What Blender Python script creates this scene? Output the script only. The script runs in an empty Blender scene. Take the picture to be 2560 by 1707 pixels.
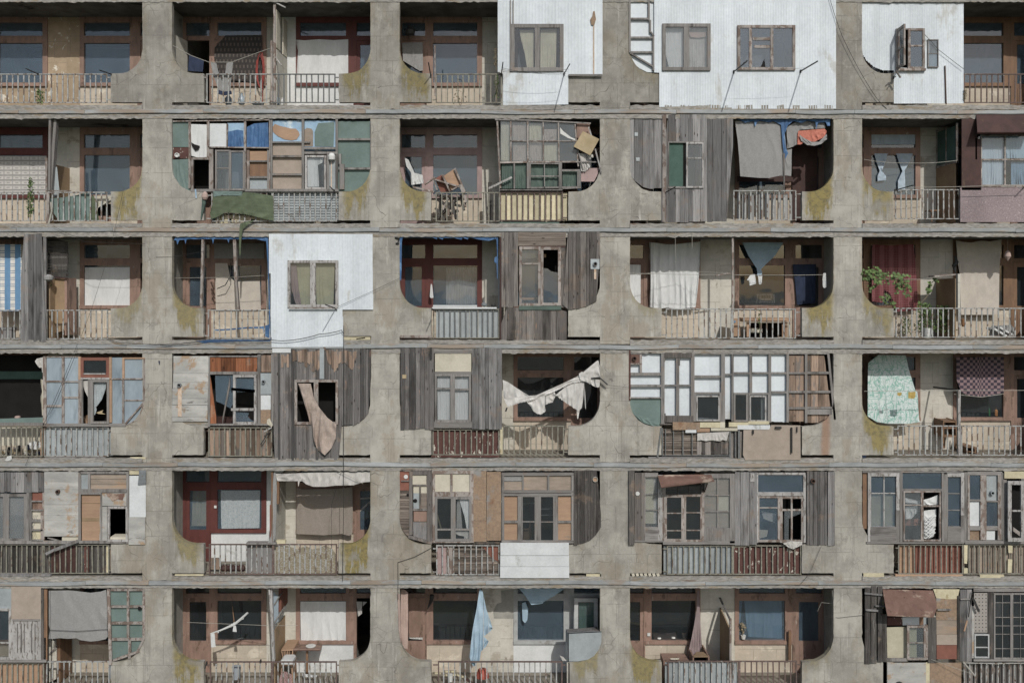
import bpy, math, random
from mathutils import Vector, noise
random.seed(7)
SC = bpy.context.scene
COL = SC.collection
# ---------------------------------------------------------------- camera, sky, sun, exposure
DIST = 22.3; CX = 12.8; CZ = 9.94
cam = bpy.data.objects.new("camera", bpy.data.cameras.new("camera"))
COL.objects.link(cam); SC.camera = cam
cam.location = (CX, -DIST, CZ); cam.rotation_euler = (math.radians(90), 0, 0)
cam.data.sensor_width = 36; cam.data.lens = 36 * DIST / 25.6
cam.data.shift_y = -140.5 / 2560; cam.data.clip_end = 5000
SUN = Vector((.288, -1, .84)).normalized()
w = bpy.data.worlds.new("World"); SC.world = w; w.use_nodes = True
nt = w.node_tree; sky = nt.nodes.new("ShaderNodeTexSky"); sky.sky_type = 'NISHITA'; sky.sun_disc = False
sky.sun_elevation = math.asin(SUN.z); sky.sun_rotation = math.atan2(SUN.x, SUN.y)
sky.dust_density = 2.0
nt.links.new(sky.outputs[0], nt.nodes["Background"].inputs[0]); nt.nodes["Background"].inputs[1].default_value = .118
sun = bpy.data.objects.new("sun", bpy.data.lights.new("sun", 'SUN')); COL.objects.link(sun)
sun.data.energy = 3.45; sun.data.angle = math.radians(.6); sun.data.color = (1, .96, .9)
sun.rotation_euler = (-SUN).to_track_quat('-Z', 'Y').to_euler(); sun.location = (20, -20, 30)
SC.view_settings.view_transform = 'Standard'; SC.view_settings.look = 'None'
SC.view_settings.exposure = -0.36; SC.view_settings.gamma = 1
SC.cycles.max_bounces = 6; SC.cycles.transparent_max_bounces = 12
# ---------------------------------------------------------------- materials
def lin(h):
    if not isinstance(h, str): return tuple(h) + ((1,) if len(h) == 3 else ())
    h = h.lstrip('#'); o = []
    for i in (0, 2, 4):
        v = int(h[i:i+2], 16) / 255; o.append(v / 12.92 if v <= .04045 else ((v + .055) / 1.055) ** 2.4)
    g = .3 * o[0] + .59 * o[1] + .11 * o[2]      # the colours were picked by eye and come out a little too saturated
    return tuple(g + (x - g) * .78 for x in o) + (1,)
class NB:
    def __init__(s, name):
        s.m = bpy.data.materials.new(name); s.m.use_nodes = True; s.t = s.m.node_tree
        s.b = s.t.nodes["Principled BSDF"]; s.out = s.t.nodes["Material Output"]
    def n(s, typ, **k):
        x = s.t.nodes.new(typ)
        for a, v in k.items(): setattr(x, a, v)
        return x
    def put(s, sock, v):
        if hasattr(v, 'is_linked') or isinstance(v, bpy.types.NodeSocket): s.t.links.new(v, sock)
        else: sock.default_value = v
    def math(s, op, a, b=0, c=0, clamp=False):
        x = s.n("ShaderNodeMath", operation=op, use_clamp=clamp)
        s.put(x.inputs[0], a); s.put(x.inputs[1], b); s.put(x.inputs[2], c); return x.outputs[0]
    def vmath(s, op, a, b):
        x = s.n("ShaderNodeVectorMath", operation=op); s.put(x.inputs[0], a); s.put(x.inputs[1], b); return x.outputs[0]
    def mix(s, f, a, b, mode='MIX'):
        x = s.n("ShaderNodeMix", data_type='RGBA', blend_type=mode)
        s.put(x.inputs[0], f); s.put(x.inputs[6], a); s.put(x.inputs[7], b); return x.outputs[2]
    def co(s, st=(1, 1, 1)):
        if not hasattr(s, '_co'):
            tc = s.n("ShaderNodeTexCoord"); oi = s.n("ShaderNodeObjectInfo")
            s._co = s.vmath('ADD', tc.outputs['Object'], s.vmath('SCALE', (13., 5., 29.), (0, 0, 0)))
            sc = s._co.node.inputs[1].links[0].from_node; sc.inputs[0].default_value = (13., 5., 29.)
            s.t.links.new(oi.outputs['Random'], sc.inputs['Scale'])
        return s.vmath('MULTIPLY', s._co, tuple(st))
    def noise(s, st, detail=6, rough=.6, dist=0):
        x = s.n("ShaderNodeTexNoise"); s.put(x.inputs['Vector'], s.co(st)); x.inputs['Scale'].default_value = 1
        x.inputs['Detail'].default_value = detail; x.inputs['Roughness'].default_value = rough
        x.inputs['Distortion'].default_value = dist; return x.outputs[0]
    def step(s, v, a, b):
        x = s.n("ShaderNodeMapRange"); s.put(x.inputs[0], v); x.inputs[1].default_value = a; x.inputs[2].default_value = b
        x.interpolation_type = 'SMOOTHSTEP'; return x.outputs[0]
    def attr(s, name, typ='GEOMETRY'):
        return s.n("ShaderNodeAttribute", attribute_name=name, attribute_type=typ)
    def tone(s, colr, k):
        t = s.attr('tone').outputs['Fac']
        f = s.math('MULTIPLY_ADD', s.math('SUBTRACT', t, .5), k, 1)
        return s.mixv(colr, f)
    def mixv(s, colr, f):
        x = s.n("ShaderNodeVectorMath", operation='SCALE'); s.put(x.inputs[0], colr); s.put(x.inputs['Scale'], f); return x.outputs[0]
    def bump(s, h, k=.3, d=.01):
        x = s.n("ShaderNodeBump"); s.put(x.inputs['Height'], h); x.inputs['Strength'].default_value = k
        x.inputs['Distance'].default_value = d; s.t.links.new(x.outputs[0], s.b.inputs['Normal'])
    def done(s, colr, rough=.85, metal=0, spec=.3):
        s.put(s.b.inputs['Base Color'], colr); s.put(s.b.inputs['Roughness'], rough)
        s.put(s.b.inputs['Metallic'], metal); s.put(s.b.inputs['Specular IOR Level'], spec); return s.m
MATS = {}
def mat(name, c1, c2=None, sc=6, st=(1, 1, 1), rough=.85, metal=0, bump=.25, stain=None, ssc=(1.5, 1.5, 1.5), sth=.55, sw=.08,
        stain2=None, s2=(3, 3, 3), s2th=.6, k=.5, spec=.3, grime=.25, joints=None):
    b = NB(name); c1 = lin(c1); c2 = lin(c2) if c2 else tuple(x * .8 for x in c1[:3]) + (1,)
    n1 = b.noise([sc * x for x in st]); c = b.mix(b.step(n1, .3, .7), c2, c1)
    n3 = b.noise([sc * 7 * x for x in st], 3)
    if stain:
        c = b.mix(b.step(b.noise(ssc, 7, .65, .3), sth, sth + sw), c, lin(stain))
    if stain2:
        c = b.mix(b.step(b.noise(s2, 7, .7, .3), s2th, s2th + sw), c, lin(stain2))
    if joints:
        br = b.n("ShaderNodeTexBrick"); cx = b.n("ShaderNodeCombineXYZ"); s3 = b.n("ShaderNodeSeparateXYZ"); b.put(s3.inputs[0], b.vmath('ADD', b.co(), b.mixv(b.noise((4, 4, 4), 3), .02)))
        b.put(cx.inputs[0], s3.outputs[0]); b.put(cx.inputs[1], s3.outputs[2]); b.put(br.inputs['Vector'], cx.outputs[0]); br.inputs['Scale'].default_value = 1
        br.inputs['Brick Width'].default_value = joints[0]; br.inputs['Row Height'].default_value = joints[1]; br.inputs['Mortar Size'].default_value = .007
        c = b.mix(b.math('MULTIPLY', br.outputs['Fac'], b.math('MULTIPLY', b.step(b.noise((2, 2, 2), 3), .3, .6), .6)), c, lin('77705f'))
    g = b.math('MULTIPLY_ADD', b.step(b.noise((.9, .9, .5), 5), .3, .7), grime, 1 - grime * .55)
    c = b.mixv(c, g)
    c = b.mixv(c, b.math('MULTIPLY_ADD', n3, .3, .85))
    c = b.tone(c, k)
    b.bump(b.math('ADD', n1, b.math('MULTIPLY', n3, .5)), bump, .01)
    m = b.done(c, rough, metal, spec); MATS[name] = m; return m
def wood(name, c1, c2, dirn='z', dark='302c28', new=None, nth=.6, k=1.2, knots=True):
    b = NB(name); s = (38, 10, 1.3) if dirn == 'z' else (1.3, 10, 38)
    g = b.noise(s, 8, .7); c = b.mix(b.step(g, .3, .68), lin(c2), lin(c1))
    f = (110, 20, 2.2) if dirn == 'z' else (2.2, 20, 110)
    ln = b.noise(f, 4, .6); c = b.mix(b.math('MULTIPLY', b.step(ln, .58, .72), .75), c, lin(dark))
    c = b.mix(b.math('MULTIPLY', b.step(ln, .38, .28), .35), c, lin('d0cbc2'))
    bl = b.noise((5, 5, .8) if dirn == 'z' else (.8, 5, 5), 5); c = b.mix(b.math('MULTIPLY', b.step(bl, .5, .68), .6), c, lin(dark)); c = b.mix(b.math('MULTIPLY', b.step(b.noise((2.5, 2, 2.5), 5, .7), .55, .68), .4), c, lin('8d7763'))
    if new: c = b.mix(b.step(b.noise((6, 3, 1.1) if dirn == 'z' else (1.1, 3, 6), 6, .7), nth, nth + .07), c, lin(new))
    if knots:
        v = b.n("ShaderNodeTexVoronoi"); b.put(v.inputs['Vector'], b.co((7, 2, 2.4) if dirn == 'z' else (2.4, 2, 7))); v.inputs['Scale'].default_value = 1
        c = b.mix(b.math('MULTIPLY', b.step(v.outputs['Distance'], .13, .06), .8), c, lin('241d18'))
    c = b.tone(c, k); b.bump(b.math('ADD', g, ln), .5, .01)
    m = b.done(c, .9, 0, .2); MATS[name] = m; return m
def glass(name, tint='9fb0b8', dust=.1, dust_sheen_col='8fa0aa', refl=1.3, tr=.97):  # diffuse film holds both dust and painted-in reflection
    b = NB(name); t = b.t; t.nodes.remove(b.b)
    g = b.n("ShaderNodeBsdfGlossy"); g.inputs['Roughness'].default_value = .03
    bp = b.n("ShaderNodeBump"); b.put(bp.inputs['Height'], b.noise((1.2, 1.2, 1.2), 2)); bp.inputs['Strength'].default_value = .12
    bp.inputs['Distance'].default_value = .04; t.links.new(bp.outputs[0], g.inputs['Normal'])
    tn = b.n("ShaderNodeBsdfTransparent"); tn.inputs[0].default_value = tuple(x ** .12 * tr for x in lin(tint)[:3]) + (1,)
    ge = b.n("ShaderNodeNewGeometry"); dt = b.n("ShaderNodeVectorMath", operation='DOT_PRODUCT'); b.put(dt.inputs[0], ge.outputs['Incoming']); b.put(dt.inputs[1], ge.outputs['Normal'])
    fr = b.math('MULTIPLY_ADD', b.math('POWER', b.math('SUBTRACT', 1, b.math('ABSOLUTE', dt.outputs['Value'])), 5), .92, .07)
    m1 = b.n("ShaderNodeMixShader"); b.put(m1.inputs[0], b.math('MULTIPLY', fr, refl, clamp=True))
    t.links.new(tn.outputs[0], m1.inputs[1]); t.links.new(g.outputs[0], m1.inputs[2])
    df = b.n("ShaderNodeBsdfDiffuse"); df.inputs[0].default_value = lin(dust_sheen_col)
    m2 = b.n("ShaderNodeMixShader"); d = b.math('MULTIPLY', b.math('MULTIPLY_ADD', b.noise((3, 3, 2), 6), 1.2, .4), dust)
    b.put(m2.inputs[0], d); t.links.new(m1.outputs[0], m2.inputs[1]); t.links.new(df.outputs[0], m2.inputs[2])
    t.links.new(m2.outputs[0], b.out.inputs[0]); MATS[name] = b.m; return b.m
def uvpat(name, fn, rough=.9, bump=.15, k=.4):
    b = NB(name); tc = b.n("ShaderNodeTexCoord"); c = fn(b, tc.outputs['UV'])
    c = b.mixv(c, b.math('MULTIPLY_ADD', b.noise((14, 14, 14), 4), .4, .8)); c = b.tone(c, k)
    b.bump(b.noise((60, 60, 60), 3), bump, .005); m = b.done(c, rough, 0, .1); MATS[name] = m; return m
# concrete: board marks, cracks, stains, runs and lichen
b = NB('concrete')
n1 = b.noise((1.3, 1.3, 1.3), 8, .65); n2 = b.noise((9, 9, 9), 6, .7); n4 = b.noise((70, 70, 70), 3)
c = b.mix(b.step(n1, .32, .68), lin('8f8c84'), lin('adaaa0'))
c = b.mix(b.math('MULTIPLY', b.step(n2, .5, .7), .3), c, lin('b9b4a5'))
c = b.mix(b.math('MULTIPLY', b.step(b.noise((2.2, 2, 1.4), 7, .7), .54, .66), .6), c, lin('7f7b73'))
rn = b.noise((7, 4, .45), 6, .7); c = b.mix(b.math('MULTIPLY', b.step(rn, .5, .7), .38), c, lin('716d66'))
c = b.mix(b.math('MULTIPLY', b.step(b.noise((9, 4, .6), 5), .62, .72), .5), c, lin('c9c6be'))
c = b.mix(b.math('MULTIPLY', b.step(b.noise((15, 9, 1.6), 6, .75), .6, .72), .25), c, lin('5f5b55'))
c = b.mix(b.math('MULTIPLY', b.step(b.noise((26, 26, 26), 4, .8), .65, .72), .3), c, lin('5c5851'))
c = b.mix(b.math('MULTIPLY', b.step(b.noise((2.6, 2.6, 1.2), 7, .75), .56, .66), .45), c, lin('c3bfb3'))
c = b.mix(b.math('MULTIPLY', b.step(b.noise((1.1, 1, .6), 6, .7), .5, .62), .5), c, lin('8f826b'))
c = b.mix(b.math('MULTIPLY', b.step(b.noise((.8, 1, .7), 6, .7), .53, .66), .5), c, lin('77746e'))
v = b.n("ShaderNodeTexVoronoi", feature='DISTANCE_TO_EDGE'); b.put(v.inputs['Vector'], b.vmath('MULTIPLY', b.vmath('ADD', b._co, b.mixv(b.n("ShaderNodeTexNoise").outputs[1], .4)), (1.6, 1.6, 2.1))); v.inputs['Scale'].default_value = 1
crk = b.math('MULTIPLY', b.step(v.outputs[0], .012, .002), b.step(b.noise((1.7, 1.7, 1.7), 3), .45, .6))
c = b.mix(b.math('MULTIPLY', crk, .55), c, lin('57534d'))
br = b.n("ShaderNodeTexBrick"); b.put(br.inputs['Vector'], b.vmath('MULTIPLY', b.n("ShaderNodeCombineXYZ").outputs[0], (1, 1, 1)))
sx = b.n("ShaderNodeSeparateXYZ"); b.put(sx.inputs[0], b.vmath('ADD', b._co, b.mixv(b.noise((3, 3, 3), 3), .03)))
cb = br.inputs['Vector'].links[0].from_node.inputs[0].links[0].from_node
b.put(cb.inputs[0], sx.outputs[0]); b.put(cb.inputs[1], sx.outputs[2])
br.inputs['Scale'].default_value = 1; br.inputs['Brick Width'].default_value = .8; br.inputs['Row Height'].default_value = .62; br.inputs['Mortar Size'].default_value = .008
c = b.mix(b.math('MULTIPLY', b.math('MULTIPLY', br.outputs['Fac'], b.step(b.noise((2.5, 2, 2.5), 4), .4, .55)), .5), c, lin('6d6962'))
go = b.n("ShaderNodeNewGeometry"); sp = b.n("ShaderNodeSeparateXYZ"); b.put(sp.inputs[0], go.outputs['Position'])
for i, sg in ((1, -1), (2, 1)):
    lx = b.attr('lx%d' % i, 'OBJECT').outputs['Fac']; lz = b.attr('lz%d' % i, 'OBJECT').outputs['Fac']; ls = b.attr('ls%d' % i, 'OBJECT').outputs['Fac']; lh = b.attr('lh', 'OBJECT').outputs['Fac']
    dx = b.math('MULTIPLY', b.math('SUBTRACT', sp.outputs[0], lx), sg)
    q = b.math('SUBTRACT', 1, b.math('DIVIDE', dx, .58), clamp=True); arcf = b.math('SUBTRACT', 1, b.math('SQRT', b.math('SUBTRACT', 1.0001, b.math('MULTIPLY', q, q))))
    dep = b.math('SUBTRACT', b.math('MULTIPLY_ADD', arcf, lh, lz), sp.outputs[2])
    drip = b.math('MULTIPLY', b.math('MULTIPLY_ADD', b.step(b.noise((5, 9, .7), 4, .7), .3, .66), .85, .24), ls)
    hz = b.math('MULTIPLY', b.step(dx, -.05, .12), b.step(b.math('ADD', dx, b.math('MULTIPLY', b.noise((4, 4, 2), 4), .5)), 1.05, .8))
    f = b.math('MULTIPLY', b.step(b.math('ADD', b.math('SUBTRACT', drip, dep), b.math('MULTIPLY_ADD', b.noise((7, 7, 5), 8, .85), 1.1, -.6)), -.08, .22), hz)
    f = b.math('MULTIPLY', f, b.step(b.noise((1.3, 1.3, 1.3), 2), .3, .42))
    c = b.mix(b.math('MULTIPLY', b.math('MULTIPLY', f, ls), 1.0, clamp=True), c, b.mix(b.step(n2, .3, .6), lin('665d38'), lin('968536')))
    f2 = b.math('MULTIPLY', b.step(b.math('SUBTRACT', b.math('MULTIPLY', drip, 1.6), dep), -.1, .35), b.math('MULTIPLY', hz, .3)); c = b.mix(f2, c, lin('78745f'))
rx = b.attr('rx', 'OBJECT').outputs['Fac']; rd = b.math('ABSOLUTE', b.math('ADD', b.math('SUBTRACT', sp.outputs[0], rx), b.math('MULTIPLY_ADD', b.noise((3, 3, .8), 5), .2, -.1)))
c = b.mix(b.math('MULTIPLY', b.step(rd, .16, .02), .6), c, lin('96663e'))
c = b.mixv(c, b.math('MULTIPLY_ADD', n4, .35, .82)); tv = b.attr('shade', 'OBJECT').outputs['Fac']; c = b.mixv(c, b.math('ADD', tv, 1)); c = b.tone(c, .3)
b.bump(b.math('ADD', b.math('ADD', n2, b.math('MULTIPLY', n4, .3)), b.math('MULTIPLY', crk, -.8)), .35, .015)
MATS['concrete'] = b.done(c, .92, 0, .2)
mat('slab_edge', 'a19e97', '7b7973', 9, (1, 1, 3), stain='8c7f6b', ssc=(2, 2, 8), sth=.55, stain2='75604f', s2=(1.2, 4, 14), s2th=.6, bump=.6)
mat('zinc', '959b9c', '83898a', 3, (1, 1, 4), .6, .0, .1, stain='8f8171', ssc=(.5, 1, 3), sth=.49, sw=.12, stain2='765a50', s2=(.25, 2, 8), s2th=.62, spec=.4)
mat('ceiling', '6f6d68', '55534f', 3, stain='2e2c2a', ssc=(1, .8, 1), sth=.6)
mat('cream', 'c4c0b3', 'b6b3a7', 3, stain='a79f90', sth=.58, grime=.2, bump=.1, joints=(.9, .55), stain2='8f887a', s2=(3, 3, 1.5), s2th=.63)
mat('peach', 'beb19c', 'b3a794', 3, stain='cdc3ae', sth=.56, ssc=(2, 2, 3), grime=.2, bump=.15, stain2='a08b70', s2=(4, 4, 5), s2th=.66, joints=(.6, .38))
mat('white_plaster', 'd3d6d6', 'c6cac9', 3, stain='b5b8b5', sth=.62, grime=.12, bump=.08)
mat('tan_plaster', 'ab9577', '9c876b', 4, stain='cdc7b6', ssc=(4.2, 4.2, 3.6), sth=.6, sw=.03, bump=.4, joints=(.9, .55))
mat('grey_plaster', '9c9a92', '8a8880', 4, stain='777', sth=.6)  if False else mat('grey_plaster', '9c9a92', '8a8880', 4, stain='777670', sth=.6)
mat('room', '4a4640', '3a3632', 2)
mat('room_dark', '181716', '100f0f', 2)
mat('floor_conc', '8d8678', '7b7568', 5)
mat('frame_brown', '987969', '84695b', 7, (1, 1, .3), .65, stain='6e5648', ssc=(5, 5, 2), sth=.56, stain2='a89a8e', s2=(9, 9, 3), s2th=.62, bump=.2)
mat('frame_red', '6b3832', '5e312d', 5, (1, 1, .5), .6, grime=.15, bump=.1)
mat('frame_mauve', 'a78c8a', '96807e', 5, rough=.7)
mat('frame_white', 'b0b4b4', '9fa2a2', 6, rough=.7, stain='8c8780', sth=.6)
mat('frame_oak', '8a684a', '765840', 7, (1, 1, .3), .6)
wood('frame_grey', '8c8986', '76726f', 'z', k=.6, knots=False)
wood('frame_greyh', '8c8986', '76726f', 'x', k=.6, knots=False)
mat('frame_peel', 'aeadab', '969492', 6, (1, 1, .5), stain='77706a', ssc=(16, 9, 5), sth=.53, sw=.05, bump=.4)
mat('frame_peelbrown', 'a09892', '86807a', 6, (1, 1, .5), stain='75655b', ssc=(9, 9, 4), sth=.5, sw=.04, bump=.4)
wood('plank_grey', '8b8a8a', '6b6a6a', 'z')
wood('plank_greyh', '8b8a8a', '6b6a6a', 'x')
wood('plank_brown', '7e7873', '5f5a57', 'z', new='a38264', nth=.66)
wood('plank_brownh', '8a7f74', '6b6058', 'x', new='8d6a50', nth=.64)
wood('plank_dark', '5a5754', '413f3d', 'z', dark='201c19', new='7d5f48', nth=.68)
wood('plank_rust', '706e6d', '575554', 'z', new='94796a', nth=.62)
wood('plank_orange', '96592f', '6e4228', 'z', dark='33221a', new='5b5550', nth=.6)
wood('plank_bare', '9c8470', '7d6858', 'z', dark='3b3029', new='6f6862', nth=.52)
mat('paint_maroon', '633f38', '573731', 5, rough=.7, stain='c1bcae', ssc=(9, 9, 5), sth=.6, sw=.02, bump=.4)
mat('paint_redbrown', '8b5645', '7d4c3d', 4, rough=.75, stain='6f4438', sth=.6)
mat('paint_darkbrown', '4d332e', '402a27', 5, rough=.6, stain='6b5a3c', ssc=(5, 5, 1), sth=.62, bump=.3)
mat('silver_panel', 'a5b0b4', '969fa2', 3, rough=.5, metal=.2, stain='8a8f8f', sth=.58)
mat('white_sheet', 'ccd6dc', 'c4ced5', 2, rough=.55, stain='b6bab8', ssc=(1.2, 1, .5), sth=.58, stain2='b8ac98', s2=(9, 4, .5), s2th=.68, grime=.14, bump=.05, k=.3)
mat('white_board', 'ccd2d4', 'c2c8ca', 3, rough=.6, stain='a9adab', ssc=(2, 2, 2), sth=.6, grime=.12, bump=.1)
mat('tin', 'b3b3ae', '9d9d98', 2, (1, 1, 3), rough=.6, stain='a58c70', ssc=(2.4, 2, 2.2), sth=.54, sw=.08, stain2='75726d', s2=(1.5, 1, 5), s2th=.6, bump=.15)
mat('rust_sheet', '7a5b4e', '694d42', 4, (1, 1, .5), rough=.8, stain='a89482', ssc=(1.8, 1.8, 3), sth=.5, sw=.12, stain2='4f3a32', s2=(5, 5, 5), s2th=.6)
mat('rusty', '5d4538', '4b3a31', 30, rough=.8)
mat('dark_metal', '3b3c3c', '2e2f2f', 20, rough=.6)
mat('grey_metal', '7d8488', '6d7376', 10, rough=.55, stain='6b5648', ssc=(8, 8, 8), sth=.6)
mat('rail_white', 'a6a8a6', '8f918f', 12, stain='6b5a4d', ssc=(14, 14, 5), sth=.53, sw=.03, rough=.7)
mat('rail_grey', '6f7373', '5f6363', 12, stain='5a4c43', ssc=(12, 12, 5), sth=.6, rough=.7)
mat('rail_olive', '8a887a', '727065', 12, stain='5e4f42', ssc=(14, 14, 4), sth=.55, rough=.7)
mat('rail_rust', '6e5a53', '5e4e49', 12, stain='8e8c86', ssc=(10, 10, 10), sth=.58, rough=.7)
mat('chipboard', '9b8166', '86705a', 18, stain='8a8a88', ssc=(2.2, 2, 2), sth=.52, sw=.15, stain2='7d5536', s2=(1.5, 1.5, 1.8), s2th=.58, bump=.5)
mat('plywood', 'ab896a', '9f7f63', 2, (1, 1, 6), stain='94806c', ssc=(1, 1, 3), sth=.58, sw=.1, bump=.1)
mat('plywood_grey', '9b8c7c', '8c7f70', 3, (1, 1, 4), stain='a5876a', ssc=(1, 1, 4), sth=.55, sw=.15)
mat('tan_board', '9d8360', '8f7758', 3, grime=.15, bump=.08)
mat('cardboard', 'b3a07a', 'a39068', 5, stain='8a7a5c', sth=.6)
mat('fabric_tan', 'a39586', '988b7d', 5, grime=.15, bump=.2)
mat('foam', 'c8bf9c', 'bab08c', 9, stain='a5976c', ssc=(4, 4, 4), sth=.6, bump=.4)
mat('speckle', '9a8a8c', '7f6f72', 40, stain='c0b4b4', ssc=(25, 25, 25), sth=.6, sw=.05)
mat('cloth_white', 'ced1d1', 'c2c5c5', 3, (2, 2, .5), grime=.12, bump=.3)
mat('cloth_dirty', 'bfbdb8', 'a9a7a2', 5, (2, 2, .8), grime=.2, bump=.6)
mat('cloth_grey', '929291', '878786', 30, grime=.12, bump=.3)
mat('cloth_brown', '91877c', '867c71', 30, grime=.12, bump=.3)
mat('cloth_beige', 'ab9a8e', '9c8c81', 20, grime=.15, bump=.3)
mat('cloth_cream', 'b9b39a', 'aaa48c', 3, grime=.15)
mat('cloth_olive', 'a4a384', '98977a', 3, grime=.15)
mat('cloth_offwhite', 'beb6a9', 'b2aa9e', 4, grime=.1, bump=.2)
mat('cloth_paleblue', 'a9bccb', '9bafc0', 4, (2, 2, .5), grime=.1, bump=.3)
mat('mesh_red', '8f6462', '805654', 9)
mat('cloth_twist', 'cbcac6', 'b5b3ae', 5, (2, 2, .8), grime=.25, bump=.7)
mat('cloth_mauve', '917f80', '857475', 3)
mat('cloth_pink', 'b39a8f', 'a68d83', 3)
mat('cloth_orange', 'c9745c', 'b7644e', 25, bump=.5)
mat('cloth_yellow', 'b89b3a', 'a88c34', 8)
mat('cloth_blue', '6f93b0', '6488a5', 3)
mat('cloth_skyblue', '98b4c6', '8ba8bb', 5, bump=.2)
mat('cloth_navy', '2d3a54', '263148', 6)
mat('cloth_green', '4a6a60', '3f5e55', 4, grime=.2)
mat('tarp_green', '51675e', '475c54', 3, rough=.6, bump=.2)
mat('tarp_teal', '6a817c', '607570', 2, rough=.7, grime=.15, bump=.15)
mat('tarp_olive', '5c6a4e', '4f5c43', 5, (1, 1, 3), rough=.75, bump=.5)
mat('tarp_blue', '3f6fa0', '315c8c', 6, rough=.55, bump=.5, stain='5b8dbd', ssc=(3, 3, 3), sth=.56)
mat('tarp_paleblue', '8fb2cc', '7fa3c0', 4, rough=.6, bump=.3, stain='bccbd2', sth=.55)
mat('plastic_sheet', '98a9b4', '7b8c98', 1.5, (1, 1, .35), rough=.35, stain='62717c', ssc=(2.5, 1, .7), sth=.55, sw=.2, spec=.5, bump=.3)
mat('paper', 'c4beaa', 'b5af9c', 3, grime=.15)
mat('plastic_white', 'd0d2cf', 'c2c4c1', 4, rough=.5)
mat('plastic_red', 'b5523c', 'a44a36', 4, rough=.45)
mat('bucket_grey', '9aa3ab', '8b949c', 4, rough=.5)
mat('hose_red', 'a03d34', '8a342c', 6, rough=.5)
mat('bottle_green', '2f6b45', '27593a', 4, rough=.15, spec=.6)
mat('bottle_brown', '9a6a3c', '80562f', 4, rough=.2, spec=.6)
mat('leaf', '5e7a36', '455e2a', 9, grime=.3, k=1.2, rough=.6)
mat('dry_stem', '8b7f63', '776c54', 9)
mat('wire', '3c3b39', '2f2e2d', 9, rough=.6)
mat('rope', 'a9a69d', '989589', 20)
mat('black_void', '1b1a19', '131212', 3)  # near-black colour paints the unlit dark inside openings and holes
mat('ground', '55574f', '454d40', .5, stain='5d6647', ssc=(.2, .2, .2), sth=.5)
glass('glass_clear', dust=.08, refl=1.5)
glass('glass_dusty', dust=.22, dust_sheen_col='9aa6ac')
glass('glass_blue', dust=.27, dust_sheen_col='708ca2', refl=2.2, tr=.9)  # bluish film colour paints sky reflection into the panes
glass('glass_dark', dust=.12, tr=.5, dust_sheen_col='65737c', refl=2.0)  # blue-grey film colour paints some reflection into the dark panes
# ---------------------------------------------------------------- cloth patterns
def p_wave(b, uv, n, ang=0):
    x = b.n("ShaderNodeSeparateXYZ"); b.put(x.inputs[0], uv); return x.outputs
def sepc(b, uv):
    x = b.n("ShaderNodeSeparateXYZ"); b.put(x.inputs[0], uv); return x.outputs[0], x.outputs[1]
def band(b, v, n, w, ph=0):
    f = b.math('FRACT', b.math('MULTIPLY_ADD', v, n, ph)); return b.math('LESS_THAN', f, w)
def f_bluecheck(b, uv):
    u, v = sepc(b, uv); c = b.mix(band(b, u, 2.6, .55, .1), lin('d3d2cc'), lin('5f8fb8'))
    ln = b.math('MAXIMUM', band(b, v, 10, .1), band(b, v, 10, .1, .3)); return b.mix(b.math('MULTIPLY', b.math('MULTIPLY', ln, b.math('SUBTRACT', 1, band(b, u, 2.6, .55, .1))), .95), c, lin('53789a'))
uvpat('blue_check', f_bluecheck)
def f_quilt(b, uv):
    u, v = sepc(b, uv); d = b.math('SUBTRACT', u, .5)
    un = b.math('ADD', b.math('MULTIPLY', b.math('SIGN', d), b.math('POWER', b.math('MULTIPLY', b.math('ABSOLUTE', d), 2), .7)), 1)
    a = band(b, un, 4.5, .5); e = band(b, v, 7, .5); x = b.math('ABSOLUTE', b.math('SUBTRACT', a, e)); return b.mix(x, lin('453e4a'), lin('8b7276'))
uvpat('quilt', f_quilt)
def f_blanket(b, uv):
    u, v = sepc(b, uv); a = band(b, u, 13, .42, .0); e = band(b, v, 9, .55); q = band(b, b.math('ADD', u, b.math('MULTIPLY', b.math('FLOOR', b.math('MULTIPLY', v, 9)), .03)), 13, .4)
    return b.mix(b.math('MULTIPLY', q, e), lin('423e3c'), lin('605853'))
uvpat('blanket', f_blanket)
def f_crochet(b, uv):
    u, v = sepc(b, uv); r = b.math('SUBTRACT', b.math('FRACT', b.math('MULTIPLY', v, 8)), .5); s = b.math('SUBTRACT', b.math('FRACT', b.math('MULTIPLY', u, 6)), .5)
    d = b.math('MAXIMUM', b.math('ABSOLUTE', b.math('MULTIPLY', s, 1.1)), b.math('ABSOLUTE', b.math('MULTIPLY', r, 1.5)))
    k = b.math('MULTIPLY', b.math('LESS_THAN', d, .48), b.math('GREATER_THAN', d, .2)); ln = band(b, v, 8, .12, .0)
    return b.mix(b.math('MULTIPLY', k, .8), b.mix(ln, lin('9f9d9a'), lin('858382')), lin('c2c0bb'))
uvpat('crochet', f_crochet)
def f_leaves(b, uv):
    x = b.n("ShaderNodeTexNoise"); b.put(x.inputs['Vector'], b.vmath('MULTIPLY', uv, (8, 3, 1))); x.inputs['Scale'].default_value = 1; x.inputs['Distortion'].default_value = 1.5
    y = b.n("ShaderNodeTexNoise"); b.put(y.inputs['Vector'], b.vmath('MULTIPLY', uv, (3.5, 8, 1))); y.inputs['Scale'].default_value = 1; y.inputs['Distortion'].default_value = 2
    r1 = b.step(b.math('ABSOLUTE', b.math('SUBTRACT', x.outputs[0], .5)), .035, .015); r2 = b.step(b.math('ABSOLUTE', b.math('SUBTRACT', y.outputs[0], .5)), .03, .012)
    return b.mix(b.math('MAXIMUM', r1, r2), lin('c3d1d0'), lin('84b5a9'))
uvpat('leaf_print', f_leaves)
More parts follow.
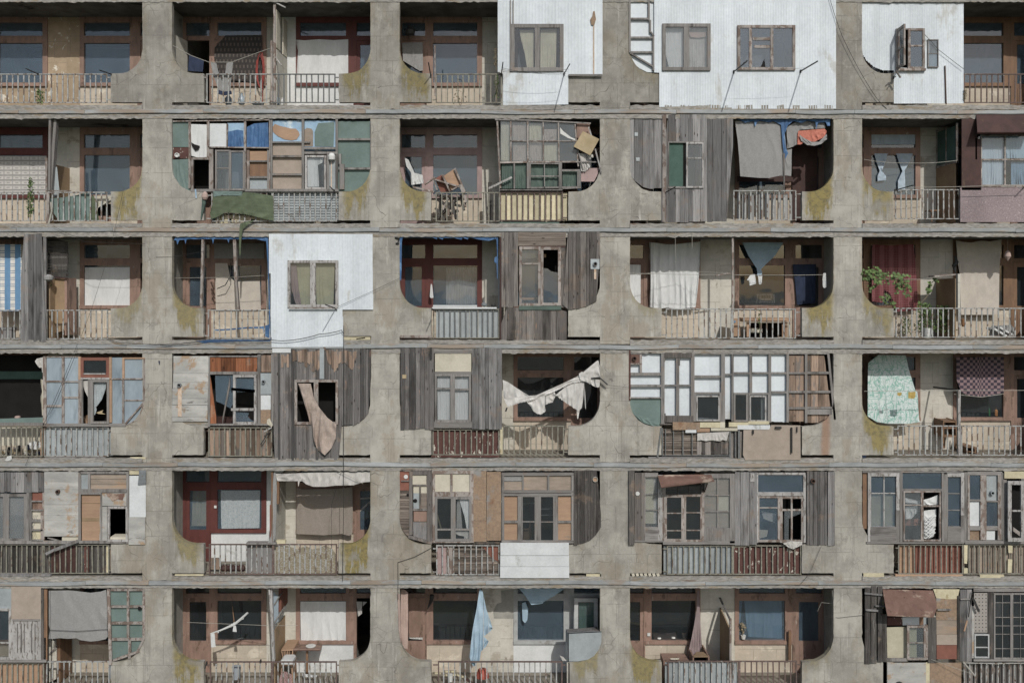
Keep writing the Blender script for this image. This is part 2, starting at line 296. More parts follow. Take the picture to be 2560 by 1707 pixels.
def f_redstripe(b, uv):
    u, v = sepc(b, uv); return b.mix(band(b, u, 5, .45, .1), lin('7d3f42'), lin('94565a'))
uvpat('red_stripe', f_redstripe)
def f_lace(b, uv):
    v = b.n("ShaderNodeTexVoronoi"); b.put(v.inputs['Vector'], b.vmath('MULTIPLY', uv, (60, 60, 1))); v.inputs['Scale'].default_value = 1
    return b.mix(b.step(b.math('ABSOLUTE', b.math('SUBTRACT', v.outputs[0], .45)), .05, .2), lin('a9b2b5'), lin('8c989e'))
uvpat('lace', f_lace)
def f_knot(b, uv):
    v = b.n("ShaderNodeTexVoronoi"); b.put(v.inputs['Vector'], b.vmath('MULTIPLY', uv, (30, 30, 1))); v.inputs['Scale'].default_value = 1
    return b.mix(b.step(v.outputs[0], .3, .5), lin('9c9a92'), lin('8a8069'))
uvpat('knit_beige', f_knot)
def f_perf(b, uv):
    u, v = sepc(b, uv); a = b.math('SUBTRACT', b.math('FRACT', b.math('MULTIPLY', u, 4)), .5); e = b.math('SUBTRACT', b.math('FRACT', b.math('MULTIPLY', v, 11)), .5)
    d = b.math('SQRT', b.math('ADD', b.math('MULTIPLY', a, a), b.math('MULTIPLY', e, e)))
    return b.mix(b.math('LESS_THAN', d, .16), lin('98938d'), lin('2a211c'))
uvpat('perforated', f_perf)
def f_patch(b, uv):
    v = b.n("ShaderNodeTexVoronoi"); b.put(v.inputs['Vector'], b.vmath('MULTIPLY', uv, (5, 6, 1))); v.inputs['Scale'].default_value = 1
    return b.mix(b.step(b.noise((5, 5, 5), 3), .45, .55), lin('9a8f7d'), lin('b7b2a6'))
uvpat('red_check', lambda b, uv: b.mix(b.math('ABSOLUTE', b.math('SUBTRACT', band(b, sepc(b, uv)[0], 9, .5), band(b, sepc(b, uv)[1], 14, .5))), lin('7c3338'), lin('b9a7a2')))
# ---------------------------------------------------------------- photo mapping
VO = {0: 0, 1: 280, 2: 570, 3: 865, 4: 1160, 5: 1440}
HO = {0: (0, 5.2275), 1: (400, 3.92), 2: (960, 3.675), 3: (1520, 3.675), 4: (2060, 4.704)}
OX = OY = 0; K = 1.; ROW = BAY = 0
def view(r, b):
    global OX, OY, K, ROW, BAY
    ROW, BAY = r, b; OX, K = HO[b]; OY = VO[r]
    if (r, b) == (5, 0): K = 5.8725
def X(u): return OX + u / K
def Y(v): return OY + v / K
def at(px, py, y=0):
    s = 1 + y / DIST
    return Vector((CX + (px / 100 - CX) * s, y, CZ + ((1707 - py) / 100 - CZ) * s))
def P(u, v, y=0): return at(X(u), Y(v), y)
STOREY = ['top storey', 'second storey down', 'third storey down', 'fourth storey down', 'fifth storey down', 'bottom storey']
BAYN = ['far-left bay', 'second bay', 'middle bay', 'fourth bay', 'far-right bay']
ORG = {}
def tagit(o, label, cat, group=None):
    pl = ', ' + STOREY[ROW] + ', ' + BAYN[BAY]
    if label[-1] == '!': label = label[:-1]
    elif len((label + pl).split()) <= 16: label += pl
    elif len((label + ', ' + STOREY[ROW]).split()) <= 16: label += ', ' + STOREY[ROW]
    o['label'] = label; o['category'] = cat; o['kind'] = 'thing'
    if group: o['group'] = group
def thing(name, label, cat, u, v, y=0, group=None):
    o = bpy.data.objects.new(name, None); COL.objects.link(o); o.empty_display_size = .2
    o.location = P(u, v, y); ORG[o.name] = Vector(o.location); tagit(o, label, cat, group); return o
def link(o, parent=None):
    COL.objects.link(o)
    if parent is not None: o.parent = parent
    return o
def hseg(polys, a, axis=0):
    """scanline intervals of polygons at coordinate a (axis 0: vertical line at u=a)"""
    xs = []
    for p in polys:
        for i in range(len(p)):
            q, r = p[i], p[(i + 1) % len(p)]
            if (q[axis] <= a) != (r[axis] <= a):
                t = (a - q[axis]) / (r[axis] - q[axis]); xs.append(q[1 - axis] + t * (r[1 - axis] - q[1 - axis]))
    xs.sort(); return [(xs[i], xs[i + 1]) for i in range(0, len(xs) - 1, 2)]
def R(a, b, c, d): return [(a, b), (c, b), (c, d), (a, d)]
class MB:
    def __init__(s): s.v = []; s.f = []; s.t = []; s.uv = {}; s.smooth = False
    def add(s, vs, fs, tone=.5, uvs=None):
        n = len(s.v); s.v += [Vector(x) for x in vs]
        s.t += list(tone) if isinstance(tone, (list, tuple)) else [tone] * len(vs)
        s.f += [[n + i for i in f] for f in fs]
        if uvs:
            for i, q in enumerate(uvs): s.uv[n + i] = q
        return s
    def quadbox(s, q, y0, y1, tone=.5):
        """q: 4 view points (ccw or cw), extruded from depth y0 back to y1"""
        f = [P(a, b, y0) for a, b in q]; k = [Vector((p.x, y1, p.z)) for p in f]
        return s.add(f + k, [(3, 2, 1, 0), (4, 5, 6, 7), (0, 1, 5, 4), (1, 2, 6, 5), (2, 3, 7, 6), (3, 0, 4, 7)], tone)
    def box(s, a, b, c, d, y0, y1=None, tone=.5):
        return s.quadbox([(a, b), (c, b), (c, d), (a, d)], y0, y0 + .03 if y1 is None else y1, tone)
    def bar(s, a, b, c, d, wd, y0, y1=None, tone=.5):
        dx, dy = c - a, d - b; L = math.hypot(dx, dy) or 1; nx, ny = -dy / L * wd / 2, dx / L * wd / 2
        return s.quadbox([(a - nx, b - ny), (c - nx, d - ny), (c + nx, d + ny), (a + nx, b + ny)], y0, y0 + .03 if y1 is None else y1, tone)
    def prism(s, poly, y0, y1, tone=.5):
        n = len(poly); f = [P(a, b, y0) for a, b in poly]; k = [Vector((p.x, y1, p.z)) for p in f]
        return s.add(f + k, [list(range(n))[::-1], list(range(n, 2 * n))] + [(i, (i + 1) % n, n + (i + 1) % n, n + i) for i in range(n)], tone)
    def wbox(s, x0, y0, z0, x1, y1, z1, tone=.5):
        vs = [(x, y, z) for x in (x0, x1) for y in (y0, y1) for z in (z0, z1)]
        return s.add(vs, [(0, 1, 3, 2), (4, 6, 7, 5), (0, 4, 5, 1), (2, 3, 7, 6), (0, 2, 6, 4), (1, 5, 7, 3)], tone)
    def tube(s, pts, r, n=6, tone=.5):
        """pts: world vectors"""
        pts = [Vector(p) for p in pts]; vs = []; rs = r if isinstance(r, (list, tuple)) else [r] * len(pts)
        for i, p in enumerate(pts):
            d = (pts[min(i + 1, len(pts) - 1)] - pts[max(i - 1, 0)]).normalized()
            a = d.cross(Vector((0, 0, 1)) if abs(d.z) < .9 else Vector((1, 0, 0))).normalized(); e = d.cross(a)
            vs += [p + (a * math.cos(2 * math.pi * j / n) + e * math.sin(2 * math.pi * j / n)) * rs[i] for j in range(n)]
        fs = [(i * n + j, i * n + (j + 1) % n, (i + 1) * n + (j + 1) % n, (i + 1) * n + j) for i in range(len(pts) - 1) for j in range(n)]
        fs += [list(range(n))[::-1], list(range((len(pts) - 1) * n, len(pts) * n))]
        return s.add(vs, fs, tone)
    def lathe(s, c, prof, n=14, tone=.5):
        vs = [Vector((c.x + r * math.cos(2 * math.pi * j / n), c.y + r * math.sin(2 * math.pi * j / n), c.z + z)) for r, z in prof for j in range(n)]
        fs = [(i * n + j, i * n + (j + 1) % n, (i + 1) * n + (j + 1) % n, (i + 1) * n + j) for i in range(len(prof) - 1) for j in range(n)]
        fs += [list(range(n))[::-1], list(range((len(prof) - 1) * n, len(prof) * n))]
        return s.add(vs, fs, tone)
    def ring(s, u, v, ru, y, ln=.06, wd=.3, n=18, tone=.5):
        """short pipe stub facing the viewer"""
        c = P(u, v, y); r = ru / K / 100; vs = []
        for rr, yy in ((r * (1 - wd), y + .01), (r * (1 - wd), y - ln), (r, y - ln), (r, y + .01)):
            vs += [Vector((c.x + rr * math.cos(2 * math.pi * j / n), yy, c.z + rr * math.sin(2 * math.pi * j / n))) for j in range(n)]
        return s.add(vs, [(i * n + j, i * n + (j + 1) % n, (i + 1) * n + (j + 1) % n, (i + 1) * n + j) for i in range(3) for j in range(n)], tone)
    def disc(s, u, v, ru, y, th=.01, n=18, tone=.5):
        c = P(u, v, y); r = ru / K / 100
        vs = [Vector((c.x + r * math.cos(2 * math.pi * j / n), yy, c.z + r * math.sin(2 * math.pi * j / n))) for yy in (y, y + th) for j in range(n)]
        return s.add(vs, [list(range(n))[::-1], list(range(n, 2 * n))] + [(j, (j + 1) % n, n + (j + 1) % n, n + j) for j in range(n)], tone)
    def build(s, name, m, parent=None):
        me = bpy.data.meshes.new(name)
        if parent is not None: org = ORG[parent.name]
        else:
            xs = [p.x for p in s.v]; ys = [p.y for p in s.v]; zs = [p.z for p in s.v]
            org = Vector(((min(xs) + max(xs)) / 2, (min(ys) + max(ys)) / 2, min(zs)))
        me.from_pydata([p - org for p in s.v], [], s.f); me.update()
        a = me.attributes.new('tone', 'FLOAT', 'POINT'); a.data.foreach_set('value', s.t)
        if s.uv:
            ul = me.uv_layers.new(name='UVMap')
            for lp in me.loops: ul.data[lp.index].uv = s.uv.get(lp.vertex_index, (0, 0))
        if s.smooth: me.polygons.foreach_set('use_smooth', [True] * len(me.polygons))
        me.materials.append(MATS[m] if isinstance(m, str) else m)
        o = bpy.data.objects.new(name, me); COL.objects.link(o); ORG[o.name] = org
        if parent is not None: o.parent = parent
        else: o.location = org
        return o
def rnd(a=0., b=1.): return random.uniform(a, b)
# ---- mesh makers in view coordinates
def m_planks(polys, wd, y=0., th=.025, axis=0, gap=None, rag=3, vary=.35, dj=.008, m=None):
    """individual boards; axis 0 = vertical boards, wd in view px"""
    m = m or MB(); pts = [q for p in polys for q in p]; lo = min(q[axis] for q in pts); hi = max(q[axis] for q in pts)
    n = max(1, round((hi - lo) / wd)); e = [lo + (hi - lo) * i / n + (rnd(-.28, .28) * wd if 0 < i < n else 0) for i in range(n + 1)]
    g = (1.5 if gap is None else gap + .5) * K / 3.7
    for i in range(n):
        a, b = e[i] + g, e[i + 1] - g; A = hseg(polys, a + .01, axis); B = hseg(polys, b - .01, axis); C = hseg(polys, (a + b) / 2, axis)
        if len(A) != len(B): A = B = C
        t = .5 + rnd(-vary, vary); yy = y + rnd(-dj, dj)
        for (p0, p1), (q0, q1) in zip(A, B):
            j0, j1 = rnd(0, rag), rnd(-rag, rag)
            q = [(a, p0 + j0), (b, q0 + j0), (b, q1 + j1), (a, p1 + j1)]
            if axis == 1: q = [(d, c) for c, d in q]
            m.quadbox(q, yy, yy + th, t)
    return m
def m_sheet(polys, pitch=26, y=0., dep=.003, m=None, horiz=False):
    """ribbed metal sheet as real ribs; pitch in view px"""
    m = m or MB(); ax = 1 if horiz else 0; pts = [q for p in polys for q in p]; lo = min(q[ax] for q in pts); hi = max(q[ax] for q in pts)
    prof = [(0, 0), (.62, 0), (.70, 1), (.92, 1), (1, 0)]; xs = []
    k = 0
    while lo + k * pitch < hi:
        for f, d in prof[:-1]: xs.append((lo + (k + f) * pitch, d))
        k += 1
    xs = [q for q in xs if q[0] < hi] + [(hi, 0)]
    for i in range(len(xs) - 1):
        (a, da), (b, db) = xs[i], xs[i + 1]; t = .5 + .12 * math.sin(i // 12 * 2.3)
        for p0, p1 in hseg(polys, (a + b) / 2, ax):
            q = [(a, p0, da), (b, p0, db), (b, p1, db), (a, p1, da)]
            vs = [P(*( (c, d) if not horiz else (d, c)), y + .02 - dep * dd) for c, d, dd in q]
            m.add(vs, [(3, 2, 1, 0)] if not horiz else [(0, 1, 2, 3)], t)
    return m
def m_cloth(poly, y=0., amp=.03, nf=6, st=None, ns=.5, rows=14, tw=1., ax=0, m=None, seed=0, topfix=.25, rag=0):
    amp *= .55; m = m or MB(); m.smooth = True; lo = min(q[ax] for q in poly) + .5; hi = max(q[ax] for q in poly) - .5
    a0 = min(q[1 - ax] for q in poly); a1 = max(q[1 - ax] for q in poly)
    st = st or 2.2 * K / 3.7 * 1.6; n = max(4, int((hi - lo) / st)); prev = None; w0 = (hi - lo)
    for i in range(n + 1):
        a = lo + w0 * i / n; seg = hseg([poly], a, ax); cur = []
        for p0, p1 in seg[:2]:
            rg = rag * noise.noise(Vector((a * .11, seed, 3))) if rag else 0
            vs = []; uvs = []; ids = []
            for j in range(rows + 1):
                t = j / rows; b = p0 + (p1 + rg - p0) * t
                ph = 2 * math.pi * nf * (i / n) + 5.5 * noise.noise(Vector((i / n * 3.3, t * 1.6, seed))) + seed
                am = max(.1, .75 + 1.5 * noise.noise(Vector((i / n * 2.7 + 7, t * 1.9, seed)))); d = amp * am * (abs(math.sin(ph / 2)) * 2 - 1) * (topfix + (1 - topfix) * t) * tw + ns * amp * noise.noise(Vector((a / K * .09, b / K * .06, seed + 9)))
                vs.append(P(*((a, b) if ax == 0 else (b, a)), y + d)); uvs.append((i / n, 1 - (b - a0) / (a1 - a0 + 1e-6)))
            base = len(m.v); m.add(vs, [], .5, uvs); cur.append(base)
        if prev is not None and len(prev) == len(cur):
            for c0, c1 in zip(prev, cur):
                m.f += [[c0 + j, c1 + j, c1 + j + 1, c0 + j + 1] for j in range(rows)]
        prev = cur
    return m
def m_frame(x0, y0, x1, y1, fw, cols=(), rows=(), y=0., th=.04, bw=None, m=None, extra=()):
    m = m or MB(); bw = bw or fw * .7
    m.box(x0, y0, x1, y0 + fw, y, y + th, rnd(.3, .7)); m.box(x0, y1 - fw, x1, y1, y, y + th, rnd(.3, .7))
    m.box(x0, y0 + fw, x0 + fw, y1 - fw, y, y + th, rnd(.3, .7)); m.box(x1 - fw, y0 + fw, x1, y1 - fw, y, y + th, rnd(.3, .7))
    for c in cols: m.box(c - bw / 2, y0 + fw, c + bw / 2, y1 - fw, y + .004, y + th - .004, rnd(.3, .7))
    for r in rows:
        if not isinstance(r, (list, tuple)): r = (r, x0 + fw, x1 - fw)
        m.box(r[1], r[0] - bw / 2, r[2], r[0] + bw / 2, y + .008, y + th - .008, rnd(.3, .7))
    return m
def window(par, x0, y0, x1, y1, fw=14, cols=(), rows=(), y=0., fm='frame_grey', gm='glass_dusty', bw=None, pane=None, name='window', th=.05):
    o = m_frame(x0, y0, x1, y1, fw, cols, rows, y, th, bw).build(name, fm, par)
    if gm:
        m = MB()
        for r in (pane or [(x0 + fw * .6, y0 + fw * .6, x1 - fw * .6, y1 - fw * .6)]):
            m.add([P(a, c, y + .022 + rnd(0, .002)) for a, c in ((r[0], r[3]), (r[2], r[3]), (r[2], r[1]), (r[0], r[1]))], [(0, 1, 2, 3)])
        m.build('pane', gm, o)
    return o
def panel(par, name, mt, poly, y=0., th=.012, tone=.5, label=None):
    if len(poly) == 4 and not isinstance(poly[0], tuple): poly = R(*poly)
    o = MB().prism(poly, y, y + th, tone).build(name, mt, par)
    m = o.data; uv = m.uv_layers.new(name='UVMap'); pz = [v.co for v in m.vertices]; xa = min(p.x for p in pz); xb = max(p.x for p in pz); za = min(p.z for p in pz); zb = max(p.z for p in pz)
    for lp in m.loops: p = pz[lp.vertex_index]; uv.data[lp.index].uv = ((p.x - xa) / (xb - xa), (p.z - za) / (zb - za))
    if label: o['label'] = label
    return o
def bars(par, name, mt, lst, y=0., th=.04):
    for i, l in enumerate(lst):
        m = MB(); yy = y - .003 * (i % 5)
        if len(l) == 4: m.box(*l, yy, y + th, rnd(.2, .8))
        else: m.bar(l[0], l[1], l[2], l[3], l[4], yy, y + th, rnd(.2, .8))
        o = m.build(name, mt, par)
    return o
def hang(name, label, cat, mt, poly, y=0., amp=.03, nf=6, group=None, par=None, **k):
    o = m_cloth(poly, y, amp, nf, seed=rnd(0, 50), **k).build(name, mt, par)
    if par is None: tagit(o, label, cat, group)
    return o
def sway(pts, n=10, sag=.0):
    """smooth world polyline through (u,v,y) points with sag"""
    W = [P(*p) for p in pts]; o = []
    for i in range(len(W) - 1):
        for j in range(n):
            t = j / n; p = W[i].lerp(W[i + 1], t); p.z -= sag * 4 * t * (1 - t); o.append(p)
    return o + [W[-1]]
def wire(label, pts, r=.005, mt='wire', sag=.0, name='wire', cat='wire', group='wires strung across the facade'):
    o = MB().tube(sway(pts, 8, sag), r, 5).build(name, mt); tagit(o, label, cat, group); return o
def rod(label, u, v, tu, tv, ln=.9, r=.014, mt='dark_metal', y0=0.):
    """laundry arm: base on the facade at (u,v), tip seen at (tu,tv), ln metres in front"""
    m = MB().tube([P(u, v, y0), P(tu, tv, y0 - ln)], r, 6); m.box(u - 6, v - 14, u + 6, v + 14, y0 - .02, y0 + .02)
    o = m.build('laundry_pole', mt); tagit(o, label, 'laundry pole', 'metal laundry poles sticking out of the facade'); return o
def vent(par, u, v, r, y, mt='grey_metal'):
    o = MB().ring(u, v, r, y).build('vent_pipe', mt, par); MB().disc(u, v, r * .75, y - .012, .006).build('vent_opening', 'black_void', o)
# ================================================================ the building
S = [265 + 293.8 * i for i in range(-1, 8)]     # floor level of storeys (front plane px); index r+1
S = [265 - 292, 265, 560, 851, 1146, 1441, 1734, 2027]
T = [6 - 292, 6, 297, 592, 883, 1176, 1469, 1763]
PL = [(-221, -147), (356, 430), (926, 999), (1500, 1575), (2084, 2155), (2660, 2734)]
ROW = 2; BAY = 2; OX = OY = 0; K = 1.
BLD = bpy.data.objects.new('apartment_building', None); COL.objects.link(BLD); BLD.location = (12.8, 3, -7); ORG[BLD.name] = Vector(BLD.location)
BLD['label'] = 'weathered concrete apartment block with rows of curved-pier balconies filling the whole picture'; BLD['category'] = 'building'
def zz(py): return (1707 - py) / 100
def arc(cx, cy, rx, ry, a0, a1, n=9):
    return [(cx + rx * math.cos(math.radians(a0 + (a1 - a0) * i / n)), cy + ry * math.sin(math.radians(a0 + (a1 - a0) * i / n))) for i in range(n + 1)]
LICH = {}   # (storey, pier) : strengths left, right
for k_, v_ in {(0, 1): (0, .2), (0, 2): (.8, 1), (0, 3): (.1, .4), (0, 4): (0, 0), (1, 1): (1, 0), (1, 2): (1, 1), (1, 4): (1, .9), (1, 3): (0, 0), (2, 1): (.7, 1), (2, 2): (.3, .4),
               (2, 3): (0, .5), (2, 4): (1, .7), (3, 4): (0, 1), (4, 1): (0, .7), (4, 2): (1, .2), (5, 1): (.2, 1), (5, 2): (0, .2), (5, 3): (.7, 1), (5, 4): (.4, 0)}.items(): LICH[k_] = v_
for i in range(8):
    r = i - 1
    for j, (a, b2) in enumerate(PL):
        t, s = T[i] - 4, S[i]; top = s - 81; cy = t + (top - t) * .66
        l, rr = a - 79, b2 + 79
        p = [(a, t), (b2, t), (b2, cy)] + [(b2 + 58 - x, y) for x, y in [(58 * math.cos(math.radians(q)), cy + (top - cy) * math.sin(math.radians(q))) for q in range(10, 91, 10)]]
        p += [(rr, top + rnd(0, 1.5)), (rr + rnd(-1, 1), s - 9), (b2, s - 9), (b2, s + 9), (a, s + 9), (a, s - 9), (l + rnd(-1, 1), s - 9), (l, top + rnd(0, 1.5))]
        p += [(a - 58 + x, y) for x, y in [(58 * math.cos(math.radians(q)), cy + (top - cy) * math.sin(math.radians(q))) for q in range(90, 9, -10)]] + [(a, cy)]
        pp = []
        for k in range(len(p)):
            (x0_, y0_), (x1_, y1_) = p[k], p[(k + 1) % len(p)]; nn = max(1, int(math.hypot(x1_ - x0_, y1_ - y0_) / 9))
            for q_ in range(nn):
                X_, Y_ = x0_ + (x1_ - x0_) * q_ / nn, y0_ + (y1_ - y0_) * q_ / nn; g_ = .9 + (1.8 if noise.noise(Vector((X_ * .02, Y_ * .02, 9))) > .35 else 0)
                pp.append((X_ + g_ * noise.noise(Vector((X_ * .13, Y_ * .13, 1))), Y_ + g_ * noise.noise(Vector((X_ * .13, Y_ * .13, 7)))))
        p = pp; n = len(p); f = [Vector((x / 100, 0, zz(y))) for x, y in p]; g = [Vector((q.x, .14, q.z)) for q in f]
        m = MB(); 
        # chamfered front edge
        cx0 = (a + b2) / 200
        m.add(f + g, [list(range(n)), list(range(n, 2 * n))[::-1]] + [((k + 1) % n, k, n + k, n + (k + 1) % n) for k in range(n)])
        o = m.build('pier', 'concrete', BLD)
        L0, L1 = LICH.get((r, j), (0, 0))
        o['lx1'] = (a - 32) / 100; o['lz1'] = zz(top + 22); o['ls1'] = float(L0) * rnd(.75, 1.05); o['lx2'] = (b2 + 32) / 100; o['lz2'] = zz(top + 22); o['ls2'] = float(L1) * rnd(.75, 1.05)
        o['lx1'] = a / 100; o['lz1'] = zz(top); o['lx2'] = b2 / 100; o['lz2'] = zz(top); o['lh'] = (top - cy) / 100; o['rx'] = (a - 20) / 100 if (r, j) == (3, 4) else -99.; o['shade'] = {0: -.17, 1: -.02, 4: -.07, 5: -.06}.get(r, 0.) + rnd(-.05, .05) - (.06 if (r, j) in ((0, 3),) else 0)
        MB().wbox((a + 18) / 100, .14, zz(s), (b2 - 18) / 100, 4.6, zz(t)).build('party_wall', 'grey_plaster', BLD)
def sagf(x, i): return 2.6 * noise.noise(Vector((x * .0035, i * 3.1, 0))) + 1.2 * noise.noise(Vector((x * .012, i * 3.1, 4)))
# slabs, flashings, lintels
for i in range(8):
    s = S[i]; t = T[i + 1] if i < 7 else S[i] + 32
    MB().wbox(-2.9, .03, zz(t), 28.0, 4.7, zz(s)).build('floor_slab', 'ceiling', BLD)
    MB().wbox(-2.9, .031, zz(s) , 28.0, 1.2, zz(s) + .006).build('balcony_floor', 'floor_conc', BLD)
    for nm, y0, y1, a, bb, mt, j0, j1 in (('slab_edge', -.03, .03, s - 1, s + 10, 'slab_edge', 1.2, .6), ('lintel', -.012, .03, s + 22, t, 'slab_edge', .4, 1.2)):
        for q in range(len(PL) - 1):
            xa, xb = PL[q][1], PL[q + 1][0]
            if nm == 'lintel': xa -= 75
            m = MB(); n = int((xb - xa) / 5); vs = []; fs = []
            for k in range(n + 1):
                x = xa + (xb - xa) * k / n; sg_ = sagf(x, i); e0 = a + sg_ * (0 if nm == 'slab_edge' else 1) + j0 * noise.noise(Vector((x * .06, i, 1))) * 2.4; e1 = bb + sg_ * (1 if nm == 'slab_edge' else 0) + j1 * noise.noise(Vector((x * .1, i, 5))) * 2.2 + (1.6 if noise.noise(Vector((x * .03, i, 15))) > .32 else 0)
                dy = .012 * noise.noise(Vector((x * .05, i, 8)))
                vs += [(x / 100, y1, zz(e0)), (x / 100, y0 + dy, zz(e0)), (x / 100, y0 + dy * .5, zz(e1)), (x / 100, y1, zz(e1))]
            for k in range(n): fs += [(4 * k + c_, 4 * k + c_ + 1, 4 * k + c_ + 5, 4 * k + c_ + 4) for c_ in range(3)]
            fs += [(0, 3, 2, 1), (4 * n, 4 * n + 1, 4 * n + 2, 4 * n + 3)]
            m.add(vs, fs); m.build(nm, mt, BLD)
    x = -290
    while x < 2800:
        ln = rnd(140, 300); a = s + 9.5 + rnd(-.8, .8); sag = rnd(-1, 1); vs = []; n = 8
        for k in range(n + 1):
            xx = x + (ln - .6) * k / n; e = a + sagf(xx, i) + sag * math.sin(math.pi * k / n) + .7 * noise.noise(Vector((xx * .03, i, 2)))
            vs += [(xx / 100, .0, zz(e)), (xx / 100, -.035, zz(e + .8)), (xx / 100, -.042, zz(e + 9.5)), (xx / 100, -.03, zz(e + 11)), (xx / 100, 0, zz(e + 11))]
        fs = [(5 * k + c_, 5 * k + c_ + 1, 5 * k + c_ + 6, 5 * k + c_ + 5) for k in range(n) for c_ in range(4)] + [(0, 4, 3, 2, 1), (5 * n, 5 * n + 1, 5 * n + 2, 5 * n + 3, 5 * n + 4)]
        MB().add(vs, fs, rnd(.3, .7)).build('flashing', 'zinc', BLD); x += ln
# back walls with their windows and doors; per-unit finish
FIN = {}
def fin(r, b, s, **k): FIN[(r, b, s)] = k
fin(0, 0, 0, wall='tan_plaster', low='tan_plaster'); fin(0, 0, 1, wall='tan_plaster')
fin(0, 1, 0, door='open'); fin(0, 1, 1, frame='frame_red', wall='white_plaster', low='white_plaster')
fin(0, 4, 1, frame='frame_oak'); fin(1, 0, 0, frame='frame_red')
fin(1, 2, 0, frame='frame_mauve', low='peach'); fin(2, 2, 0, frame='frame_red'); fin(2, 3, 0); fin(1, 3, 1, dark=1)
fin(4, 1, 0, frame='frame_red', low='white_plaster', wall='white_plaster'); fin(5, 2, 1, frame='frame_white', low='white_plaster', door='open')
fin(5, 1, 1, low='white_plaster', door='open'); fin(3, 2, 1, glass='glass_dark'); fin(2, 0, 1, door='open'); fin(3, 4, 1, glass='glass_dark'); fin(5, 3, 0, glass='glass_dark')
fin(2, 4, 0, frame='frame_oak'); fin(2, 4, 1, frame='frame_oak', glass='glass_dark'); fin(2, 3, 1, glass='glass_dark'); fin(5, 2, 0, glass='glass_dark'); fin(5, 1, 0, glass='glass_dark')
YB = 1.25
def pbox(m, x0, h0, x1, h1, s, y0, y1, tone=.5): m.wbox(x0 / 100, y0, zz(s) + h0, x1 / 100, y1, zz(s) + h1, tone)
for i in range(8):
    r = i - 1; s = S[i]; H = (s - T[i]) / 100 + .0
    for q in range(5):
        L, Rr = PL[q][1], PL[q + 1][0]
        for side in (0, 1):
            F = FIN.get((r, q, side), {}); fm = F.get('frame', 'frame_brown'); gm = F.get('glass', 'glass_blue')
            if side == 0: D0, D1, W1, P0, P1, C1 = L - 18, L + 56, L + 202, L + 73, L + 189, (L + Rr) / 2
            else: D0, D1, W1, P0, P1, C1 = Rr + 18, Rr - 64, Rr - 216, Rr - 205, Rr - 84, (L + Rr) / 2
            o_ = lambda *z: (min(z), max(z))
            m = MB(); a, b2 = o_(W1, C1); pbox(m, a, 0, b2, H, s, YB, YB + .2); 
            m.build('back_wall', F.get('wall', 'cream'), BLD)
            m = MB(); a, b2 = o_(D1, W1); pbox(m, a, 0, b2, .76, s, YB, YB + .2); m.build('wall_below_window', F.get('low', 'peach'), BLD)
            # joint lines are real thin grooves of mortar: narrow raised beads
            # window
            m = MB(); a, b2 = o_(D1, W1); pa, pb = o_(P0, P1); y0, y1 = YB - .03, YB + .06
            pbox(m, a, .76, b2, .85, s, y0 - .03, y1); pbox(m, a, 1.9, b2, 2.09, s, y0, y1); pbox(m, a, 2.44, b2, H, s, y0, y1)
            pbox(m, a, .85, pa, 1.9, s, y0, y1); pbox(m, pb, .85, b2, 1.9, s, y0, y1); pbox(m, a, 2.09, pa, 2.44, s, y0, y1); pbox(m, pb, 2.09, b2, 2.44, s, y0, y1)
            wo = m.build('window', fm, BLD)
            m = MB()
            for h0, h1 in ((.85, 1.9), (2.09, 2.44)):
                m.add([(pa / 100, YB + .02, zz(s) + h0), (pb / 100, YB + .02, zz(s) + h0), (pb / 100, YB + .02, zz(s) + h1), (pa / 100, YB + .02, zz(s) + h1)], [(0, 1, 2, 3)])
            m.build('pane', gm, wo)
            # door with transom
            a, b2 = o_(D0, D1); m = MB(); pbox(m, a, 0, a + 8, H, s, y0, y1); pbox(m, b2 - 4, 0, b2, H, s, y0, y1); pbox(m, a + 8, 1.97, b2 - 4, 2.09, s, y0, y1); pbox(m, a + 8, 2.44, b2 - 4, H, s, y0, y1)
            do = m.build('door', fm, BLD)
            m = MB(); m.add([((a + 8) / 100, YB + .02, zz(s) + 2.09), ((b2 - 4) / 100, YB + .02, zz(s) + 2.09), ((b2 - 4) / 100, YB + .02, zz(s) + 2.44), ((a + 8) / 100, YB + .02, zz(s) + 2.44)], [(0, 1, 2, 3)])
            m.build('pane', gm, do)
            # leaf
            if F.get('door') != 'open':
                m = MB(); a += 8; b2 -= 4; pbox(m, a, 0, b2, .83, s, YB - .01, YB + .04); pbox(m, a, 1.86, b2, 1.97, s, YB - .01, YB + .04); pbox(m, a, .83, a + 9, 1.86, s, YB - .01, YB + .04); pbox(m, b2 - 9, .83, b2, 1.86, s, YB - .01, YB + .04)
                pbox(m, a + 10, .1, b2 - 10, .7, s, YB - .018, YB); lo = m.build('door_leaf', fm, do)
                m = MB(); m.add([((a + 9) / 100, YB + .02, zz(s) + .83), ((b2 - 9) / 100, YB + .02, zz(s) + .83), ((b2 - 9) / 100, YB + .02, zz(s) + 1.86), ((a + 9) / 100, YB + .02, zz(s) + 1.86)], [(0, 1, 2, 3)])
                p_ = m.build('door_pane', gm, do)
            else:
                m = MB(); hx = a + 9 if side == 0 else b2 - 5
                x_, y_ = hx / 100, YB - .02; dx = .1 * (-1 if side == 0 else 1)
                m.add([(x_, y_, zz(s) + .02), (x_ + dx, y_ - .6, zz(s) + .02), (x_ + dx, y_ - .6, zz(s) + 1.95), (x_, y_, zz(s) + 1.95), (x_ + .03, y_, zz(s) + .02), (x_ + dx + .03, y_ - .6, zz(s) + .02), (x_ + dx + .03, y_ - .6, zz(s) + 1.95), (x_ + .03, y_, zz(s) + 1.95)],
                      [(0, 1, 2, 3), (7, 6, 5, 4), (0, 4, 5, 1), (3, 2, 6, 7), (1, 5, 6, 2)]); m.build('door_leaf', 'cream', do)
